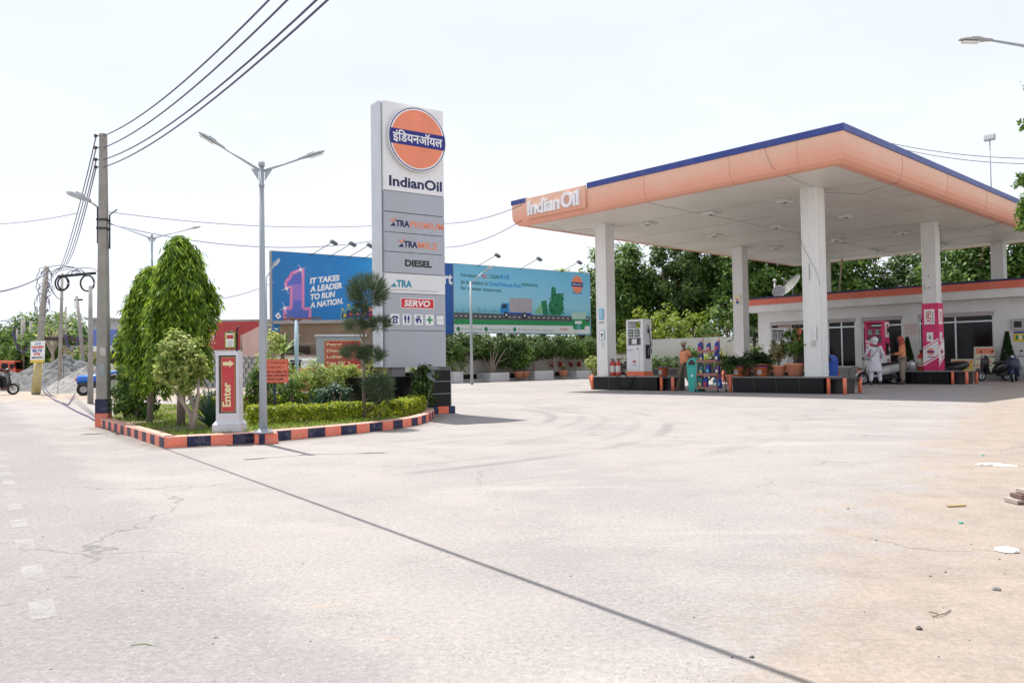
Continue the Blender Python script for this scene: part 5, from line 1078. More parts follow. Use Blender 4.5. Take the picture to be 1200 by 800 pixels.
# Enter sign
ep = G(269, 505, KH); es = thing('enter_sign', 'white pillar sign with red panel, arrow and the word Enter at the garden corner', 'sign', ep, R(4))
PX_M = (ep.y)/F_PX     # metres per photo pixel here
h = 93*PX_M; w = 26*PX_M; dpt = .22; EW = mat('sign_pillar_white', (.62, .62, .67), .6, var=.06, dirt=(.42, .40, .38), damt=.5, dscale=4)
mb = MB(); bw = w*.62; mb.bx(-bw, bw, -.16, dpt-.04, 0, .10, EW); mb.add([(-bw, -.16, .1), (bw, -.16, .1), (bw, dpt-.04, .1), (-bw, dpt-.04, .1), (-w/2, -.10, .16), (w/2, -.10, .16), (w/2, dpt-.1, .16), (-w/2, dpt-.1, .16)], [(0, 1, 5, 4), (1, 2, 6, 5), (2, 3, 7, 6), (3, 0, 4, 7), (4, 5, 6, 7)], EW); mb.build('base', es, bevel=.008)
mb = MB(); y0, y1 = -.10, dpt-.1; z0 = .155; zi, zt = .255, h-.055
mb.bx(-w/2, -w/2+.036, y0, y1, z0, h, EW); mb.bx(w/2-.036, w/2, y0, y1, z0, h, EW); mb.bx(-w/2+.036, w/2-.036, y0, y1, z0, zi, EW); mb.bx(-w/2+.036, w/2-.036, y0, y1, zt, h, EW); mb.bx(-w/2+.036, w/2-.036, y0+.06, y1, zi, zt, C_('recess_brown', (.035, .022, .018))); mb.build('pillar', es)
RP = mat('red_panel', (.50, .035, .045), .4, var=.1, dirt=(.40, .18, .16), damt=.4, dscale=5); GOLD = C_('gold_trim', (.50, .36, .14))
mb = MB(); x0, x1 = -w/2+.062, w/2-.052; mb.bx(x0, x1, y0+.028, y0+.055, zi+.015, zt-.02, GOLD); mb.bx(x0+.010, x1-.010, y0+.022, y0+.0275, zi+.027, zt-.032, RP); pn = mb.build('panel', es)
mb = MB(); f = Face(mb, (0, y0+.0215, 0), (1, 0, 0)); cy = zt-.115; YI = C_('pale_yellow_ink', (.78, .68, .36)); cw = (x0+x1)/2
f.rect(x0+.03, cy-.025, cw+.02, cy+.025, YI, 0, .004); f.poly([(cw+.02, cy-.05), (x1-.015, cy), (cw+.02, cy+.05)], YI, 0, .004)
f.text('Enter', x1-.06, zi+.09, (zt-zi)*.42, .115, YI, 0, .004, .03, rot=math.pi/2); mb.build('arrow_and_word', pn)
mb = MB(); mb.box((-.07, .0, h+.012), (.18, .09, .022), C_('broken_brick', (.40, .30, .24))); mb.build('loose_brick', es)

# red notice on a post
p = G(322, 495, .12); o = thing('notice_sign', 'orange notice board with dark lettering on a thin navy post beside the lamp', 'sign', p, R(3)); k = p.y/F_PX
mb = MB(); mb.tube([(0, 0, 0), (0, 0, 50*k)], .018, NAVY, 8); mb.build('post', o)
x0, x1, zb, zt = -12.5*k, 16.5*k, 46.5*k, 74*k
mb = MB(); mb.bx(x0, x1, -.035, -.018, zb, zt, C_('board_orange', (.80, .20, .12))); mb.build('board', o)
mb = MB(); f = Face(mb, (0, -.0355, 0), (1, 0, 0)); f.line([(x0+.008, zb+.008), (x1-.008, zb+.008), (x1-.008, zt-.008), (x0+.008, zt-.008), (x0+.008, zb+.008)], .005, RED, 0, .003)
W_ = x1-x0; Hh = zt-zb
MRN = C_('maroon_ink', (.12, .01, .06))
f.text('पप पर अनधकत वयकतय', x0+.02, zt-Hh*.20, W_-.05, Hh*.09, C_('red_brown_ink', (.35, .04, .02)), 0, .003, .01); f.text('का परवश बनद ह', x0+.03, zt-Hh*.40, W_*.75, Hh*.09, C_('red_brown_ink', (.35, .04, .02)), 0, .003, .01)
for i, s_ in enumerate(('ENTRY OF UNRELATED', 'PERSON IS PROHIBITED', 'IN PETROL PUMP')): f.text(s_, x0+.02, zt-Hh*(.58+.155*i), (W_-.04)*(1, 1, .85)[i], Hh*.085, MRN, 0, .003, .03)
mb.build('lettering', o)

# price board cabinet
p = G(400, 478, .1); o = thing('price_board', 'grey cabinet with red Petrol Diesel Lubes panels behind the garden shrubs', 'sign', p, R(14)); k = p.y/F_PX
mb = MB(); w = 56*k; h = 83*k; mb.bx(-w/2, w/2, -.1, .25, 0, h, mat('cabinet_grey', (.36, .39, .44), .5, var=.06)); mb.bx(-w/2-.03, w/2+.03, -.13, .28, h, h+.05, C_('cabinet_cap', (.48, .50, .54))); mb.build('cabinet', o, bevel=.01)
mb = MB(); px0, px1, pz0, pz1 = -w*.32, w*.40, 21*k, 78*k; mb.bx(px0-.02, px1+.02, -.115, -.101, pz0-.02, pz1+.02, GOLD); mb.bx(px0, px1, -.12, -.1155, pz0, pz1, RP); pn = mb.build('panel', o)
mb = MB(); f = Face(mb, (0, -.1205, 0), (1, 0, 0)); rh = (pz1-pz0)/8
for i, s_ in enumerate(('Petrol', 'Diesel', 'Lubes', 'Free Air', 'Water', 'Toilet', 'Phone', 'Open')):
    z = pz1-rh*(i+1); f.text(s_, px0+.03, z+rh*.25, (px1-px0)*(.42 if i < 3 else .5), rh*.5, YI, 0, .003, .03); f.rect(px0, z-.004, px1, z+.004, GOLD, 0, .003)
mb.build('lettering', pn)

# ================= STREET LAMPS AND POLES =================
def led_head(mb_root, at, d, m, L_=.62, w=.2, up=.0):
    d = Vector(d).normalized(); s_ = d.cross(Vector((0, 0, 1))).normalized(); u = s_.cross(d)
    M = Matrix((d, s_, u)).transposed()
    mb = MB()
    secs = [(0, w*.17, w*.2), (L_*.2, w*.27, w*.2), (L_*.27, w/2*.8, w*.2), (L_*.36, w/2, w*.23), (L_*.8, w/2*.95, w*.2), (L_, w/2*.5, w*.1)]
    vs = []; fs = []
    for x, a, b in secs: vs += [Vector((x, -a, -b*.5)), Vector((x, a, -b*.5)), Vector((x, a*.8, b)), Vector((x, -a*.8, b))]
    for j in range(len(secs)-1):
        for i in range(4): fs.append([j*4+i, j*4+(i+1) % 4, (j+1)*4+(i+1) % 4, (j+1)*4+i])
    fs += [[3, 2, 1, 0], [len(vs)-4+i for i in range(4)]]
    mb.add([Vector(at)+M@v for v in vs], fs, m); mb.box(Vector(at)+M@Vector((L_*.5, 0, w*.25)), (L_*.28, w*.5, w*.25), m, M=M)
    o = mb.build('lamp_head', mb_root, bevel=.006)
    mb = MB(); mb.box(Vector(at)+M@Vector((L_*.66, 0, -.028)), (L_*.5, w*.7, .012), LAMPG, M=M); mb.build('led_panel', o); return o
def twin_lamp(label, base, H_, s=1, left=None, right=None, footz=0):
    t_ = thing('street_lamp', label, 'street lamp', base, 0)
    mb = MB(); mb.tube([(0, 0, 0), (0, 0, H_*.45), (0, 0, H_)], [.058*s, .044*s, .031*s], STEEL, 8); mb.build('pole', t_)
    mb = MB(); mb.lathe([(.14*s, 0), (.14*s, .02), (.08*s, .03), (.068*s, .06)], STEEL, n=12)
    for a in range(4): mb.cyl((.11*s*math.cos(a*1.57+.78), .11*s*math.sin(a*1.57+.78), .02), (.11*s*math.cos(a*1.57+.78), .11*s*math.sin(a*1.57+.78), .05), .012, .012, GALV, 6)
    mb.build('base_flange', t_)
    mb = MB(); mb.cyl((0, 0, H_-.06), (0, 0, H_+.0), .044*s, .044*s, STEEL, 8); mb.build('cap', t_); mb = MB(); mb.cyl((0, 0, H_-.34), (0, 0, H_-.31), .04*s, .04*s, STEEL, 8); mb.build('collar', t_)
    for e in (left, right):
        if e is None: continue
        e = Vector(e); d = e.normalized(); a0 = Vector((0, 0, H_-.13)); hd = Vector((e.x, e.y, 0)).normalized()
        tip = a0+e; st = tip-(tip-a0).normalized()*.38*s
        mb = MB(); mb.tube([a0, st], [.018*s, .013*s], STEEL, 8); mb.prism([(0, 0), (.10*s, 0), (0, -.16*s)], -.004, .004, STEEL, M=Matrix((hd, Vector((0, 0, 1)), hd.cross(Vector((0, 0, 1))))).transposed(), o=(hd*.04*s+Vector((0, 0, H_-.10)))); mb.build('arm', t_)
        led_head(t_, st, tip-a0, STEEL, .38*s, .10*s)
    return t_
lp = G(308.5, 507, .148); tl = D(305, 190, lp.y); Hl = tl.z-lp.z
la = D(231, 155, lp.y-.25)-tl; lb = D(379, 177, lp.y+.2)-tl
twin_lamp('nearest tall grey twin arm street lamp standing at the garden kerb', lp, Hl, 1, Vector((la.x, -.25, la.z+.13)), Vector((lb.x, .2, lb.z+.13)))
# second twin lamp far behind the trees
Y2 = 27; tb = D(178, 275, Y2); b2 = Vector((tb.x, Y2, 0)); la = D(124, 260, Y2)-tb; lb = D(230, 263, Y2)-tb
twin_lamp('grey twin arm street lamp rising behind the drooping garden trees', b2, tb.z, 1.1, Vector((la.x, -.4, la.z+.13)), Vector((lb.x, .4, lb.z+.13)))
def single_lamp(label, base, H_, arm, s=1.0, name='street_lamp'):
    t_ = thing(name, label, 'street lamp', base, 0); mb = MB(); mb.tube([(0, 0, 0), (0, 0, H_)], [.06*s, .045*s], STEEL, 8); mb.build('pole', t_)
    a = Vector(arm); mb = MB(); mb.tube([(0, 0, H_-.05), Vector((0, 0, H_-.05))+a], .022*s, STEEL, 6); mb.build('arm', t_); led_head(t_, Vector((0, 0, H_-.05))+a, Vector((a.x, a.y, a.z*.7)), STEEL, .5*s, .2*s); return t_
Y3 = 24.5; a = D(311.5, 325, Y3); e = D(325, 313, Y3); single_lamp('small grey street lamp just behind the tall lamp post near the blue billboard', Vector((a.x, Y3, 0)), a.z, Vector((e.x-a.x-.18, 0, e.z-a.z)), .8)
q = G(553, 450.5); Y4 = q.y; a = D(551, 330, Y4); e = D(571, 318, Y4); single_lamp('slender grey street lamp in front of the pale blue truck billboard', Vector((q.x, q.y, 0)), a.z, Vector((e.x-a.x-.2, 0, e.z-a.z+.02)), 1.25)
# pale blue T pole
p = G(348, 476, .1); k = p.y/F_PX; o = thing('bracket_pole', 'pale blue pole with a rusty horizontal cross bar in the garden', 'pole', p)
mb = MB(); mb.tube([(0, 0, 0), (0, 0, 101*k)], [.05, .045], C_('pale_blue_paint', (.38, .52, .62)), 10); mb.build('post', o); RUST = mat('rust', (.20, .11, .07), .85, var=.3, vscale=12)
mb = MB(); mb.beam((-16*k, 0, 102*k), (29*k, 0, 103*k), .06, .035, RUST); mb.beam((-14*k, 0, 107*k), (-4*k, 0, 103.5*k), .05, .03, RUST); mb.tube([(0, 0, 99*k), (6*k, 0, 102*k)], .02, RUST, 6); mb.tube([(0, 0, 99*k), (-6*k, 0, 102*k)], .02, RUST, 6); mb.build('cross_bar', o)
# right edge lamp, its pole standing outside the frame
Yr = 9.0; e = D(1126, 48, Yr); a = D(1235, 60, Yr)
o = thing('street_lamp', 'grey lamp head on a long arm reaching in at the upper right', 'street lamp', (a.x, Yr, 0)); mb = MB(); mb.tube([(0, 0, 0), (0, 0, a.z+.1)], [.06, .045], STEEL, 8); mb.build('pole', o)
st = Vector((e.x-a.x+.36, 0, e.z)); mb = MB(); mb.tube([(0, 0, a.z), st], [.02, .015], STEEL, 8); mb.build('arm', o); led_head(o, st, Vector((-1, 0, .03)), C_('lamp_shell', (.34, .35, .35)), .38, .10)

# utility pole
up_ = G(117, 500, 0); UPL = Vector((up_.x, up_.y+.13, 0)); UZ = D(113.5, 157, UPL.y).z
PC = mat('pole_concrete', (.33, .31, .285), .9, var=.16, vscale=4, bump=.4, dirt=(.22, .20, .18), damt=.5, dscale=3)
ut = thing('utility_pole', 'nearest concrete utility pole with navy and orange painted foot by the road', 'utility pole', UPL, R(8))
mb = MB(); wb, wt = .105, .055
mb.add([(-wb, -wb, 0), (wb, -wb, 0), (wb, wb, 0), (-wb, wb, 0), (-wt, -wt, UZ), (wt, -wt, UZ), (wt, wt, UZ), (-wt, wt, UZ)], [(0, 3, 2, 1), (4, 5, 6, 7), (0, 1, 5, 4), (1, 2, 6, 5), (2, 3, 7, 6), (3, 0, 4, 7)], PC); mb.build('shaft', ut, bevel=.012)
mb = MB(); mb.bx(-.110, .110, -.110, .110, 0, .24, KO); mb.build('orange_paint', ut); mb = MB(); mb.bx(-.109, .109, -.109, .109, .241, .50, KN); mb.build('navy_paint', ut)
mb = MB(); f = Face(mb, (0, -.1, 0), (1, 0, 0))
PAP = mat('peeling_paper', (.50, .49, .46), .9, var=.2, vscale=9)
f.poly([(-.03, 1.30), (.07, 1.28), (.08, 1.42), (-.01, 1.46), (-.04, 1.38)], PAP, 0, .006); f.poly([(-.06, .95), (.06, .93), (.06, 1.13), (-.05, 1.15)], C_('faded_poster', (.30, .34, .35)), -.004, .003); mb.build('poster_scrap', ut)
mb = MB()
for z in (3.78, 3.62): mb.box((0, 0, z), (.19, .19, .03), BLACKM)
mb.tube([(-.10, 0, 3.35), (-.10, 0, 4.02), (-.22, -.02, 4.12)], .015, BLACKM, 6); mb.tube([(.11, 0, 3.25), (.11, 0, 3.88), (.24, 0, 3.98)], .015, BLACKM, 6); mb.build('lamp_bracket', ut)
led_head(ut, Vector((-.22, -.02, 4.12)), Vector((-1, -.1, .38)), C_('lamp_shell_grey', (.42, .44, .46)), .42, .22)
hts = [UZ-.04, UZ-.26, UZ-.48, UZ-.62]
mb = MB()
for z in hts: mb.tube([(-.07, 0, z), (-.13, 0, z)], .012, BLACKM, 6)
mb.build('wire_pin', ut)
for z in hts:
    mb = MB(); mb.lathe([(.02, -.03), (.03, -.015), (.02, 0), (.03, .015), (.02, .03)], C_('insulator', (.08, .04, .04)), (-.135, 0, z), 10); mb.build('insulator', ut)
def cable(label, a, b, sag, r=.008, n=24, name='overhead_wire', group='overhead wires', m=None):
    a = Vector(a); b = Vector(b); o = thing(name, label, 'wire', a, 0, group); mb = MB(); d = b-a
    mb.tube([d*(i/n)-Vector((0, 0, 4*sag*(i/n)*(1-i/n))) for i in range(n+1)], r, m or WIRE, 5); mb.build('strand', o); return o
def cable1(label, pts, r=.01, name='overhead_wire', group='overhead wires', m=None):
    a = Vector(pts[0]); mb = MB(); mb.tube([Vector(p_)-a for p_ in pts], r, m or WIRE, 5); o = mb.build(name, loc=a); tag(o, label, 'wire', group); return o
WD = Vector((.578, -.816, 0)).normalized(); T_ = 25
def wire_cross(h0, sag, b_end):     # screen x where the wire leaves at the top of the frame
    best = None
    for i in range(1, 600):
        t_ = T_*i/600; P_ = UPL+WD*t_+Vector((0, 0, h0+(b_end-h0)*t_/T_-4*sag*(t_/T_)*(1-t_/T_)))-O
        zc = P_.dot(FW); 
        if zc <= 0: return None
        if 400-F_PX*P_.dot(UP)/zc < 0: return 600+F_PX*P_.dot(RT)/zc
lab = ('highest', 'second highest', 'third', 'lowest')
for h0, tx, lb in zip(hts, (320, 335, 368, 387), lab):
    bs = min(np.linspace(-1.5, 2.6, 60), key=lambda q: abs((wire_cross(h0, q, h0) or 9999)-tx))
    a = UPL+Vector((0, 0, h0)); n = 40
    cable1('%s of the four black wires sweeping from the near pole over the forecourt' % lb, [a+WD*(T_*i/n)+Vector((.807, .59, 0))*(hts.index(h0)*.012*i/n)-Vector((0, 0, 4*bs*(i/n)*(1-i/n))) for i in range(n+1)], .0095, m=WIRE)
# wires going back along the road from the pole
far = D(72, 318, 34)
for i, z in enumerate(hts): cable1('%s of the thin wires dropping from the near pole to the pole behind' % lab[i], [UPL+Vector((-.13, 0, z)).lerp(Vector((0, 0, 0)), 0)+(Vector((far.x+.12*i, far.y, far.z+.1*i))-UPL-Vector((0, 0, z)))*(j/14)-Vector((0, 0, 1.2*(j/14)*(1-j/14))) for j in range(15)], .011)
# other thin wires across the sky
def D2(x, y, Y): return D(x, y, Y)
for (lb, pa, pb, sg, r_) in (
    ('thin wire from the left edge to the second pole', D(-40, 345, 22), D(58, 318, 34), .25, .025),
    ('faint thin wire from the left edge to the near pole top', D(-20, 263, 18), D(90, 250, 14.6), .05, .006),
    ('upper faint wire running behind the near pole to the totem', D(118, 247, 30), D(450, 264, 36), .3, .012),
    ('lower faint wire running behind the near pole to the totem', D(118, 260, 30), D(440, 282, 36), .6, .014),
    ('upper wire from the totem to the canopy corner', D(520, 262, 30), D(612, 240, 26), .15, .012),
    ('lower wire from the totem to the canopy corner', D(522, 290, 30), D(612, 258, 26), .2, .012),
    ('upper wire in the sky right of the canopy peak', D(1010, 160, 40), D(1230, 186, 34), .3, .016),
    ('lower wire in the sky right of the canopy peak', D(1030, 168, 40), D(1230, 192, 34), .3, .016),
    ('short wire low in the sky left of the blue billboard', D(240, 352, 30), D(322, 330, 34), .15, .012)):
    cable(lb, pa, pb, sg, r_)

# ================= BILLBOARDS =================
def board(label, Y, xl, xr, z0, z1t, z1r, fills, name='billboard'):
    p = S(xl, Y, 0); L_ = xr-xl; t_ = thing(name, label, 'billboard', p, TH)
    mb = MB(); vs = [(0, 0, z0), (L_, 0, z0), (L_, 0, z1r), (0, 0, z1t)]; fr = C_('board_back', (.25, .25, .26))
    mb.add([Vector(v) for v in vs]+[Vector(v)+Vector((0, .25, 0)) for v in vs], [(0, 1, 2, 3), (7, 6, 5, 4), (0, 4, 5, 1), (1, 5, 6, 2), (2, 6, 7, 3), (3, 7, 4, 0)], fr); mb.build('frame', t_)
    return t_, L_
def print_mat(name, stops, axis='X', L=10, off=0):
    m = bpy.data.materials.new(name); m.use_nodes = True; t = NT(m); b = t.N['Principled BSDF']; s_ = t.n('ShaderNodeSeparateXYZ'); t.L.new(t.n('ShaderNodeTexCoord').outputs['Object'], s_.inputs[0])
    r = t.n('ShaderNodeValToRGB'); t.L.new(t.ramp(s_.outputs[axis], off, off+L, smooth=False), r.inputs['Fac'])
    r.color_ramp.elements[0].color = (*stops[0][1], 1); r.color_ramp.elements[0].position = stops[0][0]; r.color_ramp.elements[1].color = (*stops[-1][1], 1); r.color_ramp.elements[1].position = stops[-1][0]
    for p_, c in stops[1:-1]: e = r.color_ramp.elements.new(p_); e.color = (*c, 1)
    nz_ = t.noise(t.n('ShaderNodeTexCoord').outputs['Object'], 1.2, 6, .6); c = t.mix(t.ramp(nz_, .5, .8, 0, .15), r.outputs['Color'], (.3, .4, .5)); t.L.new(c, b.inputs['Base Color']); b.inputs['Roughness'].default_value = .45; return m
YB = 27.0
xl, xr = PY(318.5, 340, YB).x, PY(531, 340, YB).x; xr2 = PY(692, 350, YB).x
z0l, z0r = 2.69, 2.84; 
t1, L1 = board('large blue billboard with glowing pink numeral one and white slogan', YB, xl, xr, 2.72, 6.72, 6.93, None)
PB1 = print_mat('printed_blue', [(0, (.012, .17, .45)), (.35, (.012, .22, .58)), (.72, (.012, .42, .85)), (.9, (.01, .22, .60)), (.95, (.014, .10, .38)), (1, (.014, .09, .36))], 'X', L1)
mb = MB(); f = Face(mb, (0, 0, 0), (1, 0, 0)); f.poly([(.03, 2.75), (L1-.02, 2.75), (L1-.02, 6.90), (.03, 6.69)], PB1, .0, .006); f.n = Vector((0, -1, 0)); mb.build('printed_sheet', t1)
def bpx(x, y):      # point on the billboard plane in its own x, z
    q = PY(x, y, YB); return q.x-xl, q.z
mb = MB(); f = Face(mb, (0, -.006, 0), (1, 0, 0))
one = [(353, 315.5), (355, 315), (355, 361.5), (363, 362), (363, 375), (333.5, 374.5), (333.5, 361), (341, 361.5), (341.5, 336), (335, 337.5), (335, 330), (340, 325), (341, 321)]
pts = [bpx(*q) for q in one]; PKF = C_('neon_violet', (.10, .15, .52)); PKL = C_('neon_pink', (.80, .24, .42)); PKH = C_('neon_soft', (.32, .20, .55))
f.poly(pts, PKF, 0, .004); f.poly([bpx(*q) for q in ((342.5, 333), (354, 332), (354, 352), (342.5, 352))], C_('neon_mid', (.30, .18, .55)), .004, .006); f.line(pts+[pts[0]], .20, PKH, .004, .008); f.line(pts+[pts[0]], .10, PKL, .008, .012)
WGL = C_('neon_glint', (.85, .75, .85))
for q in ((335.5, 338), (333.5, 361), (352, 316)):
    a, b_ = bpx(*q)
    for k in range(2): an = k*math.pi/2+.4; f.line([(a-.3*math.cos(an), b_-.3*math.sin(an)), (a+.3*math.cos(an), b_+.3*math.sin(an))], .018, WGL, .012, .015+.001*k)
    f.disc(a, b_, .085, WGL, .015, .018, 16)
mb.build('neon_numeral', t1); mb = MB(); f = Face(mb, (0, -.006, 0), (1, 0, 0))
for s_, pl_, ph, wpx in (('IT TAKES', (363, 333), (0, 8.5), 34.5), ('A LEADER', (363, 342.5), (0, 8.5), 38), ('TO RUN', (363, 352), (0, 8.5), 29), ('A NATION.', (363, 361.5), (0, 8.5), 39)):
    a, b_ = bpx(*pl_); a2, b3 = bpx(pl_[0]+wpx, pl_[1]); a3, b4 = bpx(pl_[0], pl_[1]-8.0); f.text(s_, a, b_, a2-a, (b4-b_)*.93, WIK, 0, .005, .05, slant=.12, shear_y=.165)
mb.build('slogan', t1); mb = MB(); f = Face(mb, (0, -.006, 0), (1, 0, 0)); a, b_ = bpx(326, 370); f.poly([(a-.17, b_), (a-.02, b_-.17), (a+.17, b_-.04), (a, b_+.18)], WIK, 0, .005); f.poly([(a-.08, b_), (a, b_-.08), (a+.08, b_), (a, b_+.08)], C_('grey_wing', (.3, .3, .33)), .005, .008)
for i, (bx_, bh, col_) in enumerate(((404, 13, C_('bottle_teal', (.12, .35, .38))), (411, 18, C_('bottle_teal', (.12, .35, .38))), (419, 17, C_('bottle_teal', (.12, .35, .38))), (427, 18, C_('bottle_blue', (.03, .12, .45))), (434, 16, ORI))):
    a, b_ = bpx(bx_, 374.5); a2, b5 = bpx(bx_, 374.5-bh); hh = b5-b_; f.poly([(a-.27, b_), (a+.27, b_), (a+.27, b_+hh*.75), (a+.1, b_+hh*.9), (a-.12, b_+hh*.9), (a-.27, b_+hh*.8)], col_, 0, .005); f.rect(a-.2, b_+hh*.86, a-.05, b_+hh, YEL, 0, .005); f.rect(a-.17, b_+hh*.15, a+.17, b_+hh*.6, NVI, .005, .008); f.disc(a, b_+hh*.38, .1, (YEL, RED, ORI)[i % 3], .008, .011, 12)
a, b_ = bpx(523.5, 333); f.text('rt', a-.2, b_, .62, .62, WIK, 0, .005, .03)
mb.build('printed_artwork', t1)
t2, L2 = board('pale blue billboard showing a lorry on a road and green hand', YB, xr+.02, xr2, 2.86, 6.95, 7.16, None)
PB2 = print_mat('printed_sky', [(0, (.12, .45, .62)), (.3, (.30, .62, .76)), (.7, (.22, .56, .78)), (1, (.17, .50, .72))], 'Z', 3.0, 3.8)
mb = MB(); f = Face(mb, (0, 0, 0), (1, 0, 0)); f.poly([(.02, 2.88), (L2-.03, 2.88), (L2-.03, 7.13), (.02, 6.92)], PB2, 0, .006); mb.build('printed_sheet', t2)
def b2px(x, y): q = PY(x, y, YB); return q.x-xr-.02, q.z
mb = MB(); f = Face(mb, (0, -.006, 0), (1, 0, 0)); AS = C_('printed_asphalt', (.09, .09, .10)); GRS = C_('printed_grass', (.03, .30, .10))
def pp(pts, m, a, b_): f.poly([b2px(*q) for q in pts][::-1], m, a, b_)
pp([(532, 366), (691, 371), (691, 377), (532, 373.5)], AS, 0, .004); pp([(532, 373.5), (691, 377.2), (691, 382), (532, 380)], GRS, 0, .004); pp([(532, 380), (691, 382), (691, 391), (532, 389)], WIK, 0, .004)
for i in range(28): x = 533+i*5.7; pp([(x, 369.4+(x-532)*.024), (x+2.6, 369.5+(x-532)*.024), (x+2.6, 370.3+(x-532)*.024), (x, 370.2+(x-532)*.024)], WIK, .004, .007)
pp([(597, 349), (623.5, 350), (623.5, 366.5), (597, 365.5)], C_('lorry_box', (.42, .38, .42)), .004, .008); LB = C_('lorry_blue', (.02, .26, .60)); pp([(588, 355), (596, 355), (596.5, 366.5), (586, 367), (586, 362)], LB, .008, .012); pp([(588.5, 357), (593.5, 356.5), (593.5, 361), (587.5, 361)], BLK, .012, .015); pp([(596, 366), (623, 367), (623, 369), (596, 368)], BLI, .004, .010)
mb.build('printed_lorry_scene', t2); mb = MB(); f = Face(mb, (0, -.006, 0), (1, 0, 0))
for x, y in ((593, 369), (614.5, 369.7)): a, b_ = b2px(x, y); f.disc(a, b_, .20, BLK, .015, .018, 16); f.disc(a, b_, .08, WIK, .018, .021, 12)
LG = C_('leaf_green', (.02, .20, .09)); LG2 = C_('leaf_green_dark', (.015, .13, .06))
pp([(634, 353), (640, 352), (643, 369), (636.5, 369)], LG, .004, .008); pp([(646, 337), (648.5, 335.5), (651, 338), (651.5, 344), (657, 343.5), (660, 348), (659.5, 357), (661, 362), (657, 369.5), (644, 369), (642.5, 358), (646, 351)], LG, .004, .008)
rsb = random.Random(2)
for i in range(70): x = rsb.uniform(644, 660); y = rsb.uniform(344, 368); a, b_ = b2px(x, y); f.disc(a, b_, rsb.uniform(.05, .10), LG2 if i % 2 else GRI, .008, .011, 6)
pp([(626, 366), (632, 359), (634, 355), (636, 368)], C_('pale_leaf', (.22, .48, .24)), .003, .006)
PG = C_('pale_city', (.14, .42, .46))
for i in range(14): x = 534+i*3.7; hh = (3, 2, 5, 2, 4, 3, 2, 6, 3, 5, 2, 3, 4, 2)[i]; pp([(x, 366.2-hh), (x+2.4, 366.2-hh), (x+2.4, 366.5), (x, 366.4)], PG, .0, .003)
TG2 = C_('dark_green_ink', (.02, .14, .12)); mb.build('printed_greenery', t2); mb = MB(); f = Face(mb, (0, -.006, 0), (1, 0, 0))
def tx(s_, x0, y0, x1, hpx, m, bold=.01): a, b_ = b2px(x0, y0); a2, _ = b2px(x1, y0); _, b3 = b2px(x0, y0-hpx); f.text(s_, a, b_, a2-a, b3-b_, m, 0, .005, bold, shear_y=.0)
tx('Introducing', 540, 325, 561.5, 5.4, TG2, .02); tx('IOC', 565, 326, 571, 4.6, RED, .02); tx('CLEAR', 573.5, 326, 585.5, 4.6, TG2, .02); tx('BLUE,', 586, 327.2, 597.5, 5.4, LB, .03)
tx('an innovation in', 540, 332.3, 571.5, 4.6, TG2, .02); tx('Diesel Exhaust Fluid', 573, 334.6, 610, 5.0, LB, .02); tx('technology', 611, 336, 630.5, 5.4, TG2, .02); tx('for a better tomorrow.', 540, 339.4, 588, 4.6, TG2, .02)
for x, s_, x1 in ((537, 'Environment Friendly', 565), (569.5, 'Reduces NOx Pollution', 598), (603, 'Clear Non-Toxic and Non-Polluting liquid', 649)):
    a, b_ = b2px(x, 385.3+(x-537)*.01); f.disc(a, b_, .14, GRI, .004, .008, 14); tx(s_, x+4, 386.8+(x-537)*.012, x1, 2.6, GRI, .0)
tx('CLEARBLUE', 656, 387, 666, 2.8, RED, .01); 
mb.build('slogan', t2); mb = MB(); f = Face(mb, (0, -.006, 0), (1, 0, 0)); a, b_ = b2px(676.3, 333.3); f.disc(a, b_, .56, ORI, .004, .007, 32, .60); f.rect(a-.58, b_-.15, a+.58, b_+.15, NVI, .007, .010); f.text('इंिडयनऑयल', a-.5, b_-.09, 1.0, .18, WIK, .010, .013); tx('IndianOil', 671, 343.8, 681.5, 2.8, NVI, .02)
mb.build('printed_emblem', t2); mb = MB(); f = Face(mb, (0, -.006, 0), (1, 0, 0)); pp([(669, 366), (687, 366), (686, 374), (670, 374)], C_('pail_lid', (.45, .62, .55)), .008, .014); pp([(670.5, 374), (686, 374), (684.5, 388), (672, 388)], GRI, .008, .014); pp([(671.5, 386), (685, 386), (684.5, 389.5), (672, 389.5)], WIK, .014, .017); pp([(673.5, 376), (681.5, 376), (681.5, 379.5), (673.5, 379.5)], WIK, .014, .017); a, b_ = b2px(678, 383.5); f.disc(a, b_, .2, PG, .014, .017, 10)
mb.build('printed_artwork', t2)
POSTM = C_('post_dark', (.035, .022, .02))
for t_, Lx, xs_ in ((t1, L1, [PY(x, 400, YB+.3).x-xl for x in (332, 372, 439, 528)]), (t2, L2, [PY(x, 400, YB+.3).x-xr for x in (586.5, 636, 683)])):
    for x in xs_: mb = MB(); mb.bx(x-.16, x+.16, .26, .5, 0, 6.4, POSTM); mb.build('post', t_)
    mb = MB()
    for z in (3.2, 5.0, 6.5): mb.bx(.1, Lx-.1, .26, .34, z, z+.08, POSTM)
    mb.build('back_rail', t_)
def board_lamp(t_, xb, z, px_tip, off):
    mb = MB(); mb.tube([(xb, -.02, z), (xb+.7, -.9, z+.6)], .018, BLACKM, 5); l_ = mb.build('lamp_arm', t_)
    mb = MB(); mb.box((xb+.78, -1.0, z+.6), (.36, .22, .12), C_('flood_grey', (.14, .14, .15)), M=Matrix.Rotation(R(25), 3, 'Y')); mb.build('floodlight', l_)
for px in (363.5, 386, 407, 425): a, z = bpx(px, 296+(px-318)*.07); board_lamp(t1, a, z, 0, 0)
for px in (559, 609, 657): a, z = b2px(px, 310+(px-531)*.07); board_lamp(t2, a, z, 0, 0)

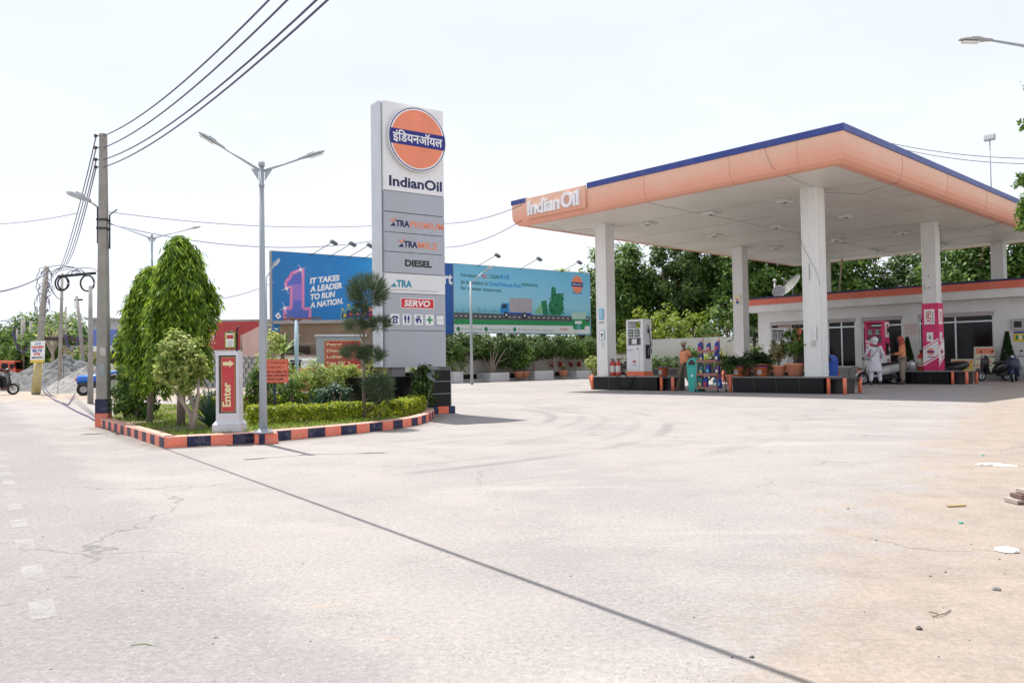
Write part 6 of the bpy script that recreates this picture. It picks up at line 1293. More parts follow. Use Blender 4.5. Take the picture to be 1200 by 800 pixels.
# ================= ROW OF SMALL TREES BY THE WALL =================
def tree(label, loc, trunk_h, rad, h, lf, seed, n=60, per=60, size=.16, rc=.35, tr=.07, name='tree', lean=.05, group=None, scale=1, bark=BARK, shell=.5, bottom=-1):
    t_ = thing(name, label, 'tree', loc, random.Random(seed).uniform(0, 6.3), group); t_.scale = (scale,)*3
    mb = MB(); top = (0, 0, trunk_h+h*.55); pts = branchy(mb, (0, 0, 0), top, tr, bark, lean, 5, seed); rs = random.Random(seed)
    for i in range(6): a = rs.uniform(0, 6.3); q = pts[2+i % 3]; mb.tube([q, q+Vector((rad[0]*.35*math.cos(a), rad[1]*.35*math.sin(a), h*.18)), q+Vector((rad[0]*.75*math.cos(a), rad[1]*.75*math.sin(a), h*.32))], [tr*.55, tr*.35, tr*.12], bark, 6)
    mb.build('trunk', t_)
    P, Nn = clumps((0, 0, trunk_h+h*.5), (rad[0], rad[1], h*.5), n, per, rc, seed, shell, bottom=bottom); leaf_mesh('crown', P, Nn, size, lf, t_, seed=seed); return t_
for px, lb, sd_, rx in ((542, 'small round tree with thick crown at the left end of the wall row', 1, 1.35), (579, 'bushy small tree behind the slender street lamp by the wall', 2, 1.1), (597, 'small dark tree with leaves low down to its base', 3, 1.2), (625, 'small tree with a slim straight trunk in the wall row', 4, 1.35), (649, 'small tree with pale leaning trunk before the red wall buckets', 5, 1.35), (673, 'small open tree with light leaves at the wall', 6, 1.1), (692, 'small dark tree beside the leftmost canopy column', 7, 1.3)):
    X = PY(px, 440, 24.5).x; tree(lb, S(X, 24.5, .14), 1.08 if sd_ != 3 else .5, (rx*1.15, rx), 1.36 if sd_ != 3 else 1.9, LF_MID if sd_ == 6 else LF_DARK, sd_, 64, 80, .15, .30, .08, 'wall_tree', group='small trees along the boundary wall', bark=BARKL)
X = PY(575, 440, 24.2).x; t_ = thing('bare_shrub', 'nearly leafless branching shrub among the small wall trees', 'shrub', S(X, 24.2, .15)); mb = MB(); rs = random.Random(4)
for i in range(9): a = rs.uniform(0, 6.3); q = Vector((rs.uniform(.4, 1.1)*math.cos(a), rs.uniform(.4, 1.1)*math.sin(a), rs.uniform(1.4, 2.6))); mb.tube([(0, 0, 0), q*.4+Vector((0, 0, .2)), q], [.06, .035, .01], BARKL, 5)
mb.build('stem', t_)
PLW = mat('planter_white', (.60, .60, .62), .7, dirt=(.42, .40, .38), damt=.4)
for x0, x1, hh, lb in ((532, 543, .62, 'first white masonry planter box from the left along the wall'), (575, 597, .50, 'second white planter box under the bushy trees'), (627, 649, .55, 'third white planter box under the pale trunk tree'), (676, 696, .5, 'last white planter box next to the leftmost canopy column')):
    a = PY(x0, 444, 23.6).x; b_ = PY(x1, 444, 23.6).x; o = thing('planter_box', lb, 'planter', S(a, 23.6, .0), TH, 'white planter boxes along the wall'); mb = MB(); mb.bx(0, b_-a, 0, 1.2, 0, hh, PLW); mb.build('box', o, bevel=.02); mb = MB(); mb.bx(.1, b_-a-.1, .1, 1.1, hh, hh+.03, SOIL); mb.build('soil', o)
for px, lb, kd, hh, sd_ in ((608, 'low terracotta pot with sparse plant by the boundary wall', 'dark', .9, 1), (615, 'terracotta pot with taller leafy plant by the boundary wall', 'dark', 1.5, 2), (660, 'small terracotta pot near the red fire buckets', 'dry', .3, 3)):
    q = PY(px, 443, 23.7); potted(lb, S(q.x, 23.7, .16), .32, .36, kd, 1.4, sd_, height=hh)
fb = PY(658, 427, 25.28); o = thing('fire_bucket_rack', 'red rail with four hanging red fire buckets on the boundary wall', 'fire buckets', S(fb.x, 25.28, 0), TH)
mb = MB(); mb.bx(-1.9, 2.0, -.1, -.0, 1.45, 1.6, C_('rack_maroon', (.22, .03, .03))); mb.build('rail', o)
for i in range(4):
    mb = MB(); x = -1.0+i*.75+(.2 if i > 1 else 0); mb.lathe([(.10, .72), (.17, 1.02), (.18, 1.03)], C_('fire_red', (.50, .03, .02)), (x, -.2, 0), 14); mb.tube([(x-.17, -.2, 1.02), (x, -.2, 1.28), (x+.17, -.2, 1.02)], .012, BLACKM, 5); k_ = mb.build('bucket', o); mb = MB(); mb.box((x, -.36, .9), (.10, .01, .12), WIK); mb.build('label_patch', k_)
# ================= GARDEN PLANTS =================
def gk(x, y): return G(x, y, .12)
def ashoka(label, base, H_, rad, z0, seed, trunk_r=.055, n=13000):
    t_ = thing('drooping_tree', label, 'tree', base, 0); rs = np.random.RandomState(seed)
    P = []; A_ = []; Nn = []
    nst = 200                                  # hanging leafy strands, each a clump of long leaves
    for i in range(nst):
        u = rs.uniform(0, 1)**.8; z = z0+(H_-z0)*u; k = (1-u); prof = (min(1, k*2.6)**.55)*(.86+.14*math.sin(u*3))
        a = rs.uniform(0, 6.283); r_ = rad*prof*(rs.uniform(.2, 1.0)**.45)*(1+.15*math.sin(3*a+seed+4*z)+.10*math.sin(7*z+seed*2))
        c = np.array([r_*math.cos(a), r_*math.sin(a), z+.06]); L_ = rs.uniform(.22, .5)
        m = int(n/nst*rs.uniform(.5, 1.5)); tt = rs.uniform(0, 1, m); wd = .02+.045*np.sin(tt*3.0)
        q = np.stack([c[0]+rs.normal(0, 1, m)*wd+tt*.05*math.cos(a), c[1]+rs.normal(0, 1, m)*wd+tt*.05*math.sin(a), c[2]-tt*L_], 1); P.append(q)
        out = np.array([math.cos(a), math.sin(a), 0]); sd_ = np.array([-math.sin(a), math.cos(a), 0])
        A_.append(out*.55*np.abs(rs.normal(.6, .4, (m, 1)))+sd_*rs.normal(0, .5, (m, 1))+np.array([0, 0, -1.])); Nn.append(np.tile(out+[0, 0, .4], (m, 1))+sd_*rs.normal(0, .4, (m, 1)))
    leaf_mesh('crown', np.concatenate(P), np.concatenate(Nn), .105, LF_ASH, t_, axis=np.concatenate(A_), aspect=.25, seed=seed, sizevar=.55)
    mb = MB(); mb.tube([(0, 0, 0), (.02, 0, z0+.3), (0, .02, H_*.6), (0, 0, H_*.97)], [trunk_r*1.15, trunk_r, trunk_r*.6, .01], mat('smooth_grey_bark', (.24, .20, .17), .85, var=.25, vscale=14, bump=.5, stretch=(1, 1, .4)), 10); mb.build('trunk', t_)
    return t_
b1 = gk(202, 501); k1 = b1.y/F_PX
ashoka('tallest weeping tree with long drooping leaves, its trunk right behind the small pale tree', gk(209, 499)+Vector((-.0, .1, 0)), 228*k1, .42, .95, 3, .06, 48000)
b2 = gk(181, 499); ashoka('shorter weeping tree with drooping leaves leaning against the taller one', gk(166, 497)+Vector((0, .3, 0)), 193*b2.y/F_PX, .31, .85, 7, .045, 28000)
b3 = gk(150, 490); ashoka('narrow weeping tree at the roadside end of the garden', gk(146, 492)+Vector((-.05, .6, 0)), 128*b3.y/F_PX, .27, .6, 11, .04, 12000)
bush('round leafy green bush filling the roadside corner of the garden', gk(148, 493)+Vector((.02, .35, 0)), (.40, .40), 1.0, LF_MID, 60, 90, .075, 21, rc=.13, shell=.3, zc=.46)
# extra bare trunk seen between
# small pale variegated tree
sb = gk(226, 505); sm = thing('variegated_tree', 'small rounded tree with pale yellow green leaves and twisted stems before the weeping trees', 'tree', sb); k = sb.y/F_PX
P, Nn = clumps((-.17, 0, 79*k), (.36, .34, .43), 90, 70, .11, 5, .3); leaf_mesh('crown', P, Nn, .065, LF_VAR, sm, seed=4, aspect=.55)
mb = MB(); 
for (q1, q2, q3) in (((.02, 0, .2), (-.18, .02, .45), (-.35, .0, .72)), ((.03, .03, .25), (-.05, .05, .5), (-.1, .1, .9)), ((-.02, 0, .2), (-.12, -.05, .42), (-.2, -.1, .85)), ((.04, -.02, .22), (.08, 0, .5), (.08, .02, .8))):
    mb.tube([(0, 0, 0), q1, q2, q3], [.045, .032, .024, .012], BARKL, 7)
mb.build('trunk', sm)
# spiky agave beside the Enter sign and yuccas
def spiky(label, base, n, L_, w, lf, seed, el=(.35, 1.4), name='agave', cat='agave', z=.0, stem=0):
    t_ = thing(name, label, cat, base); rs = np.random.RandomState(seed); mb = MB()
    for i in range(n):
        a = 2.4*i+rs.uniform(-.2, .2); e = el[0]+(el[1]-el[0])*i/n+rs.uniform(-.08, .08); L2 = L_*rs.uniform(.8, 1.1); d = Vector((math.cos(a), math.sin(a), 0)); s_ = Vector((-math.sin(a), math.cos(a), 0)); pts = []; p_ = Vector((0, 0, z)); ee = e
        for j in range(6): pts.append(p_.copy()); p_ = p_+(d*math.cos(ee)+Vector((0, 0, math.sin(ee))))*L2/5; ee -= .09+.1*(1-e)
        ws = [w*.6, w, w, w*.75, w*.45, .001]; k0 = len(mb.v); vs = []; fs = []
        for p2, w2 in zip(pts, ws): vs += [p2-s_*w2/2, p2+Vector((0, 0, -.12*w2)), p2+s_*w2/2]
        for j in range(5): fs += [(j*3, j*3+1, j*3+4, j*3+3), (j*3+1, j*3+2, j*3+5, j*3+4)]
        mb.add(vs, fs, lf, True)
    mb.build('leaves', t_, recalc=False)
    if stem: mb = MB(); mb.tube([(0, 0, 0), (0, 0, stem)], [.06, .05], BARK, 8); mb.build('stem', t_)
    return t_
AG = mat('agave_green', (.035, .10, .055), .5, var=.25, vscale=8); YU = mat('yucca_green', (.12, .22, .05), .5, var=.3, vscale=9); YU2 = mat('striped_leaf', (.26, .34, .14), .5, var=.3, vscale=14)
spiky('dense dark green agave with upright spikes just left of the Enter pillar', gk(242, 503)+Vector((.02, .18, 0)), 44, .62, .07, AG, 1, (.5, 1.5))
spiky('small blue green agave behind the front hedge by the notice post', gk(352, 488)+Vector((0, 1.2, 0)), 26, .48, .05, AG, 2, (.5, 1.5))
spiky('light green striped spiky plant at the left behind the short hedge', gk(475, 482)+Vector((0, .5, 0)), 26, .38, .05, YU2, 3, (.3, 1.4))
spiky('light green striped spiky plant at the right behind the short hedge', gk(490, 480)+Vector((0, .6, 0)), 26, .45, .05, YU2, 4, (.3, 1.4))
p = D(331, 415, 20); spiky('yucca with broad pale leaves on a stem under the blue billboard', Vector((p.x, 20, 0)), 24, .75, .09, YU, 5, (.2, 1.3), 'yucca', 'yucca', p.z, p.z)
# hedges
def hedge(label, pts, w, h, seed, per=2600, lf=None):
    pts = [Vector(p_) for p_ in pts]; rs = np.random.RandomState(seed); a0 = pts[0]; o_ = thing('clipped_hedge', label, 'hedge', a0)
    P = []; Nn = []
    for a, b in zip(pts[:-1], pts[1:]):
        L_ = (b-a).length; d = (b-a)/L_; s_ = Vector((-d.y, d.x, 0)); m = int(per*L_); t_ = rs.uniform(-.03, 1.03, m); face = rs.uniform(0, 1, m)
        th = rs.uniform(0, math.pi, m); ct = np.sign(np.cos(th))*np.abs(np.cos(th))**.45; st = np.abs(np.sin(th))**.5; dep = rs.uniform(.72, 1.05, m)
        wob = 1+.10*np.sin(t_*L_*6+seed)+.07*np.sin(t_*L_*15)
        x = a.x-a0.x+d.x*t_*L_+s_.x*ct*w/2*dep*wob; y = a.y-a0.y+d.y*t_*L_+s_.y*ct*w/2*dep*wob; low = rs.uniform(0, 1, m) < .45; z = np.where(low, rs.uniform(.02, h*.85, m), h*.5+st*h*.5*dep*wob)
        P.append(np.stack([x, y, z], 1)); Nn.append(np.stack([s_.x*ct, s_.y*ct, np.where(low, .2, st*1.2)], 1))
    leaf_mesh('foliage', np.concatenate(P), np.concatenate(Nn), .042, lf or LF_HEDGE, o_, aspect=.6, seed=seed)
    mb = MB()
    for a, b in zip(pts[:-1], pts[1:]):
        n = max(2, int((b-a).length/.12))
        for i in range(n): q = a.lerp(b, (i+.5)/n)-a0; mb.tube([q, q+Vector((rs.uniform(-.05, .05), rs.uniform(-.05, .05), h*.7))], [.012, .005], BARK, 4)
    mb.build('stem', o_)
hp = [gk(289, 500), gk(330, 498), gk(385, 495), gk(430, 491.5)]; hedge('long low clipped yellow green hedge running behind the front kerb', [q+Vector((0, .15, 0)) for q in hp], .34, .30, 1, 5200)
hp = [gk(462, 490), gk(482, 486.5), gk(492, 481)]; hedge('short clipped yellow green hedge at the rounded tip of the garden', [q+Vector((-.05, .05, 0)) for q in hp], .36, .30, 2, 6000)
hp = [gk(218, 487), gk(250, 486), gk(300, 485), gk(360, 484)]; hedge('rear low hedge in shade behind the agave and notice board', [q+Vector((0, .6, 0)) for q in hp], .3, .36, 3, 3000)
bush('tiny yellow green clipped bush between the two front hedges', gk(446, 492)+Vector((0, .12, 0)), (.15, .15), .27, LF_HEDGE, 20, 50, .04, 8, rc=.06, shell=.3)
# topiary pine with needle pompoms
tb = gk(427, 492); k = tb.y/F_PX; tp = thing('cloud_pruned_pine', 'slender pine pruned into feathery round pompoms before the totem', 'tree', tb); mb = MB()
mb.tube([(0, 0, 0), (-.005, 0, .5), (.01, 0, 1.1), (.0, 0, 1.7), (.03, 0, 2.1)], [.038, .03, .024, .018, .008], BARK, 8)
def pom(c, r, n, seed):
    rs = np.random.RandomState(seed); d = rs.normal(0, 1, (n, 3)); d /= np.linalg.norm(d, axis=1)[:, None]; d[:, 2] = d[:, 2]*.8+.25
    q = d*np.array(r)*(rs.uniform(.15, .95, n)**.6)[:, None]+np.array(c); return q, d
PP = []; PD = []
for i, (px, py, rx, rz_, n) in enumerate(((432, 347, 22, 24, 4200), (419, 384, 12, 8, 900), (446, 382, 11, 8, 900), (416, 415, 14, 9, 1300), (436, 419, 14, 9, 1300), (443, 455, 17, 12, 1700), (447, 468, 12, 6, 700), (424, 366, 8, 7, 400))):
    c = ((px-427)*k, rx*k*.15*(-1)**i, (492-py)*k); q, d = pom(c, (rx*k, rx*k, rz_*k), n, i); PP.append(q); PD.append(d+np.array([0, 0, .35]))
    mb.tube([(0, 0, max(.1, c[2]-.25)), (c[0]*.6, c[1]*.6, c[2]-.08), (c[0], c[1], c[2])], [.014, .011, .006], BARK, 6)
mb.build('trunk', tp); PP = np.concatenate(PP); PD = np.concatenate(PD); leaf_mesh('pompom_needles', PP, np.cross(PD, [0, 0, 1.])+.01, .12, LF_PINE, tp, axis=PD, aspect=.055, seed=3, sizevar=.4)
# loose shrubs
def gb(px, py, dy=0): q = gk(px, py); return q+Vector((0, dy, 0))
bush('tall loose pale flowering shrub in front of the grey price board', gb(366, 484, .9), (.60, .4), 1.05, LF_VAR, 56, 60, .08, 31, rc=.15, shell=.25, zc=.66, aspect=.4)
bush('airy yellow green shrub right of the price board lettering', gb(398, 484, 1.3), (.42, .4), .98, LF_VAR, 34, 55, .08, 32, rc=.14, shell=.25, zc=.6, aspect=.4)
bush('pale leafy shrub spreading under the grey totem panel', gb(452, 478, 1.0), (.62, .35), 1.12, LF_VAR, 50, 55, .08, 33, rc=.15, shell=.25, zc=.85, aspect=.45)
bush('glossy dark green shrub against the black totem plinth', Vector((-1.75, 15.75, 0)), (.26, .2), .95, LF_DARK, 30, 50, .09, 34, rc=.12, shell=.3, zc=.6)
b_ = bush('green shrub dotted with pink flowers between the Enter pillar and the lamp', gb(296, 487, .5), (.26, .3), .92, LF_MID, 46, 55, .07, 35, rc=.12, shell=.3)
P, Nn = clumps((0, 0, .35), (.26, .3, .28), 12, 6, .06, 9, .8); leaf_mesh('flowers', P, Nn, .06, FLOWER, b_, aspect=.9, seed=2)
bush('feathery grey green shrub behind the lamp post', gb(282, 484, 2.4), (.45, .4), 1.5, LF_VAR, 34, 50, .09, 36, rc=.17, shell=.3, zc=1.0)
bush('low dark shrub behind the front hedge below the pale shrub', gb(385, 486, .7), (.35, .3), .55, LF_GREY, 22, 45, .08, 37, rc=.12)
b_ = bush('low reddish leaved ground shrub behind the tree trunks', gb(240, 486, .6), (.5, .3), .45, FLOWER if False else LF_GREY, 24, 45, .08, 38, rc=.12)
bush('thin weedy shrub at the notice post', gb(330, 486, .6), (.3, .25), .7, LF_MID, 24, 40, .07, 39, rc=.12)
# white low blocks behind the garden
for (px, w, h, lb) in ((332, 1.0, 1.15, 'low white masonry pier behind the garden hedge, left one'), (360, .9, 1.15, 'low white masonry pier with red poster behind the garden shrubs')):
    p = D(px, 440, 21.5); o = thing('white_pier', lb, 'pier', (p.x-w/2, 21.5, 0)); mb = MB(); mb.bx(0, w, 0, .3, 0, h, WHITE); mb.bx(-.03, w+.03, -.03, .33, h, h+.08, WHITE); mb.build('masonry', o, bevel=.02)
    if px == 360: mb = MB(); mb.bx(.2, .7, -.012, -.002, .35, 1.0, C_('faded_red', (.5, .14, .1))); mb.build('poster', o)

# ================= LEFT BACKGROUND =================
# shaded yard structures under the billboard
BRN = mat('brown_shed_wall', (.26, .19, .13), .9, var=.15, vscale=1.2, dirt=(.12, .09, .07), damt=.6)
DIM = mat('dark_shutter', (.05, .038, .035), .8, var=.2)
def shop(label, x0, x1, Y, z, d, m, parts=(), roof=None, name='shop_building', cat='building'):
    a = D(x0, 430, Y).x; b_ = D(x1, 430, Y).x; t_ = thing(name, label, cat, (a, Y, 0)); w = b_-a
    mb = MB(); mb.bx(0, w, 0, d, 0, z, m); mb.build('wall', t_)
    mb = MB(); mb.bx(-.15, w+.15, -.25, d+.1, z+.002, z+.16, roof or CONC); mb.build('roof', t_)
    return t_, w
Yb = 42
def zt(y, Y, x=300): return D(x, y, Y).z
t_, w = shop('brown shed with dark open shutters under the blue billboard', 318, 450, 39, zt(392, 39)+.5, 5, BRN)
for x0, x1 in ((.6, 1.9), (2.3, 3.9), (4.2, 5.3)): mb = MB(); mb.bx(x0, x1, -.04, .0, 0, 2.0, DIM); mb.build('shutter', t_)
mb = MB(); mb.bx(-.3, w+.2, -1.1, -.25, 2.05, 2.12, C_('tin_awning', (.20, .18, .17), rough=.6)); mb.build('awning', t_)
REDB = mat('red_banner', (.46, .05, .055), .6, var=.12, dirt=(.38, .14, .12), damt=.5)
t_, w = shop('shop with long red fascia banner behind the Enter sign', 236, 318, Yb, zt(378, Yb), 5, mat('grey_block_wall', (.40, .40, .42), .9, var=.15, vscale=2))
mb = MB(); zb, zT = zt(409, Yb), zt(377, Yb); mb.bx(-.1, w*.97, -.34, -.26, zb, zT, REDB); bn = mb.build('banner', t_)
mb = MB(); f = Face(mb, (0, -.345, 0), (1, 0, 0)); k = Yb/F_PX; xo = D(236, 400, Yb).x
f.text('SALE', (240-236)*k, zt(388, Yb), 15.5*k, 7*k, WIK, 0, .01, .03); f.rect(8*k, zt(392.5, Yb), 18*k, zt(389.5, Yb), YEL, 0, .01); f.text('MART', 3*k, zt(398, Yb), 16*k, 5.5*k, WIK, 0, .01, .03); f.text('call us', 12*k, zt(402, Yb), 8*k, 2*k, WIK, 0, .01)
mb.build('banner_lettering', bn)
mb = MB(); mb.bx(-.1, w, -.3, -.02, zt(415, Yb), zt(409.6, Yb), WHITE); mb.build('beam', t_)
mb = MB()
for i in range(24):     # stacked grey blocks and shutters below
    for j in range(7): mb.bx(.1+i*.15*1.0, .1+i*.15+.12, -.5-.1*((i+j) % 2), -.1, .05+j*.24, .05+j*.24+.17, C_('concrete_block', (.40, .40, .41), bump=.2))
o = mb.build('block_stack', loc=(D(224, 430, Yb-2).x, Yb-2, 0)); tag(o, 'stacked pale concrete blocks piled before the red banner shop', 'block stack')
p = D(270, 400, 40); o = thing('framed_sign', 'small framed notice with yellow green border on iron brackets before the red banner', 'sign', (p.x, 40, 0)); k = 40/F_PX
mb = MB(); mb.tube([(-5*k, .1, 0), (-5*k, .1, zt(388, 40))], .04, BLACKM); mb.tube([(6*k, .1, 0), (7*k, .1, zt(384, 40)), (10*k, .1, zt(382, 40))], .05, BLACKM, 6); mb.tube([(-3*k, .1, zt(388, 40)), (2*k, .1, zt(388, 40)), (8*k, .1, zt(394, 40))], .05, BLACKM, 6); mb.build('iron_stand', o)
mb = MB(); z0_, z1_ = zt(407, 40), zt(389, 40); mb.bx(-6*k, 6*k, -.05, .05, z0_, z1_, C_('lime_frame', (.30, .40, .08))); f = Face(mb, (0, -.051, 0), (1, 0, 0)); f.rect(-4.5*k, z0_+.06, 4.5*k, z1_-.06, WIK, 0, .01); f.rect(-4*k, z0_+.45, 4*k, z1_-.12, REDB, .01, .015)
for i in range(3): f.rect(-3.2*k, z0_+.1+i*.1, 3.2*k, z0_+.14+i*.1, GREYI, .01, .015)
mb.build('board', o)
# tilted faded banner at the yard corner
p = D(283, 420, 33); k = 33/F_PX; o = thing('faded_banner', 'faded pink and white cloth banner stretched at an angle left of the tall lamp', 'banner', (p.x, 33, 0)); mb = MB()
fb_ = mat('faded_cloth', (.56, .38, .34), .9, var=.25, vscale=1.2, dirt=(.55, .50, .45), damt=.7, dscale=1.1)
za, zb_, zc, zd = zt(417, 33), zt(418, 33), zt(376, 33), zt(392, 33); vs = [(0, 0, za), (24*k, .8, zb_), (24*k, .8, zc), (1.0*k, 0, zd)]; mb.add(vs+[(x, y+.03, z) for x, y, z in vs], [(0, 1, 2, 3), (7, 6, 5, 4), (0, 4, 5, 1), (1, 5, 6, 2), (2, 6, 7, 3), (3, 7, 4, 0)], fb_); mb.build('cloth', o)
mb = MB(); mb.tube([(0, 0, 0), (0, 0, zd)], .04, BARK, 6); mb.build('post', o); mb = MB(); mb.tube([(24*k, .8, 0), (24*k, .8, zc)], .05, BARK, 6); mb.build('post', o)
mb = MB(); f = Face(mb, (8*k, .26-.02, zt(408, 33)), (24*k, .8, 0)); f.rect(0, .35, 13*k, .65, YEL, 0, .012); f.text('OPEN', 0, 0, 13*k, .26, RED, 0, .012, .03); mb.build('faded_print', o) if False else None
# row of shops further left with blue banner
BLU = mat('blue_banner', (.14, .20, .50), .7, var=.2, vscale=2)
t_, w = shop('low shop with faded blue and white banner behind the weeping trees', 118, 240, 46, zt(388, 46), 6, mat('shop_plaster', (.44, .42, .40), .9, var=.15, dirt=(.25, .22, .2), damt=.6))
mb = MB(); mb.bx(-.2, w*.6, -.5, -.3, zt(409, 46), zt(384, 46), BLU); bn = mb.build('banner', t_); mb = MB(); f = Face(mb, (0, -.5, 0), (1, 0, 0)); f.rect(-.2, zt(409, 46), w*.6, zt(403, 46), WIK, 0, .012)
mb.build('banner_strip', bn)
for i in range(3): mb = MB(); mb.bx(.4+i*1.9, 1.9+i*1.9, -.02, .02, 0, 2.0, DIM); mb.build('shutter', t_)
t_, w = shop('two storey grey building far behind the utility pole', 104, 128, 62, zt(372, 62), 6, mat('old_wall_grey', (.34, .35, .38), .9, var=.2, dirt=(.5, .5, .52), damt=.6))
for i in range(2):
    for j in range(2): mb = MB(); mb.bx(.25+i*.75, .75+i*.75, -.03, .02, 1.2+j*1.6, 2.2+j*1.6, GLASS); mb.build('window', t_)
t_, w = shop('tan roadside stall building with a dark flat awning', 74, 96, 56, zt(404, 56), 5, mat('tan_wall', (.46, .36, .22), .9, var=.2, dirt=(.25, .18, .12), damt=.6))
mb = MB(); mb.bx(.1, w-.1, -.03, .0, zt(420, 56), zt(416, 56), C_('blue_sign_strip', (.05, .22, .40))); mb.build('sign_strip', t_); mb = MB(); mb.bx(-.4, w+.3, -1.8, .6, zt(396, 56), zt(394, 56)+.1, DIM); mb.bx(.3, w-.2, -.04, 0, .2, 1.6, DIM); mb.build('awning', t_)
o = thing('tarpaulin_canopy', 'dark tin canopy on thin posts stretching left of the tan stall', 'shed', D(30, 408, 60)*1); o.location.z = 0; k = 60/F_PX; zz = zt(404, 60, 50)
mb = MB(); mb.add([(-4*k, 0, zt(410, 60, 30)), (45*k, 0, zt(398, 60, 70)), (45*k, 3, zt(396, 60, 70)), (-4*k, 3, zt(408, 60, 30)), (-4*k, 0, zt(407.5, 60, 30)), (45*k, 0, zt(395.5, 60, 70)), (45*k, 3, zt(393.5, 60, 70)), (-4*k, 3, zt(405.5, 60, 30))], [(0, 3, 2, 1), (4, 5, 6, 7), (0, 1, 5, 4), (1, 2, 6, 5), (2, 3, 7, 6), (3, 0, 4, 7)], DIM); mb.build('tin_roof', o)
mb = MB(); mb.tube([(-3*k, .1, 0), (-3*k, .1, zt(408, 60, 30))], .07, BARK); mb.build('post', o); mb = MB(); mb.tube([(40*k, .1, 0), (40*k, .1, zt(397, 60, 70))], .07, BARK); mb.build('post', o)
# aggregate heaps
def heap(label, c, rx, ry, h, m, seed):
    from mathutils import noise
    n = 60; mb = MB(); vs = []; fs = []
    for i in range(n+1):
        for j in range(n+1):
            u, v = i/n*2-1, j/n*2-1; r = math.hypot(u, v); base = max(0, 1-r**1.25)
            nn = noise.fractal(Vector((u*2.5+seed, v*2.5, seed)), 1.0, 2.0, 5); nn2 = noise.noise(Vector((u*11+seed, v*11, 3)))
            z = h*base*(1+.45*nn)+h*.07*nn2*min(1, base*5); vs.append((u*rx, v*ry, max(z, -.02) if base > 0 else -.03))
    for i in range(n):
        for j in range(n): k_ = i*(n+1)+j; fs.append((k_, k_+n+1, k_+n+2, k_+1))
    mb.add(vs, fs, m, False); o = mb.build('aggregate_heap', loc=c, recalc=False); return tag(o, label, 'gravel heap', 'heaps of grey aggregate beside the road')
GRV = mat('crushed_stone', (.17, .175, .18), .95, var=.4, vscale=4, bump=1, bscale=9, dirt=(.12, .12, .12), damt=.6, dscale=2.5)
GRV2 = mat('pale_gravel', (.29, .28, .27), .95, var=.2, vscale=5, bump=1, bscale=12)
heap('large dark grey heap of crushed stone behind the leaning poster pole', (-23.2, 41, 0), 3.4, 2.6, 1.75, GRV, 1)
heap('lower dark grey heap of crushed stone at the left edge', (-26.6, 41, 0), 3.2, 2.4, 1.0, GRV, 5)
heap('pale smooth gravel heap by the road next to the tractor', (-18.9, 36.5, 0), 2.7, 2.4, 1.2, GRV2, 9)
# trucks far left
def cabtruck(label, px, Y, z0y, body, tip=None, rz=0):
    p = D(px, 430, Y); t_ = thing('parked_truck', label, 'truck', (p.x, Y, 0), rz); t_.scale = (.62,)*3; k = Y/F_PX
    mb = MB(); loftp = [(-1.1, .9), (1.15, .9), (1.25, 1.6), (1.05, 2.75), (-1.1, 2.85)]; mb.prism(loftp, -1.1, 1.1, body, M=Matrix(((1, 0, 0), (0, 0, -1), (0, 1, 0)))); mb.build('cab', t_, bevel=.06)
    mb = MB(); mb.bx(-.5, .3, -1.13, -1.10, 1.75, 2.5, GLASS); mb.bx(.55, .95, -1.13, -1.10, 1.8, 2.4, GLASS); mb.build('side_window', t_); mb = MB(); mb.add([(1.22, -.95, 1.8), (1.22, .95, 1.8), (1.10, .95, 2.6), (1.10, -.95, 2.6), (1.25, -.95, 1.8), (1.25, .95, 1.8), (1.13, .95, 2.6), (1.13, -.95, 2.6)], [(4, 5, 6, 7), (0, 3, 2, 1), (0, 1, 5, 4), (2, 3, 7, 6)], GLASS); mb.build('windscreen', t_)
    mb = MB(); mb.bx(-6, 1.1, -.45, .45, .6, .9, BLACKM); mb.build('chassis', t_); mb = MB(); mb.bx(-6.2, -1.4, -1.15, 1.15, .95, 2.3, tip or C_('truck_bed_brown', (.30, .14, .05))); mb.build('load_bed', t_)
    for x in (.5, -3.6, -4.8):
        mb = MB()
        for y in (-1.0, 1.0): mb.lathe([(.3, -.14), (.5, -.14), (.5, .14), (.3, .14), (.001, .1)], RUBBER, (x, y, .5), 18, Matrix.Rotation(R(90), 3, 'X'), False)
        mb.build('wheel', t_)
    mb = MB(); mb.box((1.2, -1.3, 2.2), (.08, .2, .45), BLACKM); mb.build('mirror', t_)
    return t_
cabtruck('orange red truck cab behind the stone heap at the left edge', 13, 60, 0, mat('truck_red', (.62, .10, .05), .4, var=.1, dirt=(.3, .15, .1), damt=.5), C_('truck_bed_dark', (.12, .07, .06)))
cabtruck('truck with ochre load bed standing right of the red cab', 41, 63, 0, C_('ochre_cab', (.42, .22, .06)), C_('ochre_bed', (.50, .24, .06)), math.pi)
# motorbike rider at the left edge
p = G(-1, 462); Yp = 33; p = Vector((D(-6, 430, Yp).x, Yp, 0))
scooter('dark motor scooter of the rider at the left edge near the stone heap', p, math.pi*.3, SBK, BLACKM, 1.05)
person('rider in dark maroon jacket and lime helmet on a scooter at the left edge', p+Vector((-.05, -.1, -.12)), math.pi*.3-math.pi/2, dict(elL=(.24, .12, 1.15), wrL=(.26, .38, 1.08), elR=(-.24, .12, 1.15), wrR=(-.26, .38, 1.08), knL=(.19, .38, .80), anL=(.17, .40, .36), knR=(-.19, .38, .80), anR=(-.17, .40, .36)), mat('maroon_jacket', (.10, .02, .025), .9), mat('black_trousers', (.02, .02, .025), .9), mat('lime_helmet', (.45, .50, .08), .35), 1.05, long_sleeve=True, headwear='helmet')
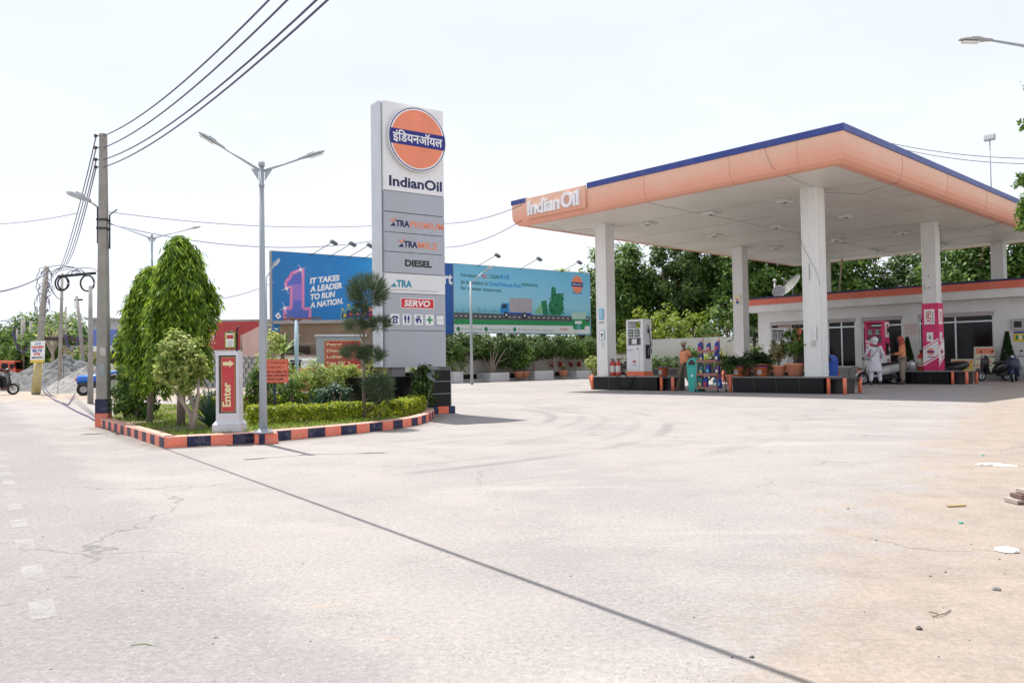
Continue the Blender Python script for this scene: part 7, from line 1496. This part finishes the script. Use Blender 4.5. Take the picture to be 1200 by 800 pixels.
# blue tractor partly behind the pole
tp_ = G(102, 463); tr_ = thing('blue_tractor', 'blue tractor with big rear tyres half hidden behind the near pole', 'tractor', Vector((tp_.x+.42, tp_.y, 0)), R(25)); tr_.scale = (.64, .64, .64); TB = mat('tractor_blue', (.02, .14, .55), .35, var=.1); k = tp_.y/F_PX
def twheel(x, y, r, w): mb = MB(); mb.lathe([(r*.55, -w*.5), (r*.92, -w*.5), (r, -w*.3), (r, w*.3), (r*.92, w*.5), (r*.55, w*.5), (r*.5, 0)], RUBBER, (x, y, r), 24, Matrix.Rotation(R(90), 3, 'X'), False); o = mb.build('wheel', tr_); mb = MB(); mb.lathe([(r*.56, -w*.3), (.02, -w*.1), (.02, w*.1), (r*.56, w*.3)], C_('wheel_rim_grey', (.4, .4, .42)), (x, y, r), 20, Matrix.Rotation(R(90), 3, 'X'), False); mb.build('rim', o)
twheel(-.75, -.45, .38, .22); twheel(-.75, .45, .38, .22); twheel(.95, -.6, .62, .35); twheel(.95, .6, .62, .35)
mb = MB(); loft(mb, [(-1.15, .95, .2, .18), (-1.05, .98, .28, .26), (-.2, 1.02, .3, .28), (.2, 1.05, .28, .26)], TB, 12); mb.build('bonnet', tr_); mb = MB(); mb.bx(-1.1, 1.0, -.18, .18, .45, .8, BLACKM); mb.build('chassis', tr_)
mb = MB()
for y in (-.62, .62): mb.tube([(.4, y, 1.0), (.6, y, 1.3), (1.0, y, 1.42), (1.45, y, 1.25)], .1, TB, 8)
mb.build('mudguard', tr_); mb = MB(); mb.bx(.7, 1.1, -.25, .25, .95, 1.1, BLACKM); mb.bx(1.05, 1.15, -.25, .25, 1.05, 1.45, BLACKM); mb.build('seat', tr_); mb = MB(); mb.tube([(-.5, 0, 1.25), (-.5, 0, 1.9)], .04, BLACKM); mb.build('exhaust', tr_)
for y in (-.3, .3): mb = MB(); mb.sphere((-1.17, y*.5, 1.0), .07, C_('tail_red', (.5, .02, .02))); mb.build('headlight', tr_)
mb = MB(); mb.lathe([(.14, -.02), (.17, 0), (.14, .02)], BLACKM, (.35, 0, 1.4), 16, closed=False); mb.tube([(.0, 0, 1.1), (.35, 0, 1.4)], .02, BLACKM); mb.build('steering_wheel', tr_)

# poles on the left
def pole(label, px, py0, pxt, pyt, Y, w=.1, arms=(), name='utility_pole', tangle=0, seed=0, m=None, foot=None):
    b_ = D(px, py0, Y) if foot is None else foot; top = D(pxt, pyt, b_.y); base = Vector((b_.x, b_.y, 0)); t_ = thing(name, label, 'utility pole', base); tv = top-base
    mb = MB(); mb.tube([(0, 0, 0), tv], [w, w*.6], m or PC, 8); mb.build('shaft', t_)
    k = base.y/F_PX
    for (zf, l0, l1) in arms: mb = MB(); c = tv*zf; mb.beam(c+Vector((-l0*k, 0, 0)), c+Vector((l1*k, 0, 0)), .09, .09, BLACKM); mb.build('cross_arm', t_)
    if tangle:
        rs = random.Random(seed)
        mb = MB()
        for i in range(tangle):
            c = tv*rs.uniform(.72, .97); r1 = rs.uniform(.08, .32); r2 = rs.uniform(.15, .6); ox = rs.uniform(-.15, .15); mb.tube([c+Vector((ox+r1*math.cos(a), rs.uniform(-.1, .1), -r2*.6+r2*math.sin(a)+rs.uniform(-.04, .04))) for a in np.linspace(0, 5.9, 16)], .013, WIRE, 4)
        mb.build('cable_tangle', t_)
    return t_, tv
t_, tv = pole('leaning pole with yellow painted foot, posters and tangled cables', 42, 462, 54.5, 312, 33, .17, tangle=9, seed=1, foot=G(42, 462))
k = G(42, 462).y/F_PX; mb = MB(); mb.tube([tv*.01, tv*.26], [.185, .165], mat('yellow_pole_paint', (.50, .43, .20), .8, var=.15, dirt=(.3, .27, .2), damt=.6, dscale=4), 8); o = mb.build('yellow_foot', t_)
mb = MB(); f = Face(mb, Vector((-6*k, -.22, 43*k))+Vector((tv.x*.28, 0, 0)), (1, 0, .02), (.03, 0, 1)); f.rect(0, -6*k, 16.5*k, 19*k, WIK, 0, .02); f.rect(0, -6*k, 16.5*k, -3*k, YEL, .02, .025); bo = mb.build('poster_board', t_)
mb = MB(); f = Face(mb, Vector((-6*k, -.245, 43*k))+Vector((tv.x*.28, 0, 0)), (1, 0, .02), (.03, 0, 1))
f.text('LUVI', 5*k, 14.5*k, 7*k, 2.5*k, SKYI, 0, .006, .03); f.text('COACHING', 1*k, 10.5*k, 14*k, 3*k, RED, 0, .006, .04); f.text('IELTS', 2.5*k, 6.3*k, 11*k, 3.2*k, BLI, 0, .006, .04); f.text('PTE', 4.5*k, 2.2*k, 7*k, 3*k, RED, 0, .006, .04); f.text('IMMIGRATION', 2*k, -1.2*k, 12.5*k, 2*k, BLK, 0, .006, .03); mb.build('poster_lettering', bo)
pole('thin straight pole standing in front of the stone heap', 69, 455, 73, 320, 38, .10, name='utility_pole', foot=Vector((D(69.5, 450, 38).x, 38, 0)))
pole('dark thin pole leaning left beside the near pole', 101, 430, 90, 347, 44, .13, ((.96, 3, 6),), seed=3, tangle=3)
pole('short thin pole with clamp between the thin pole and the leaning one', 78, 420, 77, 361, 56, .10, ((.8, 3, 3),))
pole('tall grey pole close behind the near pole', 106, 450, 106, 335, 24, .09)
pole('concrete pole of the far twin pole structure, left one with cross arms', 27, 420, 27, 374, 70, .28, ((.93, 7, 17), (.78, 5, 13)))
pole('concrete pole of the far twin pole structure, right one', 36.5, 420, 36.5, 376, 70, .22, tangle=2, seed=8)
pole('thin far pole at the left with looping cables', 19, 430, 20, 385, 75, .14, tangle=4, seed=5)
# transformer cross bar and coiled cables
a = D(68, 324, 30); b_ = D(112, 320, 30); o = thing('cable_crossbar', 'black cross bar with coiled cables hung between the poles', 'cross bar', (0, 30, 0)); mb = MB(); mb.beam((a.x, 0, a.z), (b_.x, 0, b_.z), .10, .09, BLACKM); mb.build('bar', o)
for px, r_ in ((74, 7.5), (76, 6.5), (104, 8)):
    mb = MB(); c = D(px, 329, 30); r2 = r_*30/F_PX; mb.tube([(c.x+r2*math.cos(q), -.1, c.z-.1+r2*1.15*math.sin(q)) for q in np.linspace(0, 6.2, 24)], .035, BLACKM, 6); mb.build('cable_coil', o)
rs = random.Random(3); mb = MB()
for i in range(6):
    c = D(rs.uniform(70, 100), 322, 30); r2 = rs.uniform(.3, .8); mb.tube([(c.x+r2*math.cos(q), 0, c.z+r2*.5*math.sin(q)) for q in np.linspace(0, 3.1, 12)], .014, WIRE, 4)
mb.build('loose_wires', o)
for lb, pa, pb, sg, r_ in (('long sagging cable from the left edge to the leaning pole, dipping low', D(15, 388, 60), D(36, 400, 60), 1.2, .10), ('dark hanging cable between the far poles over the tan stall', D(76, 392, 50), D(93, 392, 50), 1.0, .09), ('low thin wire across the left horizon, upper', D(-10, 375, 75), D(70, 377, 75), .1, .03), ('low thin wire across the left horizon, lower', D(-10, 382, 75), D(70, 384, 75), .1, .03), ('slack cable lying from the leaning pole towards the road', G(47, 459)+Vector((0, 0, .7)), G(66, 466), .2, .02), ('thin wire from the leaning pole over to the near pole', D(56, 330, 33), D(75, 350, 45), .3, .02)):
    cable(lb, pa, pb, sg, r_)
# cables on the ground near the pole
pts = [G(50, 458, .02), G(60, 466, .015), G(72, 472, .015), G(90, 482, .015), G(104, 488, .015), G(116, 495, .015)]; cable1('black cable lying on the ground from the leaning pole to the near pole', pts, .02, name='ground_cable', group='cables on the ground')
pts = [G(52, 460, .02), G(66, 470, .015), G(80, 474, .015), G(88, 461, .1)]; cable1('second black cable lying in the dust beside the gravel heap', pts, .018, name='ground_cable', group='cables on the ground')

# ================= TREES =================
def bigtree(label, loc, H_, rad, seed, lf=LF_DARK, n=150, per=85, size=.34, rc=.75, group='large trees behind the station'):
    return tree(label, loc, H_*.16, (rad, rad), H_*.86, lf, seed, n, per, size, rc, .28, 'large_tree', .2, group, shell=.35)
specs = [(27, 29.5, 10.2, 3.3, 'leftmost large tree behind the boundary wall corner, beside the billboard'), (29, 25, 11.4, 3.9, 'large dark tree between the leftmost column and the white pump'), (30, 20, 11.4, 4.0, 'large dark tree above the tall white wall left of the third column'), (31, 15.5, 11.0, 3.7, 'large dark tree just right of the third column'), (33, 10.5, 8.2, 3.2, 'large tree right of the satellite dishes above the shop roof'),
         (31, 6, 9.4, 3.6, 'large tree above the shop roof right of the tall middle column'), (32, 1.5, 9.8, 3.8, 'large tree above the shop roof left of the magenta column'), (31, -3, 9.6, 3.7, 'large tree above the shop roof right of the magenta column'), (32, -8, 10, 3.8, 'large tree by the rightmost canopy column'), (30, -13, 10, 3.9, 'large tree at the right edge behind the sales building')]
base_trees = []
for i, (x, y, h, r_, lb) in enumerate(specs):
    if i < 4: t_ = bigtree(lb, S(x, y), h, r_, 40+i, (LF_MID, LF_DARK, LF_MID, LF_MID)[i], 190); base_trees.append((t_, h))
    else: s0, h0 = base_trees[(i*3+1) % 4]; t_ = dup(s0, S(x, y), i*1.3, lb, h/h0)
for i, (px, top, Y_, r_, lb) in enumerate(((775, 352, 24, 2.0, 'yellow green bush tree behind the tall wall above the man in orange'), (812, 362, 24, 1.8, 'bright yellow green bush behind the wall above the oil rack'), (745, 372, 25, 1.6, 'yellowish bush behind the low wall by the white pump'), (850, 345, 24.5, 1.8, 'leafy bush tree left of the third column behind the wall'), (706, 345, 29, 1.8, 'yellow green tree behind the leftmost column near the billboard edge'))):
    q = PX(px, top, Y_); tree(lb, S(Y_, q.y), .5, (r_, r_), max(2.0, q.z-.5), LF_YEL if i in (0, 1, 2, 4) else LF_MID, 60+i, 60, 60, .22, .42, .10, 'bushy_tree', .1)
for i, px in enumerate((520, 560, 600, 640, 680, 715)):
    X = PY(px, 420, 30).x; bush('dark dense shrub behind the boundary wall, number'.replace(', number', '')+(' below the left edge of the lorry board', ' below the painted road of the lorry board', ' below the printed blue lorry', ' below the printed green hand', ' below the printed pail', ' past the right end of the lorry board')[i], S(X, 30), (2.6, 1.2), 3.1, LF_DARK, 70, 80, .26, 200+i, stems=False, rc=.5, shell=.2)
# thin bare twig tree above the billboard
p = PY(655, 318, 31); tree('sparse thin tree top sticking up behind the pale billboard', S(p.x, 31), 5.2, (1.3, 1.3), 3.2, LF_YEL, 71, 16, 22, .22, .35, .08, 'sparse_tree', .2)
# palm by the shop corner
p = PX(885, 388, 19.2); pm = thing('fan_palm', 'drooping palm at the left corner of the sales building', 'palm', S(19.6, p.y+.3)); palm(pm, (0, 0, 2.3), 26, 1.5, LF_CYC, (-.1, 1.3), .3, 10, seed=6, aspect=.14, droop=1.6); mb = MB(); mb.tube([(0, 0, 0), (0, 0, 2.35)], [.12, .09], BARK, 8); mb.build('trunk', pm)
p = PY(536, 420, 24.6); pm = thing('fan_palm', 'small fan palm directly right of the totem base', 'palm', S(p.x-.6, 24.3)); palm(pm, (0, 0, 1.3), 16, 1.1, LF_MID, (.1, 1.3), .3, 9, seed=8, aspect=.2, droop=1.4); mb = MB(); mb.tube([(0, 0, 0), (0, 0, 1.35)], [.1, .07], BARK, 8); mb.build('trunk', pm)
# far left trees on the horizon, in the mid green leaves
for i, (px, top, Y_, r_, lb) in enumerate(((2, 408, 95, 4, 'far green tree at the left edge of the horizon'), (30, 398, 100, 5, 'far green tree behind the twin pole structure'), (52, 378, 92, 5.5, 'far green tree behind the leaning poster pole'), (70, 386, 88, 4, 'far green tree left of the thin straight pole'), (94, 396, 90, 4, 'far green tree behind the tan stall'), (64, 404, 62, 2.6, 'nearer leafy tree behind the dark stone heap'))):
    p = D(px, top, Y_); tree(lb, (p.x, Y_, 0), .8, (r_, r_), p.z+.1, LF_MID, 80+i, 95, 90, .5, 1.1, .2, 'far_tree', .2, 'trees on the left horizon')
tw = D(62, 352, 58); t_ = thing('bare_tree', 'nearly leafless pale tree between the leaning pole and the thin pole', 'tree', (tw.x, 58, 0)); mb = MB(); rs = random.Random(12); mb.tube([(0, 0, 0), (0, 0, 3.5)], [.14, .08], BARKL, 6); tips = []
for i in range(16): a = rs.uniform(0, 6.3); q = Vector((rs.uniform(.5, 1.7)*math.cos(a), rs.uniform(.5, 1.7)*math.sin(a), rs.uniform(3.6, 5.2))); mb.tube([(0, 0, rs.uniform(2, 3.4)), q*.55+Vector((0, 0, 1.2)), q], [.05, .03, .012], BARKL, 5); tips.append(q)
mb.build('trunk', t_); P = np.array([tuple(q) for q in tips for _ in range(7)])+np.random.RandomState(1).normal(0, .3, (len(tips)*7, 3)); leaf_mesh('sparse_leaves', P, P*0+[0, 0, 1.], .28, LF_VAR, t_, seed=1)
bush('low green roadside bush at the foot of the pale gravel heap', (D(92, 430, 46).x, 46, 0), (1.5, 1.2), 2.0, LF_MID, 30, 50, .25, 91, rc=.4)
# branch hanging in at the right edge
rt = thing('overhanging_tree', 'tree just outside the right edge, its leaf sprays hanging into the picture', 'tree', (10.6, 13.2, 0)); mb = MB(); tz = 6
mb.tube([(0, 0, 0), (.1, .1, 2.4), (0, 0, 5), (-.2, 0, 6.6)], [.22, .17, .12, .05], BARK, 10)
PP, NN = [], []
for (px, py, n, sx, sz) in ((1199, 100, 2, .06, .05), (1202, 145, 3, .10, .06), (1200, 210, 8, .12, .2), (1203, 242, 16, .16, .26), (1206, 262, 14, .14, .2), (1240, 180, 30, .5, .8), (1245, 100, 26, .5, .7), (1236, 250, 26, .4, .6)):
    c = D(px, py, 13.2)-Vector((10.6, 13.2, 0)); P, Nn = clumps(tuple(c), (sx, .25, sz), n, 28, .085, px+py, .2); PP.append(P); NN.append(Nn); mb.tube([(0, 0, max(2.4, c.z-.7)), Vector((c.x*.5, c.y*.5, c.z-.1)), c], [.05, .03, .008], BARK, 5)
mb.build('trunk', rt); leaf_mesh('crown', np.concatenate(PP), np.concatenate(NN), .085, LF_MID, rt, seed=5)

# ================= LITTER =================
def rock(name, label, c, s, m, seed, cat='stone', group=None):
    bm = bmesh.new(); bmesh.ops.create_icosphere(bm, subdivisions=2, radius=1); rs = random.Random(seed)
    off = [rs.uniform(0, 9) for _ in range(3)]; from mathutils import noise
    for v in bm.verts: v.co *= 1+.35*noise.noise(v.co*1.1+Vector(off)); v.co = Vector((v.co.x*s[0], v.co.y*s[1], max(-.2, v.co.z)*s[2]))
    me = bpy.data.meshes.new(name); bm.to_mesh(me); bm.free(); me.materials.append(m); o = bpy.data.objects.new(name, me); COL.objects.link(o); o.location = Vector(c)+Vector((0, 0, .2*s[2])); return tag(o, label, cat, group)
WST = C_('white_stone', (.66, .64, .61)); DST = C_('dark_stone', (.07, .065, .06))
rock('white_stone', 'white flat stone lying on the dirt near the right edge', G(1181, 646), (.06, .045, .022), WST, 1)
rock('grey_stone', 'small dark grey stone right of the lower middle dirt', G(1168, 691), (.02, .016, .013), C_('grey_stone', (.22, .21, .20)), 2)
rock('dark_pebble', 'small dark pebble by the dry twig on the dirt', G(1077, 737), (.014, .012, .010), DST, 3)
rock('white_rag', 'crumpled white scrap on the concrete at the right, upper one', G(1160, 544.5), (.13, .07, .018), C_('rag', (.72, .68, .62)), 4, 'litter'); rock('white_rag', 'crumpled white scrap at the right beside another scrap', G(1177, 546), (.12, .06, .015), C_('rag', (.72, .68, .62)), 5, 'litter')
for px, py, lb in ((1152, 533.5, 'tiny green bottle cap on the concrete, upper one'), (1126, 613, 'tiny green bottle cap on the dirt, lower one')): p = G(px, py); mb = MB(); mb.lathe([(.013, 0), (.014, .002), (.013, .009), (.001, .010)], C_('cap_green', (.02, .35, .22))); o = mb.build('bottle_cap', loc=p); tag(o, lb, 'bottle cap')
p = G(1120, 594); mb = MB(); mb.beam((-.06, 0, .008), (.08, .02, .008), .014, .01, C_('straw', (.50, .33, .12))); tag(mb.build('wood_splinter', loc=p), 'short yellowish wood splinter on the dirt', 'splinter')
p = G(1105, 722); mb = MB(); mb.tube([(-.05, -.015, .004), (-.015, 0, .008), (.02, .02, .006), (.07, .07, .004)], .0022, BARK, 5); mb.tube([(-.02, 0, .012), (-.04, .03, .01)], .003, BARK, 4); tag(mb.build('dry_twig', loc=p), 'dry forked twig lying on the dirt near the pebble', 'twig')
p = G(1190, 590); wd = C_('old_timber', (.16, .10, .08), bump=.3); wl2 = C_('pale_timber', (.42, .36, .33))
for i in range(3): o = thing('timber_plank', ('bottom', 'middle', 'top')[i]+' plank of the small timber stack cut by the right edge', 'plank', (p.x-.02+.03*i, p.y, .035*i), R(4)); mb = MB(); mb.bx(0, .9, -.05, .09-.02*i, .003, .034, (wl2, wd, wl2)[i]); mb.build('board', o, bevel=.003); mb = MB(); mb.bx(-.0015, .9, -.056, -.0502, .006, .020, wd); mb.build('weathered_edge', o)
rs = random.Random(77)
for i in range(34):
    fixed = ((167, 693), (214, 690), (251, 704), (253, 748), (250, 755), (60, 785), (56, 691), (167, 654), (133, 629), (50, 630), (994, 596), (881, 770), (1027, 633))
    px, py = fixed[i] if i < len(fixed) else rs.choice([(rs.uniform(300, 1190), rs.uniform(540, 790)), (rs.uniform(1080, 1200), rs.uniform(560, 780))]); s_ = rs.uniform(.007, .010) if i < len(fixed) else rs.uniform(.003, .006); rock('pebble', 'tiny dark pebble scattered on the paving', G(px, py), (s_, s_*.8, s_*.7), DST, i+10, 'pebble', 'tiny pebbles scattered on the paving')
p = G(168, 757); mb = MB(); mb.tube([(-.05, 0, .004), (0, .01, .008), (.05, -.01, .004)], .0018, C_('grass_stalk', (.15, .25, .06)), 4); tag(mb.build('grass_stalk', loc=p), 'single torn green grass stalk on the road', 'grass stalk')
# a faint dusty air over the far distance is left out: the sky veil is high
